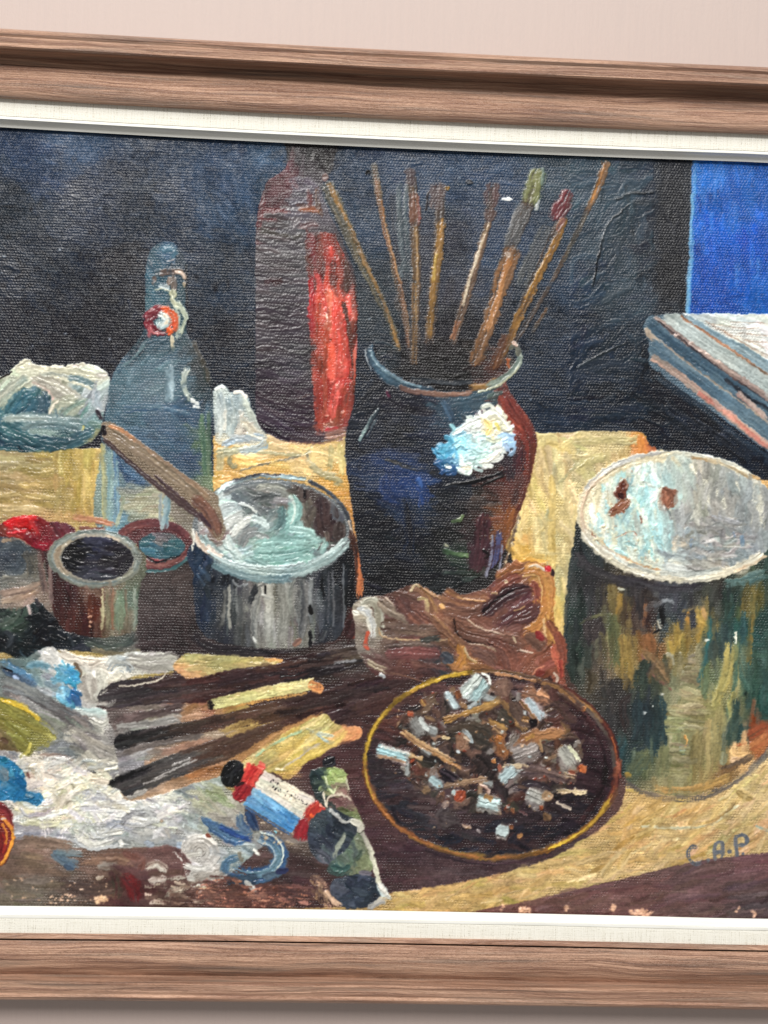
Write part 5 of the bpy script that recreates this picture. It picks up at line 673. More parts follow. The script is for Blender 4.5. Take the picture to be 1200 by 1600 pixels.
hatch(lt & M(*ell(1120, 840, 60, 35)), [(150, 148, 142), (142, 148, 150)], 40, 50, 7, 3, aj=8, h=1., curve=.6, c2j=14)
for e, w, c, c2, h in [((150, 94, 150, 268), 16, (226, 216, 184), (206, 196, 162), 1.5), ((154, 97, 30, 165), 13, (226, 220, 196), (190, 184, 166), 1.5), ((153, 97, 262, 325), 9, (190, 190, 172), (214, 212, 198), 1.2), ((152, 96, 160, 235), 6, (236, 228, 206), (206, 180, 150), 1.8), ((146, 90, 60, 130), 8, (206, 208, 196), (160, 166, 160), 1.2), ((157, 99, 200, 262), 6, (222, 224, 218), (170, 170, 166), 1.7), ((157, 99, 85, 160), 5, (230, 228, 214), (190, 184, 160), 1.6)]:
    st(ell(1060, 806, e[0], e[1], 3, 20, e[2], e[3]), w, c, c2, h=h, tp=.3, rag=.2)
st(ell(1060, 806, 140, 86, 3, 12, 100, 165), 2.5, (170, 104, 56), (206, 160, 110), h=.8, a=.8); st(ell(1060, 806, 144, 89, 3, 12, 130, 160), 2, (120, 60, 40), None, h=.6, a=.7); st(ell(1060, 806, 150, 93, 3, 12, 275, 318), 4, (160, 130, 90), (200, 190, 160), h=1.2)
st([(1170, 742), (1186, 748)], 6, (176, 140, 90), (206, 200, 180), h=1.4); st([(1145, 893), (1170, 882), (1200, 866)], 5, (222, 206, 176), (176, 130, 90), h=1.4)
for p, w, c, c2, h in [([(974, 750), (970, 765), (966, 780)], [10, 16, 16], (104, 54, 40), (130, 74, 54), 1.6), ([(972, 748), (980, 756), (976, 764)], 4, (150, 110, 90), None, 1.6), ([(950, 806), (962, 796), (976, 786), (984, 778)], [9, 16, 18, 8], (126, 72, 50), (160, 110, 80), 1.6), ([(966, 770), (972, 780)], 8, (70, 30, 26), None, 1.2), ([(958, 790), (975, 800)], 4, (190, 140, 106), (120, 70, 50), 1.6),
                       ([(1036, 760), (1040, 780), (1040, 798)], [10, 18, 8], (124, 76, 58), (156, 104, 80), 1.2), ([(1036, 762), (1048, 768), (1058, 768)], 9, (136, 90, 70), (106, 66, 52), 1.4), ([(1048, 770), (1052, 778), (1044, 792)], 12, (150, 100, 76), (120, 76, 58), 1.3), ([(1036, 788), (1038, 796)], 4, (222, 226, 220), None, 1.6), ([(1062, 760), (1062, 780)], 6, (180, 206, 200), None, 1.2),
                       ([(1000, 815), (1004, 812)], 7, (220, 190, 160), None, 1.2), ([(960, 840), (985, 830), (995, 838)], 2, (176, 130, 110), None, .8), ([(998, 806), (1002, 812), (1000, 818)], 2.5, (130, 84, 70), None, .8), ([(1080, 842), (1078, 855)], 5, (130, 150, 170), None, 1.), ([(1158, 835), (1160, 852)], 6, (112, 134, 152), None, 1.), ([(1145, 830), (1148, 840)], 4, (136, 150, 166), None, 1.), ([(1030, 862), (1060, 872), (1100, 868)], 6, (166, 186, 188), (140, 150, 156), 1.), ([(1050, 848), (1072, 850)], 6, (206, 196, 176), None, 1.1)]:
    st(p, w, c, c2, h=h, tp=.4)
speck(lt & box(920, 820, 1030, 900), (222, 214, 176), 50, (1, 2), h=.8); speck(lt & box(910, 720, 1010, 880), (190, 150, 120), 40, (.6, 1.1), h=.2)
# ---- brown cloth in the middle
CUR[0] = 31
rg = M((552, 945), (575, 932), (600, 930), (640, 914), (665, 920), (700, 932), (760, 918), (780, 896), (806, 880), (835, 878), (858, 886), (866, 910), (866, 970), (880, 1000), (882, 1050), (884, 1085), (860, 1090), (800, 1080), (700, 1060), (600, 1060), (560, 1020), (555, 985))
RG = [(580, 960, (150, 142, 126)), (570, 990, (130, 120, 108)), (610, 945, (96, 68, 60)), (640, 960, (112, 74, 64)), (700, 950, (134, 94, 74)), (740, 950, (124, 82, 68)), (800, 930, (104, 66, 60)), (820, 950, (80, 50, 52)), (850, 920, (176, 124, 70)), (855, 960, (170, 118, 66)), (860, 1000, (130, 76, 58)), (870, 1040, (132, 72, 56)),
      (780, 1000, (116, 78, 64)), (730, 1000, (124, 86, 66)), (700, 1020, (104, 72, 60)), (640, 1020, (104, 64, 60)), (610, 1000, (100, 82, 72)), (690, 1030, (54, 56, 62)), (720, 1030, (160, 110, 62)), (780, 1040, (120, 76, 62)), (840, 1040, (130, 80, 60)), (600, 1050, (92, 62, 58)), (650, 1055, (84, 58, 56))]
fill(rg, RG, h=.6); hatch(rg, RG, 200, 46, 10, lambda x, y: 12 if x < 780 else -35, aj=25, h=1., c2j=20, cj=7)
for p, w, c, c2, h in [([(560, 950), (580, 940), (592, 960), (590, 1000)], 14, (176, 176, 160), (140, 134, 116), 1.4), ([(556, 950), (572, 955), (580, 975), (580, 1000)], 12, (226, 222, 206), (176, 180, 180), 1.6), ([(590, 936), (606, 950), (640, 966), (655, 976)], 18, (166, 150, 130), (124, 108, 94), 1.2), ([(600, 932), (612, 942), (630, 952)], 3, (230, 220, 200), None, 1.6),
                       ([(550, 955), (560, 960)], 9, (232, 230, 216), None, 1.8), ([(620, 930), (640, 960), (680, 980)], 20, (104, 68, 60), (84, 58, 54), 1.1), ([(640, 955), (665, 975), (685, 982)], 18, (130, 84, 68), (100, 66, 58), 1.2), ([(592, 978), (640, 984), (690, 985)], 18, (120, 100, 86), (92, 72, 64), 1.), ([(590, 980), (600, 995), (650, 1000), (700, 1000)], 3, (216, 196, 150), (160, 130, 100), 1.3),
                       ([(600, 1020), (650, 1018), (690, 1022)], 20, (116, 70, 68), (92, 60, 58), 1.), ([(600, 1010), (650, 1005), (680, 1008)], 8, (78, 60, 56), (100, 84, 76), .8), ([(690, 1020), (706, 1036)], 18, (58, 62, 70), (80, 84, 90), .8), ([(655, 1000), (690, 996)], 9, (60, 62, 58), (84, 76, 70), .7),
                       ([(646, 914), (660, 924), (672, 940), (680, 960)], 11, (166, 126, 84), (120, 84, 64), 1.5), ([(642, 925), (648, 914), (656, 918)], 5, (226, 210, 164), None, 2.), ([(660, 918), (680, 930), (694, 936)], 6, (196, 160, 116), (130, 90, 66), 1.8), ([(650, 935), (665, 936), (668, 948)], 5, (196, 180, 124), None, 1.7), ([(686, 944), (694, 950)], 8, (214, 150, 84), (230, 190, 130), 1.8),
                       ([(690, 925), (720, 940), (770, 944)], 24, (142, 98, 72), (112, 74, 60), 1.3), ([(695, 922), (720, 934), (760, 940)], 4, (206, 156, 96), None, 1.4), ([(690, 950), (730, 958), (760, 950)], 18, (130, 92, 74), (110, 76, 64), 1.2), ([(670, 960), (700, 990), (720, 1010)], 12, (150, 110, 76), (116, 80, 62), 1.2),
                       ([(705, 970), (730, 990), (780, 1000), (820, 1010)], [14, 30, 32, 26], (124, 86, 70), (104, 72, 60), 1.4), ([(708, 965), (712, 985), (730, 1002), (770, 1008)], 3, (60, 38, 30), None, 1.), ([(728, 966), (745, 978), (790, 992)], 3, (214, 196, 170), None, 1.7), ([(760, 1000), (790, 1020), (800, 1050)], 26, (126, 78, 62), (104, 68, 58), 1.2),
                       ([(716, 1005), (722, 1025), (712, 1045)], 12, (180, 124, 60), (150, 98, 56), 1.3), ([(724, 1010), (732, 1028), (748, 1036)], 5, (226, 214, 180), (180, 150, 100), 2.), ([(730, 1006), (755, 1008), (775, 1018)], 3, (224, 206, 170), (90, 60, 50), 1.7), ([(735, 1015), (760, 1025), (775, 1040)], 16, (116, 82, 68), (96, 68, 60), 1.2),
                       ([(775, 905), (800, 890), (820, 884)], 20, (166, 116, 68), (136, 86, 58), 1.3), ([(800, 880), (812, 882)], 14, (150, 96, 60), (126, 76, 54), 1.3), ([(770, 930), (790, 910), (815, 900)], 16, (136, 80, 66), (112, 66, 58), 1.2), ([(786, 908), (793, 908)], 5, (240, 226, 190), None, 2.), ([(766, 926), (776, 928), (777, 938)], 5, (210, 186, 140), None, 1.8),
                       ([(752, 960), (790, 930), (825, 918)], 22, (84, 56, 54), (66, 44, 48), 1.3), ([(780, 975), (810, 955), (836, 940)], 18, (82, 50, 54), (104, 66, 62), 1.3), ([(800, 970), (830, 962), (842, 940)], 12, (98, 64, 60), (76, 48, 52), 1.2), ([(752, 956), (775, 936), (810, 918), (828, 916)], 3, (40, 26, 30), None, 1.), ([(802, 954), (812, 950), (820, 946)], 3, (200, 160, 110), None, 1.6),
                       ([(828, 908), (838, 920), (840, 945)], 10, (130, 70, 56), (112, 60, 52), 1.1), ([(815, 892), (840, 892), (852, 915), (853, 950), (840, 975), (815, 990)], 14, (186, 132, 70), (160, 104, 56), 1.5), ([(818, 884), (846, 886), (861, 908), (862, 950)], 9, (176, 116, 64), (206, 156, 90), 1.5), ([(815, 900), (836, 898), (845, 916), (845, 945)], 3, (230, 190, 120), None, 1.7),
                       ([(824, 884), (840, 884), (854, 892)], 4, (236, 228, 206), None, 2.), ([(852, 884), (858, 892)], 9, (206, 50, 58), (160, 40, 50), 1.8), ([(862, 890), (864, 900)], 6, (60, 40, 40), None, 1.), ([(852, 960), (856, 985), (862, 1010)], 12, (190, 140, 72), (140, 90, 56), 1.4), ([(848, 966), (852, 995)], 5, (220, 186, 130), None, 1.5), ([(855, 970), (868, 990)], 12, (110, 66, 50), (140, 84, 56), 1.2),
                       ([(820, 990), (840, 1005), (850, 1015)], 20, (118, 84, 68), (98, 70, 58), 1.2), ([(838, 985), (846, 1000)], 9, (130, 44, 44), None, 1.), ([(866, 985), (878, 1010), (880, 1040)], 14, (126, 70, 56), (150, 84, 62), 1.1), ([(862, 1010), (868, 1030), (876, 1050)], 8, (166, 72, 56), (190, 104, 78), 1.4), ([(875, 1030), (876, 1060)], 6, (170, 76, 60), (140, 60, 50), 1.4),
                       ([(812, 1014), (822, 1018), (832, 1020)], 4, (236, 220, 196), None, 2.), ([(800, 994), (806, 1004)], 4, (220, 206, 170), None, 1.8), ([(832, 1055), (838, 1046), (850, 1040)], 3, (240, 200, 160), (200, 60, 40), 1.9), ([(836, 1055), (850, 1050)], 10, (120, 50, 40), (90, 50, 44), 1.), ([(864, 1050), (870, 1060), (866, 1070)], 4, (226, 214, 196), None, 1.8), ([(858, 1055), (860, 1066)], 8, (70, 40, 34), None, 1.),
                       ([(600, 1050), (640, 1058), (670, 1070)], 3, (180, 140, 110), (100, 70, 60), 1.2), ([(572, 1032), (590, 1042), (606, 1048)], 9, (170, 156, 130), (110, 90, 76), 1.3), ([(592, 1053), (602, 1057)], 6, (206, 206, 200), (80, 96, 110), 1.5), ([(640, 1035), (680, 1040), (700, 1045)], 8, (120, 84, 76), (90, 64, 60), 1.), ([(575, 985), (570, 1005), (575, 1015)], 6, (190, 84, 60), (150, 70, 54), 1.)]:
    if not hasattr(w, '__len__') and w <= 5 and i_(c): c = tuple(int(q*.74+t*.26) for q, t in zip(c, (120, 80, 66))); w *= .8
    st(p, w, c, c2, h=h, tp=.4)
# ---- ashtray
CUR[0] = 32
ax, ay, arx, ary = 767, 1194, 200, 148
at = M(*ell(ax, ay, arx, ary, 2)); fill(at, (64, 46, 48), h=.15)
AT = [(600, 1120, (92, 58, 52)), (640, 1090, (84, 56, 52)), (700, 1070, (94, 66, 62)), (760, 1060, (98, 70, 64)), (830, 1080, (104, 76, 66)), (620, 1160, (80, 50, 48)), (590, 1190, (56, 46, 50)), (610, 1220, (52, 46, 52)), (600, 1260, (44, 44, 54)), (640, 1290, (42, 44, 54)), (700, 1320, (36, 42, 56)), (780, 1325, (38, 40, 52)),
      (850, 1300, (42, 38, 46)), (900, 1260, (42, 34, 42)), (930, 1210, (58, 38, 42)), (930, 1160, (62, 40, 44)), (900, 1130, (64, 42, 44)), (870, 1110, (84, 62, 54)), (680, 1180, (62, 56, 48)), (740, 1170, (50, 44, 42)), (760, 1220, (54, 40, 40)), (820, 1200, (44, 34, 40)), (680, 1260, (84, 68, 66)), (720, 1290, (64, 54, 56)), (830, 1250, (60, 46, 48)), (800, 1130, (74, 60, 52))]
hatch(at, AT, 560, 38, 7, lambda x, y: 3+max(-30, min(30, (x-ax)*.05)) if y < 1260 else (20 if x < 700 else -8), aj=14, h=.55, c2j=16, cj=5, dry=.15)
for a0, a1, w, c, c2, h in [(150, 262, 7, (132, 106, 42), (110, 86, 32), 1.), (110, 180, 8, (130, 94, 46), (120, 70, 40), .9), (60, 118, 8, (130, 100, 48), (104, 74, 44), .9), (20, 70, 9, (156, 126, 50), (126, 84, 38), 1.2), (-62, 22, 10, (104, 52, 40), (76, 40, 38), 1.), (-100, -58, 5, (130, 96, 60), (100, 76, 60), 1.), (-70, -30, 4, (170, 124, 70), (120, 84, 54), 1.3),
                            (150, 215, 4, (206, 170, 60), (166, 130, 50), 1.2), (225, 258, 5, (196, 160, 54), (170, 120, 60), 1.3), (15, 62, 4, (222, 184, 60), (180, 140, 50), 1.4), (-20, 20, 3, (190, 110, 60), (120, 60, 40), 1.2), (75, 160, 3, (170, 110, 60), None, 1.), (-55, 0, 5, (84, 76, 70), (110, 90, 80), .6)]:
    st(ell(ax, ay, arx-(8 if w == 5 and a0 == -55 else 3), ary-(8 if w == 5 and a0 == -55 else 3), 2, 18, a0, a1), w, c, c2, h=h, tp=.3)
st(ell(ax, ay, arx-22, ary-12, 2, 18, -55, 40), 9, (54, 34, 38), (76, 46, 46), h=.4); st(ell(ax, ay+2, arx+5, ary+5, 2, 16, 60, 130), 4, (80, 56, 62), (60, 46, 52), h=.4)
st([(908, 1104), (914, 1110)], 10, (206, 150, 90), (150, 90, 50), h=1.6); st([(964, 1190), (968, 1215)], 5, (190, 110, 90), (120, 50, 40), h=1.2)
hp = M(*ell(762, 1172, 150, 100, 8)) & at
hatch(hp, [(104, 80, 66), (70, 54, 50), (50, 42, 42), (126, 96, 72), (86, 68, 60), (64, 58, 52), (120, 112, 104), (92, 58, 48)], 360, 26, 9, 20, aj=80, h=1.3, c2j=26, cj=10, curve=.4)
# dark heap behind butts
for p, w, c, c2 in [([(700, 1150), (740, 1145), (770, 1160)], 34, (60, 56, 50), (78, 66, 56)), ([(740, 1180), (760, 1200), (745, 1220)], 36, (46, 38, 36), (60, 48, 46)), ([(650, 1180), (690, 1190)], 26, (66, 62, 52), (50, 44, 42)), ([(690, 1215), (715, 1222)], 20, (38, 30, 36), (58, 48, 52)), ([(820, 1170), (850, 1180)], 22, (46, 36, 40), (56, 44, 46)), ([(780, 1110), (800, 1130)], 22, (66, 62, 54), (90, 76, 62)),
                    ([(860, 1235), (830, 1225), (800, 1232)], 14, (52, 44, 52), (76, 64, 68)), ([(700, 1260), (690, 1280), (720, 1285)], 22, (84, 76, 76), (64, 54, 56))]: st(p, w, c, c2, h=.9)
CUR[0] = 33
def butt(a, b, w, c=(196, 202, 198), c2=(136, 132, 126), tip=None, h=1.6):
    w = w*1.22
    st([a, b], w, c2, tuple(int(q*.75) for q in c2), h=h*.9, tp=.1); st([(a[0]-1, a[1]-2), (b[0]-1, b[1]-2)], w*.64, c, tuple(int(q*.82) for q in c), h=h, tp=.15)
    if tip: st([tip, (tip[0]+3, tip[1]+3)], w*.95, (156, 74, 44), (116, 56, 40), h=h)
def stk(p, w, c=(190, 150, 84), c2=(130, 96, 60), h=1.6): st(p, w*1.25, c, c2, h=h, tp=.2, rag=.25)
stk([(840, 1062), (860, 1072), (890, 1090), (912, 1108)], 12, (112, 82, 66), (84, 62, 54), 1.2); stk([(845, 1066), (870, 1074), (900, 1098)], 4, (170, 124, 84))
stk([(790, 1060), (785, 1075), (790, 1088)], 16, (100, 74, 64), (130, 100, 84), 1.2); stk([(770, 1052), (800, 1056), (840, 1065)], 3, (180, 130, 90))
stk([(815, 1080), (850, 1090), (860, 1100)], 18, (116, 84, 66), (150, 104, 76), 1.2); stk([(838, 1080), (858, 1090)], 4, (206, 150, 110)); stk([(862, 1075), (866, 1095)], 12, (96, 62, 56), (80, 54, 50), 1.)
for k in range(26):
    a_ = rng.uniform(0, 6.28); r_ = rng.uniform(.15, .95)**.6; x = 765+145*r_*math.cos(a_); y = 1178+98*r_*math.sin(a_); t = rng.uniform(0, 3.14); l = rng.uniform(7, 14)
    if k % 3: stk([(x-l*1.6*math.cos(t), y-l*.9*math.sin(t)), (x+l*1.6*math.cos(t), y+l*.9*math.sin(t))], rng.uniform(4, 7), *[((140, 108, 76), (100, 74, 56)), ((92, 72, 62), (70, 54, 48)), ((176, 146, 104), (128, 96, 66))][k % 3 if k % 2 else 1], 1.4)
    else: butt((x-l*math.cos(t), y-l*.8*math.sin(t)), (x+l*math.cos(t), y+l*.8*math.sin(t)), rng.uniform(8, 13), (168, 174, 172), (116, 110, 104))
butt((722, 1090), (752, 1056), 20, (206, 216, 210), (150, 160, 160)); butt((738, 1096), (762, 1064), 15, (190, 222, 222), (150, 160, 158)); st([(752, 1052), (763, 1058), (766, 1070)], 4, (232, 236, 228), None, h=1.8)
butt((697, 1082), (714, 1108), 11, (196, 214, 216), (120, 116, 116)); stk([(726, 1098), (720, 1104)], 8, (130, 100, 76)); stk([(712, 1078), (718, 1090)], 8, (100, 60, 40), (130, 80, 50))
stk([(690, 1126), (715, 1118), (750, 1106), (784, 1094)], 8, (196, 154, 84), (150, 110, 62)); stk([(784, 1093), (800, 1115), (822, 1144)], 7, (166, 126, 74), (120, 90, 60)); stk([(800, 1095), (812, 1120), (830, 1135)], 12, (106, 84, 70), (84, 66, 58), 1.1)
butt((820, 1092), (850, 1126), 16, (190, 206, 212), (170, 150, 146)); stk([(812, 1092), (830, 1115), (842, 1132)], 5, (190, 150, 140)); stk([(826, 1126), (838, 1132)], 9, (30, 22, 26), (44, 34, 34), 1.); stk([(815, 1122), (826, 1124)], 6, (214, 160, 90))
butt((644, 1122), (662, 1150), 19, (150, 150, 146), (104, 98, 94)); st([(655, 1120), (668, 1142)], 8, (204, 212, 208), (150, 150, 150), h=1.7); stk([(636, 1114), (646, 1114)], 7, (190, 90, 60), (200, 170, 140))
stk([(626, 1140), (650, 1158), (680, 1175), (712, 1192)], 7, (216, 180, 130), (150, 112, 80), 1.8); stk([(674, 1176), (700, 1190), (722, 1200)], 4, (190, 140, 90)); stk([(658, 1092), (664, 1102)], 9, (176, 136, 80), (110, 70, 50))
butt((588, 1170), (640, 1186), 18, (166, 208, 214), (150, 140, 136), tip=(642, 1186)); stk([(588, 1180), (610, 1184), (634, 1192)], 4, (190, 160, 140)); st([(592, 1164), (640, 1178)], 3, (226, 230, 224), None, h=1.8)
st([(690, 1150), (703, 1154)], 6, (226, 206, 160), (170, 140, 100), h=1.7)
st([(714, 1145), (722, 1160), (716, 1172)], 20, (118, 84, 66), (146, 112, 90), h=1.2); st([(720, 1140), (732, 1148), (738, 1160)], 6, (186, 206, 212), (140, 150, 156), h=1.7); st([(724, 1150), (734, 1156)], 5, (190, 170, 150), None, h=1.4); st([(712, 1172), (718, 1176)], 4, (200, 210, 214), None, h=1.6)
stk([(760, 1124), (775, 1132), (792, 1140)], 8, (206, 160, 90), (140, 106, 66)); stk([(770, 1135), (790, 1150)], 8, (150, 116, 80), (110, 84, 64))
stk([(774, 1146), (782, 1165), (792, 1185)], 16, (150, 98, 56), (116, 76, 52), 1.4); stk([(776, 1148), (780, 1156)], 9, (196, 130, 56), (160, 100, 50)); stk([(806, 1142), (798, 1160), (790, 1170)], 11, (136, 128, 118), (104, 92, 84), 1.4); st([(768, 1186), (772, 1192)], 9, (206, 150, 80), (150, 90, 50), h=1.8)
stk([(778, 1194), (784, 1208)], 4, (150, 90, 70), None, 1.4)
butt((800, 1182), (842, 1166), 26, (156, 146, 140), (126, 114, 108), h=1.4); stk([(808, 1160), (830, 1150), (860, 1146), (885, 1142)], 13, (160, 112, 72), (120, 84, 60), 1.4); stk([(820, 1155), (834, 1148)], 6, (214, 160, 76))
stk([(784, 1197), (810, 1196), (850, 1204), (900, 1214)], 5, (206, 186, 150), (150, 126, 100), 1.8); stk([(810, 1204), (850, 1206), (890, 1220)], 12, (74, 60, 62), (104, 84, 80), 1.1)
butt((876, 1166), (894, 1200), 20, (196, 196, 186), (150, 140, 134), tip=(904, 1196), h=1.8); st([(886, 1163), (900, 1182), (905, 1190)], 6, (226, 228, 196), None, h=2.); st([(888, 1206), (898, 1208)], 8, (220, 206, 186), (130, 70, 50), h=1.8); st([(906, 1196), (914, 1206)], 12, (166, 70, 34), (200, 120, 70), h=1.6)
butt((782, 1222), (806, 1200), 20, (186, 208, 210), (140, 130, 126), h=1.7); stk([(790, 1230), (800, 1218)], 8, (120, 104, 100), (84, 70, 70), 1.2)
stk([(676, 1232), (710, 1224), (764, 1216)], 8, (166, 136, 106), (120, 96, 78), 1.4); butt((672, 1216), (690, 1230), 15, (180, 206, 208), (120, 112, 110)); st([(686, 1200), (700, 1210), (716, 1220)], 12, (40, 32, 40), (84, 72, 80), h=1.2)
st([(712, 1250), (724, 1236)], 18, (156, 72, 46), (120, 54, 40), h=1.3); st([(705, 1235), (710, 1240)], 6, (190, 210, 210), None, h=1.6); st([(700, 1250), (692, 1262)], 12, (120, 104, 98), (150, 130, 120), h=1.1)
st([(748, 1226), (760, 1230), (763, 1240)], 4, (222, 196, 180), (130, 90, 76), h=1.7); butt((744, 1252), (784, 1260), 22, (184, 206, 204), (140, 136, 130), tip=(790, 1258), h=1.7); stk([(756, 1242), (768, 1248)], 6, (196, 150, 90)); st([(798, 1262), (802, 1268)], 8, (190, 140, 90), (110, 60, 40), h=1.5)
butt((822, 1240), (852, 1252), 24, (170, 170, 164), (120, 112, 110), h=1.7); st([(846, 1246), (862, 1240)], 16, (150, 122, 92), (180, 150, 120), h=1.5); st([(842, 1260), (848, 1264)], 8, (186, 96, 54), (140, 70, 40), h=1.5); st([(850, 1270), (858, 1282)], 14, (150, 112, 66), (100, 76, 56), h=1.5)
stk([(868, 1236), (885, 1236), (918, 1238)], 7, (220, 202, 160), (170, 146, 116), 1.8); stk([(868, 1253), (892, 1264)], 4, (190, 176, 160), None, 1.5); st([(810, 1264), (824, 1274)], 3, (180, 150, 150), (90, 60, 60), h=1.3)
butt((776, 1296), (794, 1302), 20, (180, 196, 196), (130, 120, 116), h=1.5); st([(796, 1288), (800, 1294)], 9, (150, 96, 60), (110, 70, 50), h=1.5); st([(808, 1308), (816, 1304)], 10, (166, 122, 76), (120, 80, 56), h=1.5); st([(722, 1288), (736, 1294)], 6, (196, 176, 160), (150, 120, 100), h=1.5)
st([(744, 1296), (750, 1300)], 6, (130, 120, 120), None, h=1.2); st([(845, 1160), (852, 1158)], 4, (90, 60, 50), None, h=1)
speck(at & box(600, 1080, 900, 1300), (176, 140, 104), 40, (.7, 1.7), h=1.2, cj=30); speck(at & box(640, 1100, 880, 1290), (190, 206, 206), 16, (.7, 1.8), h=1.2, cj=20); speck(at & box(600, 1080, 900, 1300), (150, 60, 40), 10, (.8, 2), h=1.)
# ---- tube with red bands, white and blue label
CUR[0] = 34
wp = mask([(413, 1204), (490, 1246), (496, 1256), (470, 1280), (396, 1230)], False); fill(wp, (222, 214, 196), h=.8); hatch(wp, [(222, 214, 196), (212, 206, 190), (226, 216, 196)], 40, 50, 6, 30, aj=3, h=1., c2j=8)
bl_ = mask([(397, 1229), (470, 1279), (456, 1302), (380, 1256)], False); fill(bl_, (92, 146, 190), h=.8); hatch(bl_, [(400, 1238, (124, 160, 186)), (430, 1265, (90, 146, 190)), (440, 1288, (72, 132, 186)), (395, 1258, (84, 140, 188))], 44, 46, 6, 34, aj=3, h=1., c2j=14)
st([(380, 1259), (420, 1284), (454, 1304)], 3, (60, 90, 130), None, h=.8)
for k in range(26):
    t = rng.uniform(0, 1); x = 424+t*54+rng.normal()*2; y = 1226+t*30+rng.normal()*2
    if k > 18: x, y = 420+rng.uniform(0, 20), 1217+rng.uniform(0, 8)
    st([(x, y), (x+rng.uniform(-3, 4), y+rng.uniform(-3, 4))], 1.9, (44, 40, 46), None, h=.5)
for p, w, c, c2, h in [([(400, 1194), (390, 1212), (382, 1228)], 25, (212, 74, 62), (186, 46, 44), 1.3), ([(402, 1194), (414, 1200)], 12, (226, 120, 100), (206, 70, 60), 1.4), ([(384, 1224), (376, 1238), (370, 1250)], 24, (140, 32, 40), (164, 42, 44), 1.2), ([(368, 1226), (382, 1221)], 5, (60, 24, 28), None, .8),
                       ([(504, 1252), (490, 1268), (478, 1284)], 21, (206, 78, 60), (172, 46, 42), 1.3), ([(500, 1254), (510, 1258)], 10, (226, 140, 120), (206, 80, 70), 1.4), ([(480, 1280), (472, 1298), (468, 1314)], 21, (152, 38, 44), (124, 32, 38), 1.2), ([(484, 1272), (492, 1280)], 6, (230, 96, 50), None, 1.3)]: st(p, w, c, c2, h=h, tp=.2)
cp = M(*ell(363, 1208, 17, 22, 28)); fill(cp, (34, 35, 38), h=1.); hatch(cp, [(34, 35, 38), (48, 50, 52), (24, 26, 28)], 22, 22, 6, 110, aj=14, h=1.2, c2j=10)
CUR[0] = 35
tb = M((484, 1210), (492, 1202), (506, 1198), (530, 1200), (540, 1208), (545, 1236), (556, 1262), (566, 1286), (545, 1290), (520, 1272), (506, 1258), (492, 1244))
TBC = [(494, 1215, (48, 64, 64)), (496, 1240, (46, 58, 58)), (520, 1208, (156, 178, 106)), (532, 1214, (166, 186, 124)), (514, 1228, (150, 168, 110)), (530, 1232, (128, 104, 92)), (525, 1250, (124, 90, 84)), (545, 1252, (112, 80, 76)), (548, 1272, (118, 130, 86)), (508, 1254, (50, 60, 56))]
fill(tb, TBC, h=.7); hatch(tb, TBC, 60, 22, 6, 20, aj=14, h=1.1, c2j=14, curve=.5)
for p, w, c, c2, h in [([(504, 1192), (514, 1190), (522, 1184)], 19, (28, 30, 34), (46, 46, 52), 1.4), ([(511, 1264), (513, 1248), (530, 1240), (550, 1250)], 3, (206, 192, 170), None, 1.7), ([(508, 1212), (512, 1228), (520, 1238), (528, 1226)], 3, (206, 216, 170), None, 1.6), ([(541, 1216), (544, 1234)], 3, (206, 204, 176), None, 1.4), ([(505, 1236), (510, 1260)], 3, (222, 212, 190), None, 1.6)]: st(p, w, c, c2, h=h)
CUR[0] = 36
for poly, an, an_ in [([(483, 1288), (492, 1274), (517, 1263), (540, 1272), (564, 1284), (562, 1300), (540, 1330), (514, 1350), (492, 1340), (482, 1315)], [(500, 1284, (64, 74, 80)), (530, 1288, (42, 50, 60)), (500, 1310, (60, 68, 80)), (520, 1310, (54, 62, 74)), (512, 1336, (84, 90, 100)), (550, 1292, (70, 76, 82))], 40),
                      ([(562, 1298), (572, 1318), (583, 1350), (574, 1364), (545, 1368), (515, 1366), (512, 1354), (522, 1342), (540, 1328)], [(565, 1315, (124, 134, 108)), (575, 1345, (132, 144, 108)), (552, 1330, (84, 100, 90)), (540, 1345, (92, 108, 94)), (524, 1358, (66, 86, 82)), (560, 1358, (120, 126, 96))], 80),
                      ([(520, 1376), (545, 1368), (580, 1368), (596, 1392), (584, 1414), (545, 1420), (526, 1408), (516, 1392)], [(530, 1382, (72, 80, 92)), (560, 1388, (50, 60, 74)), (580, 1402, (42, 50, 62)), (550, 1408, (58, 66, 80))], 10)]:
    m_ = M(*poly); fill(m_, an, h=.8); hatch(m_, an, 55, 26, 7, an_, aj=16, h=1., c2j=14, curve=.5)
for p, w, c, c2, h in [([(514, 1264), (526, 1274), (536, 1283), (552, 1280)], 5, (206, 204, 190), (150, 150, 146), 1.8), ([(548, 1280), (562, 1288), (560, 1300)], 10, (190, 186, 168), (214, 210, 194), 1.5), ([(564, 1298), (576, 1322), (585, 1352), (590, 1372), (598, 1392)], 7, (206, 206, 184), (166, 160, 150), 1.6), ([(590, 1378), (600, 1394), (611, 1405)], 10, (196, 214, 216), (210, 208, 200), 1.7),
                       ([(572, 1420), (590, 1410), (602, 1402)], 10, (196, 188, 166), (150, 150, 150), 1.3), ([(540, 1300), (528, 1322), (520, 1342)], 7, (150, 156, 140), (100, 110, 100), 1.2), ([(506, 1390), (522, 1408), (536, 1416)], 8, (206, 170, 140), (140, 110, 90), 1.), ([(560, 1362), (580, 1364)], 7, (80, 76, 84), (110, 106, 116), .9), ([(518, 1352), (534, 1358), (546, 1352)], 12, (66, 100, 88), (50, 76, 76), 1.2)]: st(p, w, c, c2, h=h, rag=.2)
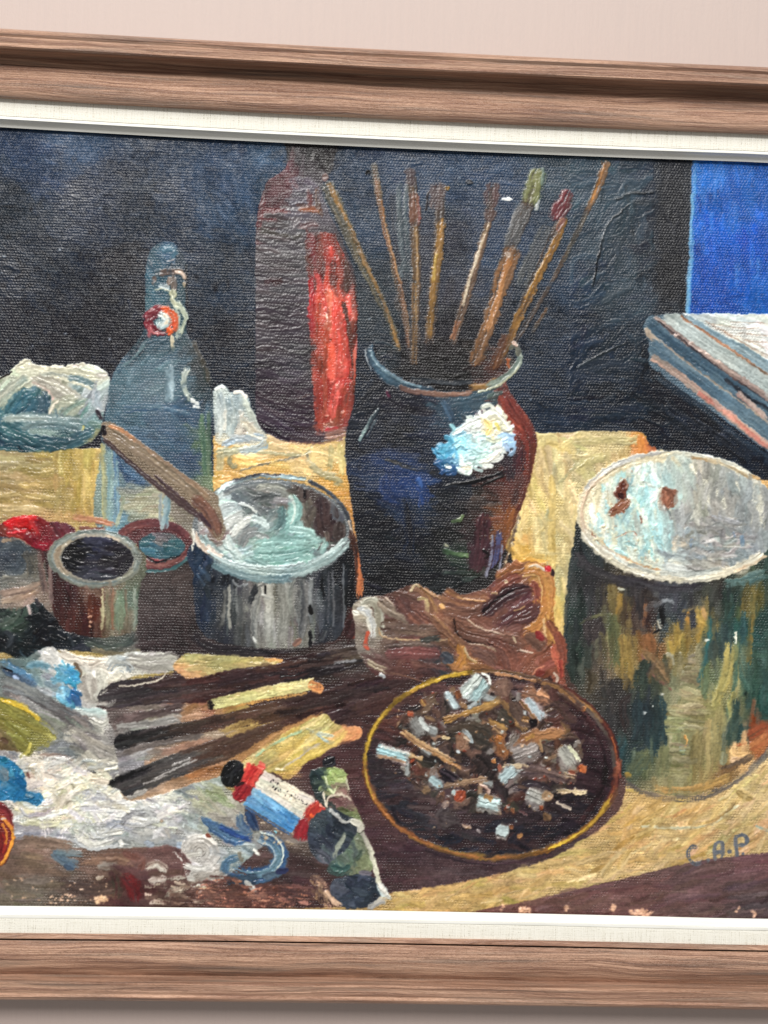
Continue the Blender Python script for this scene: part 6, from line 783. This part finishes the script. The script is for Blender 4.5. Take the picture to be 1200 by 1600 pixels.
# ---- signature
CUR[0] = 37
SG = [[(1090, 1323), (1082, 1322), (1075, 1328), (1075, 1338), (1081, 1347), (1090, 1349), (1098, 1345)], [(1103, 1343), (1108, 1345)], [(1117, 1345), (1116, 1325), (1119, 1317), (1127, 1316), (1128, 1330), (1127, 1342)], [(1116, 1332), (1127, 1330)], [(1136, 1331), (1142, 1329)], [(1148, 1307), (1149, 1322), (1151, 1338)], [(1146, 1308), (1160, 1304), (1166, 1310), (1164, 1318), (1151, 1321)], [(1158, 1332), (1162, 1335)]]
for q in SG: st(q, 6, (92, 98, 108), (112, 114, 118), h=.5, tp=.12, dry=.05, rag=.12)
# ---- a last pass of small dabs that follow the brushwork and tie neighbouring strokes together
IDK = ID.copy(); KEEP = {11, 12, 13, 14, 15, 16, 17, 18, 33, 34, 35, 36, 28, 24, 8, 19, 20, 30, 31, 10, 7, 2}
C0 = C.copy()
def retouch(n, L, w, a, hs):
    xs = rng.integers(4, PW-4, n); ys = rng.integers(12, PH-14, n)
    for x, y in zip(xs, ys):
        if IDK[y, x] == 37 or IDK[max(y-4, 0):y+5:4, max(x-4, 0):x+5:4].max() == 37: continue
        if IDK[y, x] in KEEP and rng.random() < .85: continue
        t = ANG[y, x]+rng.normal()*.16; l = rng.uniform(*L)/2; ww = rng.uniform(*w)
        ex, ey = int(x+math.cos(t)*l*.8), int(y+math.sin(t)*l*.8); fx_, fy_ = int(2*x-ex), int(2*y-ey)
        if not (0 < ex < PW and 0 < ey < PH and 0 < fx_ < PW and 0 < fy_ < PH) or IDK[ey, ex] != IDK[y, x] or IDK[fy_, fx_] != IDK[y, x] or abs(C0[ey, ex]-C0[y, x]).sum() > 150 or abs(C0[fy_, fx_]-C0[y, x]).sum() > 150: continue
        c = C0[y, x]; k = TH[y, x]; lum = c.mean()
        c1 = c*(1+rng.normal()*.05)+rng.normal()*1.5; b = rng.normal()*.12*l
        dx, dy = math.cos(t)*l, math.sin(t)*l; X_, Y_ = x+PX0, y+PY0
        st([(X_-dx, Y_-dy), (X_-math.sin(t)*b, Y_+math.cos(t)*b), (X_+dx, Y_+dy)], ww, c1, c1*(1+rng.normal()*.09), h=hs*(.25+k), a=a, br=7, soft=.6, id=0)
retouch(5000, (16, 34), (5, 9), .6, .8)
C0 = C.copy()
retouch(6000, (12, 26), (3, 5.5), .6, 1.)
ID[:] = IDK
# ---- paint never keeps a clean contour: small wandering of every edge, grain in the thick paint
yy, xx = np.mgrid[0:PH, 0:PW]
sg = boxb(ID == 37, 6); am = 1-.75*np.clip(sg*6, 0, 1)
ddx = (vnoise(PH, PW, 3.5, 3.5)*.62+vnoise(PH, PW, 13, 13)*.42)*am; ddy = (vnoise(PH, PW, 3.4, 4.)*.62+vnoise(PH, PW, 11, 15)*.42)*am
wx = np.clip(xx+ddx, 0, PW-2); wy = np.clip(yy+ddy, 0, PH-2); ix = wx.astype(int); iy = wy.astype(int); tx_ = (wx-ix)[..., None]; ty_ = (wy-iy)[..., None]
def warp(A):
    B_ = A if A.ndim == 3 else A[..., None]
    r = (B_[iy, ix]*(1-tx_)+B_[iy, ix+1]*tx_)*(1-ty_)+(B_[iy+1, ix]*(1-tx_)+B_[iy+1, ix+1]*tx_)*ty_
    return (r if A.ndim == 3 else r[..., 0]).astype(np.float32)
C, T, TH = warp(C), warp(T), warp(TH); ID = ID[iy, ix]
T += np.clip(TH, 0, 1)*(vnoise(PH, PW, 2.6, 3.2)*.16+vnoise(PH, PW, 6, 7)*.14)
# ---- overall wash of small variation
nz = vnoise(PH, PW, 26, 26)*2.2+vnoise(PH, PW, 3, 3)*2.6
C *= 1+nz[..., None]*.018
C += (vnoise(PH, PW, 40, 40)[..., None]*np.array([1.2, .3, -1.2]))*(.3+C.mean(2, keepdims=True)/200)
g_ = C.mean(2, keepdims=True); C[:] = np.clip(g_+(C-g_)*.93, 4, 250)
# ---- the painted things, each its own piece of the sheet
NAMES = {1: ('painted_blue_panel', 'bright blue painted panel in the upper right corner'), 2: ('painted_board_stack', 'stack of grey-blue boards painted at the right edge'),
 3: ('painted_wine_bottle', 'tall dark bottle with a red label, painted'), 4: ('painted_glass_bottle', 'clear flip-top bottle with a red and white seal, painted'),
 5: ('painted_white_cloth', 'crumpled cream and teal cloth painted at the left edge'), 6: ('painted_white_cloth', 'small white cloth painted between the two bottles'),
 7: ('painted_saucepan', 'grey pot of mint white paint, painted'), 8: ('painted_wooden_spatula', 'wooden handle leaning in the grey pot, painted'),
 9: ('painted_tin', 'small brown and green open tin, painted'), 10: ('painted_jar', 'dark glazed jar with a white highlight holding brushes, painted'),
 11: ('painted_paintbrush', 'leftmost leaning green-brown brush, painted'), 12: ('painted_paintbrush', 'very thin brush second from the left, painted'), 13: ('painted_paintbrush', 'upright brush with grey side and brown tip, painted'),
 14: ('painted_paintbrush', 'brush with round mauve head and ochre handle, painted'), 15: ('painted_paintbrush', 'brush with round reddish head and pale handle, painted'), 16: ('painted_paintbrush', 'thick brush with green bristles, painted'),
 17: ('painted_paintbrush', 'brush with red bristles and ochre handle, painted'), 18: ('painted_paintbrush', 'thin rightmost brush fading out, painted'),
 19: ('painted_dish', 'small dish of teal with a red rim, painted'), 20: ('painted_brush_handles', 'dark brown sticks fanned over the table, painted'), 21: ('painted_rag', 'white and grey smeared paint rag, painted'),
 22: ('painted_paint_can', 'big mottled green and ochre can with creamy white lid, painted'), 23: ('painted_table_edge', 'brown wedge along the lower right edge, painted'), 24: ('painted_red_heap', 'red heap behind the small tin, painted'),
 25: ('painted_dark_lump', 'blue-black lump beside the small tin, painted'), 26: ('painted_olive_leaf', 'olive yellow patch at the left edge, painted'), 27: ('painted_blue_patch', 'bright blue patch at the left edge, painted'),
 28: ('painted_red_curl', 'red and yellow curl at the lower left edge, painted'), 29: ('painted_grey_mark', 'small grey-blue mark on the brown ground, painted'), 30: ('painted_blue_squeeze', 'curling squeeze of blue paint, painted'),
 31: ('painted_brown_cloth', 'twisted brown cloth below the jar, painted'), 32: ('painted_ashtray', 'round dark ashtray with yellow rim, painted'), 33: ('painted_cigarette_ends', 'white cigarette ends and matches in the ashtray, painted'),
 34: ('painted_paint_tube', 'paint tube with red bands, white and blue label, painted'), 35: ('painted_paint_tube', 'green and brown paint tube with black cap, painted'), 36: ('painted_paint_tube', 'dark blue and green crumpled tube, painted'),
 37: ('signature', 'blue-grey initials C.A-P.')}
def boxblur(k, r):
    for ax in (0, 1):
        p = np.pad(k, [(r+1, r) if i == ax else (0, 0) for i in (0, 1)], mode='edge'); cs = np.cumsum(p, axis=ax, dtype=np.float32)
        n = k.shape[ax]; k = (np.take(cs, range(2*r+1, 2*r+1+n), ax)-np.take(cs, range(0, n), ax))/(2*r+1)
    return k
best = np.zeros((PH, PW), np.float32); IDS = np.zeros((PH, PW), np.int16)
for k in range(38):
    mk = ID == k
    if not mk.any(): continue
    r = 1 if k == 37 else (2 if k in (12, 18, 13, 14, 15, 11, 17, 33) else 4)
    bl = boxblur(mk.astype(np.float32), r)+(.12 if k in (12, 18, 37) else 0)
    up_ = bl > best; IDS[up_] = k; best[up_] = bl[up_]
KALB, GLARE = 1.06, .013
# ================================================================== materials
def lin(c):
    c = np.asarray(c, np.float32)/255
    return np.where(c < .04045, c/12.92, ((c+.055)/1.055)**2.4)
def mat(name):
    m = D.materials.new(name); m.use_nodes = True; nt = m.node_tree; nt.nodes.clear()
    o = nt.nodes.new('ShaderNodeOutputMaterial'); b = nt.nodes.new('ShaderNodeBsdfPrincipled'); nt.links.new(b.outputs[0], o.inputs[0])
    return m, nt, b
def N(nt, t, **k):
    n = nt.nodes.new('ShaderNode'+t)
    for a, v in k.items():
        if a[0] == 'i' and a[1:].isdigit(): n.inputs[int(a[1:])].default_value = v
        else: setattr(n, a, v)
    return n
def MA(nt, op, a, b=None, c=None):
    n = nt.nodes.new('ShaderNodeMath'); n.operation = op
    for i, v in enumerate((a, b, c)):
        if v is None: continue
        if hasattr(v, 'is_linked') or hasattr(v, 'links'): nt.links.new(v, n.inputs[i])
        else: n.inputs[i].default_value = v
    return n.outputs[0]
def ramp(nt, fac, stops):
    r = nt.nodes.new('ShaderNodeValToRGB'); e = r.color_ramp.elements
    while len(e) < len(stops): e.new(.5)
    for k, (p, c) in enumerate(stops): e[k].position = p; e[k].color = (*lin(c), 1)
    nt.links.new(fac, r.inputs[0]); return r.outputs[0]
def noise(nt, vec, scale, detail=4, rough=.55, dist=0):
    n = N(nt, 'TexNoise'); n.inputs['Scale'].default_value = scale; n.inputs['Detail'].default_value = detail
    n.inputs['Roughness'].default_value = rough; n.inputs['Distortion'].default_value = dist
    nt.links.new(vec, n.inputs['Vector']); return n.outputs['Fac']
def scaled(nt, vec, s):
    n = N(nt, 'VectorMath', operation='MULTIPLY'); nt.links.new(vec, n.inputs[0]); n.inputs[1].default_value = s; return n.outputs[0]
def bump(nt, h, dist, strength, b, prev=None):
    n = N(nt, 'Bump'); n.inputs['Distance'].default_value = dist
    if hasattr(strength, 'links'): nt.links.new(strength, n.inputs['Strength'])
    else: n.inputs['Strength'].default_value = strength
    nt.links.new(h, n.inputs['Height'])
    if prev is not None: nt.links.new(prev, n.inputs['Normal'])
    if b is not None: nt.links.new(n.outputs[0], b.inputs['Normal'])
    return n.outputs[0]
def mixc(nt, f, a, b, mode='MIX'):
    n = N(nt, 'Mix', data_type='RGBA', blend_type=mode)
    for i, v in ((0, f), (6, a), (7, b)):
        if hasattr(v, 'links'): nt.links.new(v, n.inputs[i])
        else: n.inputs[i].default_value = v if i == 0 else (*v, 1)
    return n.outputs[2]
# wood of the frame: grey-brown stained, combed grain along each rail
def wood(name, dark, mid, light, seed):
    m, nt, b = mat(name)
    at = N(nt, 'Attribute', attribute_name='grain'); v = at.outputs['Vector']
    off = N(nt, 'VectorMath', operation='ADD'); nt.links.new(v, off.inputs[0]); off.inputs[1].default_value = (seed, 0, 0); v = off.outputs[0]
    warp = noise(nt, scaled(nt, v, (9, 40, 1)), 1, 3)
    wv = N(nt, 'CombineXYZ'); nt.links.new(MA(nt, 'MULTIPLY', warp, .0075), wv.inputs[1])
    v2n = N(nt, 'VectorMath', operation='ADD'); nt.links.new(v, v2n.inputs[0]); nt.links.new(wv.outputs[0], v2n.inputs[1]); v2 = v2n.outputs[0]
    g1 = noise(nt, scaled(nt, v2, (16, 1150, 1)), 1, 8, .74)
    g2 = noise(nt, scaled(nt, v2, (8, 300, 1)), 1, 6, .66)
    g3 = noise(nt, scaled(nt, v2, (240, 2900, 1)), 1, 3, .7)
    g = MA(nt, 'ADD', MA(nt, 'MULTIPLY', g1, .55), MA(nt, 'MULTIPLY', g2, .45))
    c = ramp(nt, g, [(.34, dark), (.47, mid), (.54, tuple((p+q)//2 for p, q in zip(mid, light))), (.66, light)])
    grey = noise(nt, scaled(nt, v2, (7, 150, 1)), 1.7, 3)
    c = mixc(nt, MA(nt, 'MULTIPLY', MA(nt, 'GREATER_THAN', grey, .5), MA(nt, 'MULTIPLY', MA(nt, 'SUBTRACT', grey, .5), 3.2)), c, tuple(lin((118, 106, 96))))
    pore = MA(nt, 'GREATER_THAN', g3, .66)
    c = mixc(nt, MA(nt, 'MULTIPLY', pore, .45), c, tuple(lin(dark)*.6))
    nt.links.new(c, b.inputs['Base Color'])
    nt.links.new(MA(nt, 'MULTIPLY_ADD', g1, .5, .12), b.inputs['Roughness'])
    n1 = bump(nt, g1, .0008, 1., None); bump(nt, g3, .00035, .8, b, n1)
    return m
WOOD = wood('weathered_wood', (84, 56, 44), (152, 115, 95), (220, 181, 154), 0.)
WOOD2 = wood('weathered_wood_grey', (100, 74, 56), (138, 108, 86), (170, 140, 114), 3.)
# linen covered slip
m, nt, b = mat('linen'); LINEN = m
v = N(nt, 'Attribute', attribute_name='grain').outputs['Vector']
t1 = noise(nt, scaled(nt, v, (2200, 60, 1)), 1, 3, .6); t2 = noise(nt, scaled(nt, v, (60, 2200, 1)), 1, 3, .6); t3 = noise(nt, v, 1500, 4)
s = MA(nt, 'ADD', MA(nt, 'MULTIPLY', t1, .5), MA(nt, 'MULTIPLY', t2, .3)); s = MA(nt, 'ADD', s, MA(nt, 'MULTIPLY', t3, .32)); s = MA(nt, 'SUBTRACT', s, .035)
c = ramp(nt, s, [(.38, (170, 164, 148)), (.45, (224, 221, 208)), (.55, (234, 232, 222))])
nt.links.new(c, b.inputs['Base Color']); b.inputs['Roughness'].default_value = .9; bump(nt, s, .0006, .8, b)
# white painted slip edge
m, nt, b = mat('white_paint'); WHITE = m
v = N(nt, 'Attribute', attribute_name='grain').outputs['Vector']
t = noise(nt, scaled(nt, v, (25, 500, 1)), 1, 4)
nt.links.new(ramp(nt, t, [(.3, (216, 216, 208)), (.6, (232, 232, 226))]), b.inputs['Base Color']); b.inputs['Roughness'].default_value = .5; bump(nt, t, .0002, .4, b)
# wall: pale pink emulsion with faint brushed drag marks
m, nt, b = mat('pink_wall_paint'); WALL = m
v = N(nt, 'TexCoord').outputs['Object']
t = noise(nt, scaled(nt, v, (330, 1, 24)), 1, 6, .7); t2 = noise(nt, v, 7, 3); t3 = noise(nt, scaled(nt, v, (700, 1, 500)), 1, 3)
c = ramp(nt, MA(nt, 'ADD', MA(nt, 'MULTIPLY', t, .6), MA(nt, 'MULTIPLY', t2, .4)), [(.3, (182, 167, 161)), (.5, (186, 170, 163)), (.7, (188, 172, 165))])
nt.links.new(c, b.inputs['Base Color']); b.inputs['Roughness'].default_value = .6
bump(nt, t3, .0003, .25, b, bump(nt, t, .0005, .35, None))
# plain pine of the stretcher
m, nt, b = mat('pine'); PINE = m
v = N(nt, 'TexCoord').outputs['Object']; t = noise(nt, scaled(nt, v, (10, 10, 200)), 1, 4)
nt.links.new(ramp(nt, t, [(.3, (170, 130, 90)), (.7, (200, 165, 120))]), b.inputs['Base Color'])
# oil paint on woven canvas: colour comes from the laid strokes, the weave shows where paint is thin
m, nt, b = mat('oil_paint'); PAINT = m
ca = N(nt, 'Attribute', attribute_name='paint'); th = N(nt, 'Attribute', attribute_name='thick').outputs['Fac']
v = N(nt, 'TexCoord').outputs['Object']
nz = noise(nt, v, 55, 2); nz2 = noise(nt, v, 420, 2); nz3 = noise(nt, v, 1250, 3)
sx = N(nt, 'SeparateXYZ'); nt.links.new(v, sx.inputs[0])
P = .00138
wob = MA(nt, 'MULTIPLY', MA(nt, 'SUBTRACT', nz, .5), 7.); wob2 = MA(nt, 'MULTIPLY', MA(nt, 'SUBTRACT', nz2, .5), 3.2)
zz = MA(nt, 'ADD', MA(nt, 'MULTIPLY', sx.outputs['Z'], 1/P), MA(nt, 'MULTIPLY', MA(nt, 'ADD', wob, wob2), .15))
xx = MA(nt, 'ADD', MA(nt, 'MULTIPLY', sx.outputs['X'], 1/(P*1.08)), MA(nt, 'MULTIPLY', MA(nt, 'SUBTRACT', wob2, wob), .16))
row = MA(nt, 'FLOOR', zz)
zc = MA(nt, 'ABSOLUTE', MA(nt, 'SINE', MA(nt, 'MULTIPLY', zz, math.pi)))
xc = MA(nt, 'ABSOLUTE', MA(nt, 'SINE', MA(nt, 'MULTIPLY', MA(nt, 'ADD', xx, MA(nt, 'MULTIPLY', row, .5)), math.pi)))
xc = MA(nt, 'MULTIPLY_ADD', xc, .82, .18)
wv = MA(nt, 'MULTIPLY', MA(nt, 'POWER', zc, .7), xc)
wv = MA(nt, 'ADD', MA(nt, 'MULTIPLY', wv, MA(nt, 'MULTIPLY_ADD', nz2, 2.0, -.35)), MA(nt, 'MULTIPLY', nz3, 1.25))
amp = MA(nt, 'MULTIPLY', MA(nt, 'MAXIMUM', MA(nt, 'SUBTRACT', 1.0, MA(nt, 'MULTIPLY', th, 1.6)), .05), MA(nt, 'MAXIMUM', MA(nt, 'MULTIPLY_ADD', noise(nt, v, 26, 3), 3.4, -.8), .15))
bump(nt, wv, .00037, amp, b)
cc = mixc(nt, MA(nt, 'MULTIPLY', MA(nt, 'SUBTRACT', 1, MA(nt, 'MINIMUM', wv, 1)), MA(nt, 'MULTIPLY', amp, .22)), ca.outputs['Color'], (.012, .012, .014))
nt.links.new(cc, b.inputs['Base Color'])
nt.links.new(MA(nt, 'MULTIPLY_ADD', nz2, .3, .17), b.inputs['Roughness']); b.inputs['Specular IOR Level'].default_value = .38
U = DIST/FPX                                     # one painting unit in metres
# ================================================================== geometry helpers
def link(name, me, m=None, parent=None):
    o = D.objects.new(name, me); COL.objects.link(o)
    if m: me.materials.append(m)
    if parent: o.parent = parent
    return o
def mesh_np(name, co, quads, smooth=True):
    me = D.meshes.new(name); n = len(co); f = len(quads)
    me.vertices.add(n); me.vertices.foreach_set('co', np.ascontiguousarray(co, np.float32).ravel())
    me.loops.add(f*4); me.loops.foreach_set('vertex_index', np.ascontiguousarray(quads, np.int32).ravel())
    me.polygons.add(f); me.polygons.foreach_set('loop_start', np.arange(f, dtype=np.int32)*4)
    me.polygons.foreach_set('use_smooth', np.full(f, smooth)); me.update(calc_edges=True)
    return me
H2 = .19
RZ = H2/U
def real(meas, z, R=RZ): return (R+meas)*(1-z*U/DIST)-R
# wall
co = np.array([(-3, round(40*U, 5), -1.6), (3, round(40*U, 5), -1.6), (3, round(40*U, 5), 1.9), (-3, round(40*U, 5), 1.9)])
wl = link('wall', mesh_np('wall', co, np.array([[0, 1, 2, 3]]), False), WALL); wl['kind'] = 'structure'
# the picture: one thing
pic = D.objects.new('framed_painting', None); COL.objects.link(pic); pic.location = (0, 0, 0)
pic['label'] = 'still life oil painting in a stained wooden frame with linen slip, on the pink wall'
pic['category'] = 'painting'
XL, XR = -175, 1375
def to_px(X, Z):
    dx, dy, dz = X-0., DIST, Z-CZ
    a = dx*fw.x+dy*fw.y; s = dx*r2.x+dy*r2.y+dz*r2.z; t = dx*u2.x+dy*u2.y+dz*u2.z
    return 600+FPX*s/a, 800-FPX*t/a
def px_x(px):
    lo, hi = -2., 2.
    for _ in range(50):
        mi = (lo+hi)/2
        if to_px(mi, 0.)[0] < px: lo = mi
        else: hi = mi
    return lo
xl, xr = px_x(XL), px_x(XR)
def sweep(name, prof_t, prof_b, side, m, parent, smooth_=True):
    # closed moulding profile swept along one side, mitred at both ends; offsets outward from the sight edge, heights towards the room
    K = len(prof_t); S = 81; co = []; gr = []
    arc = np.concatenate([[0], np.cumsum([math.hypot(prof_t[k+1][0]-prof_t[k][0], prof_t[k+1][1]-prof_t[k][1]) for k in range(K-1)])])*U
    for i in range(S):
        s = i/(S-1)
        for k in range(K):
            (ot, zt), (ob, zb) = prof_t[k], prof_b[k]
            if side in 'tb':
                o, z = (ot, zt) if side == 't' else (ob, zb)
                x0, x1 = xl-o*U, xr+o*U; x = x0+(x1-x0)*s
                bow = (4.5 if side == 't' else 3.2)*max(0, 1-(x/(600*U))**2)*U*(1-min(1, o/200.)*.6)
                sg = 1 if side == 't' else -1
                co.append((x, -z*U, sg*(H2+o*U-bow))); gr.append((x, arc[k], 0))
            else:
                o = ob+(ot-ob)*s; z = zb+(zt-zb)*s
                zz_ = -(H2+ob*U)+(2*H2+(ob+ot)*U)*s
                x = xr+o*U if side == 'r' else xl-o*U
                co.append((x, -z*U, zz_)); gr.append((zz_+7, arc[k]+.2, 0))
    q = []
    for i in range(S-1):
        for k in range(K):
            a = i*K+k; b_ = i*K+(k+1) % K; c_ = b_+K; d_ = a+K
            q.append((a, b_, c_, d_) if side in 'tl' else (a, d_, c_, b_))
    me = mesh_np(name, np.array(co), np.array(q), smooth_)
    at = me.attributes.new('grain', 'FLOAT_VECTOR', 'POINT'); at.data.foreach_set('vector', np.array(gr, np.float32).ravel())
    o = link(name, me, m, parent)
    es = o.modifiers.new('edges', 'EDGE_SPLIT'); es.split_angle = math.radians(38)
    return o
def prof(pts, back): return [(real(o, z), z) for o, z in pts]+back
wt = prof([(44.5, 17), (44.8, 22), (45.2, 24), (46, 25), (52, 30), (63, 33.5), (71, 32.5), (80, 29.5), (90, 25.5), (98, 22), (104, 20), (109, 18.3), (110, 18)], [(101.2, 18), (101.4, 32)])
wt += prof([(121.5, 46), (123, 50), (126, 52.5), (131, 51), (136, 52.3), (141, 50.8), (146, 54), (149.5, 53.5), (151.5, 50), (152.3, 42)], [(132, 20), (131, -39.8), (60, -39.8), (60, -8), (40, -8), (40, 16)])
wb_ = prof([(41.5, 17), (41.8, 20), (45, 21.5), (50, 22), (50.4, 9), (52, 9), (52.6, 24), (64, 30), (74, 33.5), (84, 34), (94, 31.5), (101, 26), (106, 20)], [(93.5, 17), (95, 28)])
wb_ += prof([(114.5, 41), (116, 44), (119, 46.5), (124, 45), (129, 46.5), (134, 44.8), (139, 47.8), (142, 47), (143.6, 44), (144.2, 38)], [(126, 20), (125, -39.8), (60, -39.8), (60, -8), (38, -8), (38, 16)])
for s_ in 'tblr': sweep('frame_rail', wt, wb_, s_, WOOD, pic)
lt_ = prof([(0, 4), (.3, 6), (7, 9), (7.4, 9.2), (12.8, 15), (13.4, 17.5), (16.5, 17.8), (17.3, 17.2)], [(10, 2)])
lb_ = prof([(0, 4), (.3, 6), (8, 9), (8.4, 9.2), (13.8, 14.5), (14.4, 16.6), (17.5, 17), (18.6, 16.8)], [(10, 2)])
nt_ = prof([(17.4, 16.2), (18.4, 17.2), (24, 17.6), (38, 17.8), (47, 17.8)], [(40, 6), (12, 6)])
nb_ = prof([(18.8, 15.6), (19.8, 16.6), (26, 16.8), (36, 16.8), (46, 16.8)], [(38, 6), (14, 6)])
for s_ in 'tblr':
    sl = sweep('linen_slip', nt_, nb_, s_, LINEN, pic)
    sweep('white_bevel', lt_, lb_, s_, WHITE, sl)
# stretcher behind the canvas
sb = []
for x0, x1, z0, z1 in ((xl-.01, xr+.01, H2-.04, H2+.008), (xl-.01, xr+.01, -H2-.008, -H2+.04), (xl-.01, xl+.03, -H2+.0405, H2-.0405), (xr-.03, xr+.01, -H2+.0405, H2-.0405)):
    c8 = [(x, y, z) for x in (x0, x1) for y in (.0012, .012) for z in (z0, z1)]
    sb.append((np.array(c8), np.array([[0, 1, 3, 2], [4, 6, 7, 5], [0, 4, 5, 1], [2, 3, 7, 6], [0, 2, 6, 4], [1, 5, 7, 3]])))
for c8, q in sb: link('stretcher_bar', mesh_np('stretcher_bar', c8, q, False), PINE, pic)
# ------------------------------------------------------------------ the canvas sheet, with every stroke in relief
def pos_axis(a, b, lo, hi, fine, coarse):
    out = [a]
    while out[-1] < b:
        x = out[-1]; out.append(x+(fine if lo <= x <= hi else coarse))
    return np.array(out)
MG = 5*U
fx0, fx1 = px_x(-25), px_x(1225)
gx = pos_axis(xl-MG, xr+MG, fx0, fx1, 1.1*U, 3.3*U); gz = np.arange(-H2-MG, H2+MG, 1.1*U)
X, Z = np.meshgrid(gx, gz)
px, py = to_px(X, Z)
fx = np.clip(px-PX0-.5, 0, PW-1.01); fy = np.clip(py-PY0-.5, 0, PH-1.01)
xi = fx.astype(int); yi = fy.astype(int); tx = (fx-xi); ty = (fy-yi)
def bil(A):
    a = A[yi, xi]; b_ = A[yi, xi+1]; c_ = A[yi+1, xi]; d_ = A[yi+1, xi+1]
    if A.ndim == 3: t_, s_ = tx[..., None], ty[..., None]
    else: t_, s_ = tx, ty
    return (a*(1-t_)+b_*t_)*(1-s_)+(c_*(1-t_)+d_*t_)*s_
TT = np.clip(T, -.5, 3.2)
RELIEF = 1.25
hgt = bil(TT)*U*RELIEF
col = lin(bil(C))*KALB; lum = col.mean(-1, keepdims=True)
col = np.clip((col-.35*GLARE*np.array([1.15, 1., .6]))*np.maximum(.3, (lum-GLARE)/np.maximum(lum, 1e-4)), .002, .9)
thk = np.clip(bil(TH), 0, 1)
gid = IDS[np.clip(np.round(fy).astype(int), 0, PH-1), np.clip(np.round(fx).astype(int), 0, PW-1)]
co = np.stack([X, -hgt, Z], -1).reshape(-1, 3)
col4 = np.concatenate([col.reshape(-1, 3), np.ones((col.size//3, 1))], 1).astype(np.float32); thk = thk.ravel().astype(np.float32)
R_, C_ = X.shape
i0 = (np.arange(R_-1)[:, None]*C_+np.arange(C_-1)[None]).ravel()
quads = np.stack([i0, i0+1, i0+1+C_, i0+C_], 1); fid = gid[:-1, :-1].ravel()
def piece(name, k, parent):
    q = quads[fid == k]
    if len(q) == 0: return None
    u, inv = np.unique(q, return_inverse=True); inv = inv.reshape(q.shape)
    me = mesh_np(name, co[u], inv)
    a = me.attributes.new('paint', 'FLOAT_COLOR', 'POINT'); a.data.foreach_set('color', col4[u].ravel())
    a = me.attributes.new('thick', 'FLOAT', 'POINT'); a.data.foreach_set('value', thk[u])
    return link(name, me, PAINT, parent)
cv = piece('canvas', 0, pic)
for k, (nm, lab) in NAMES.items():
    o = piece(nm, k, cv)
    if o: o['label'] = lab
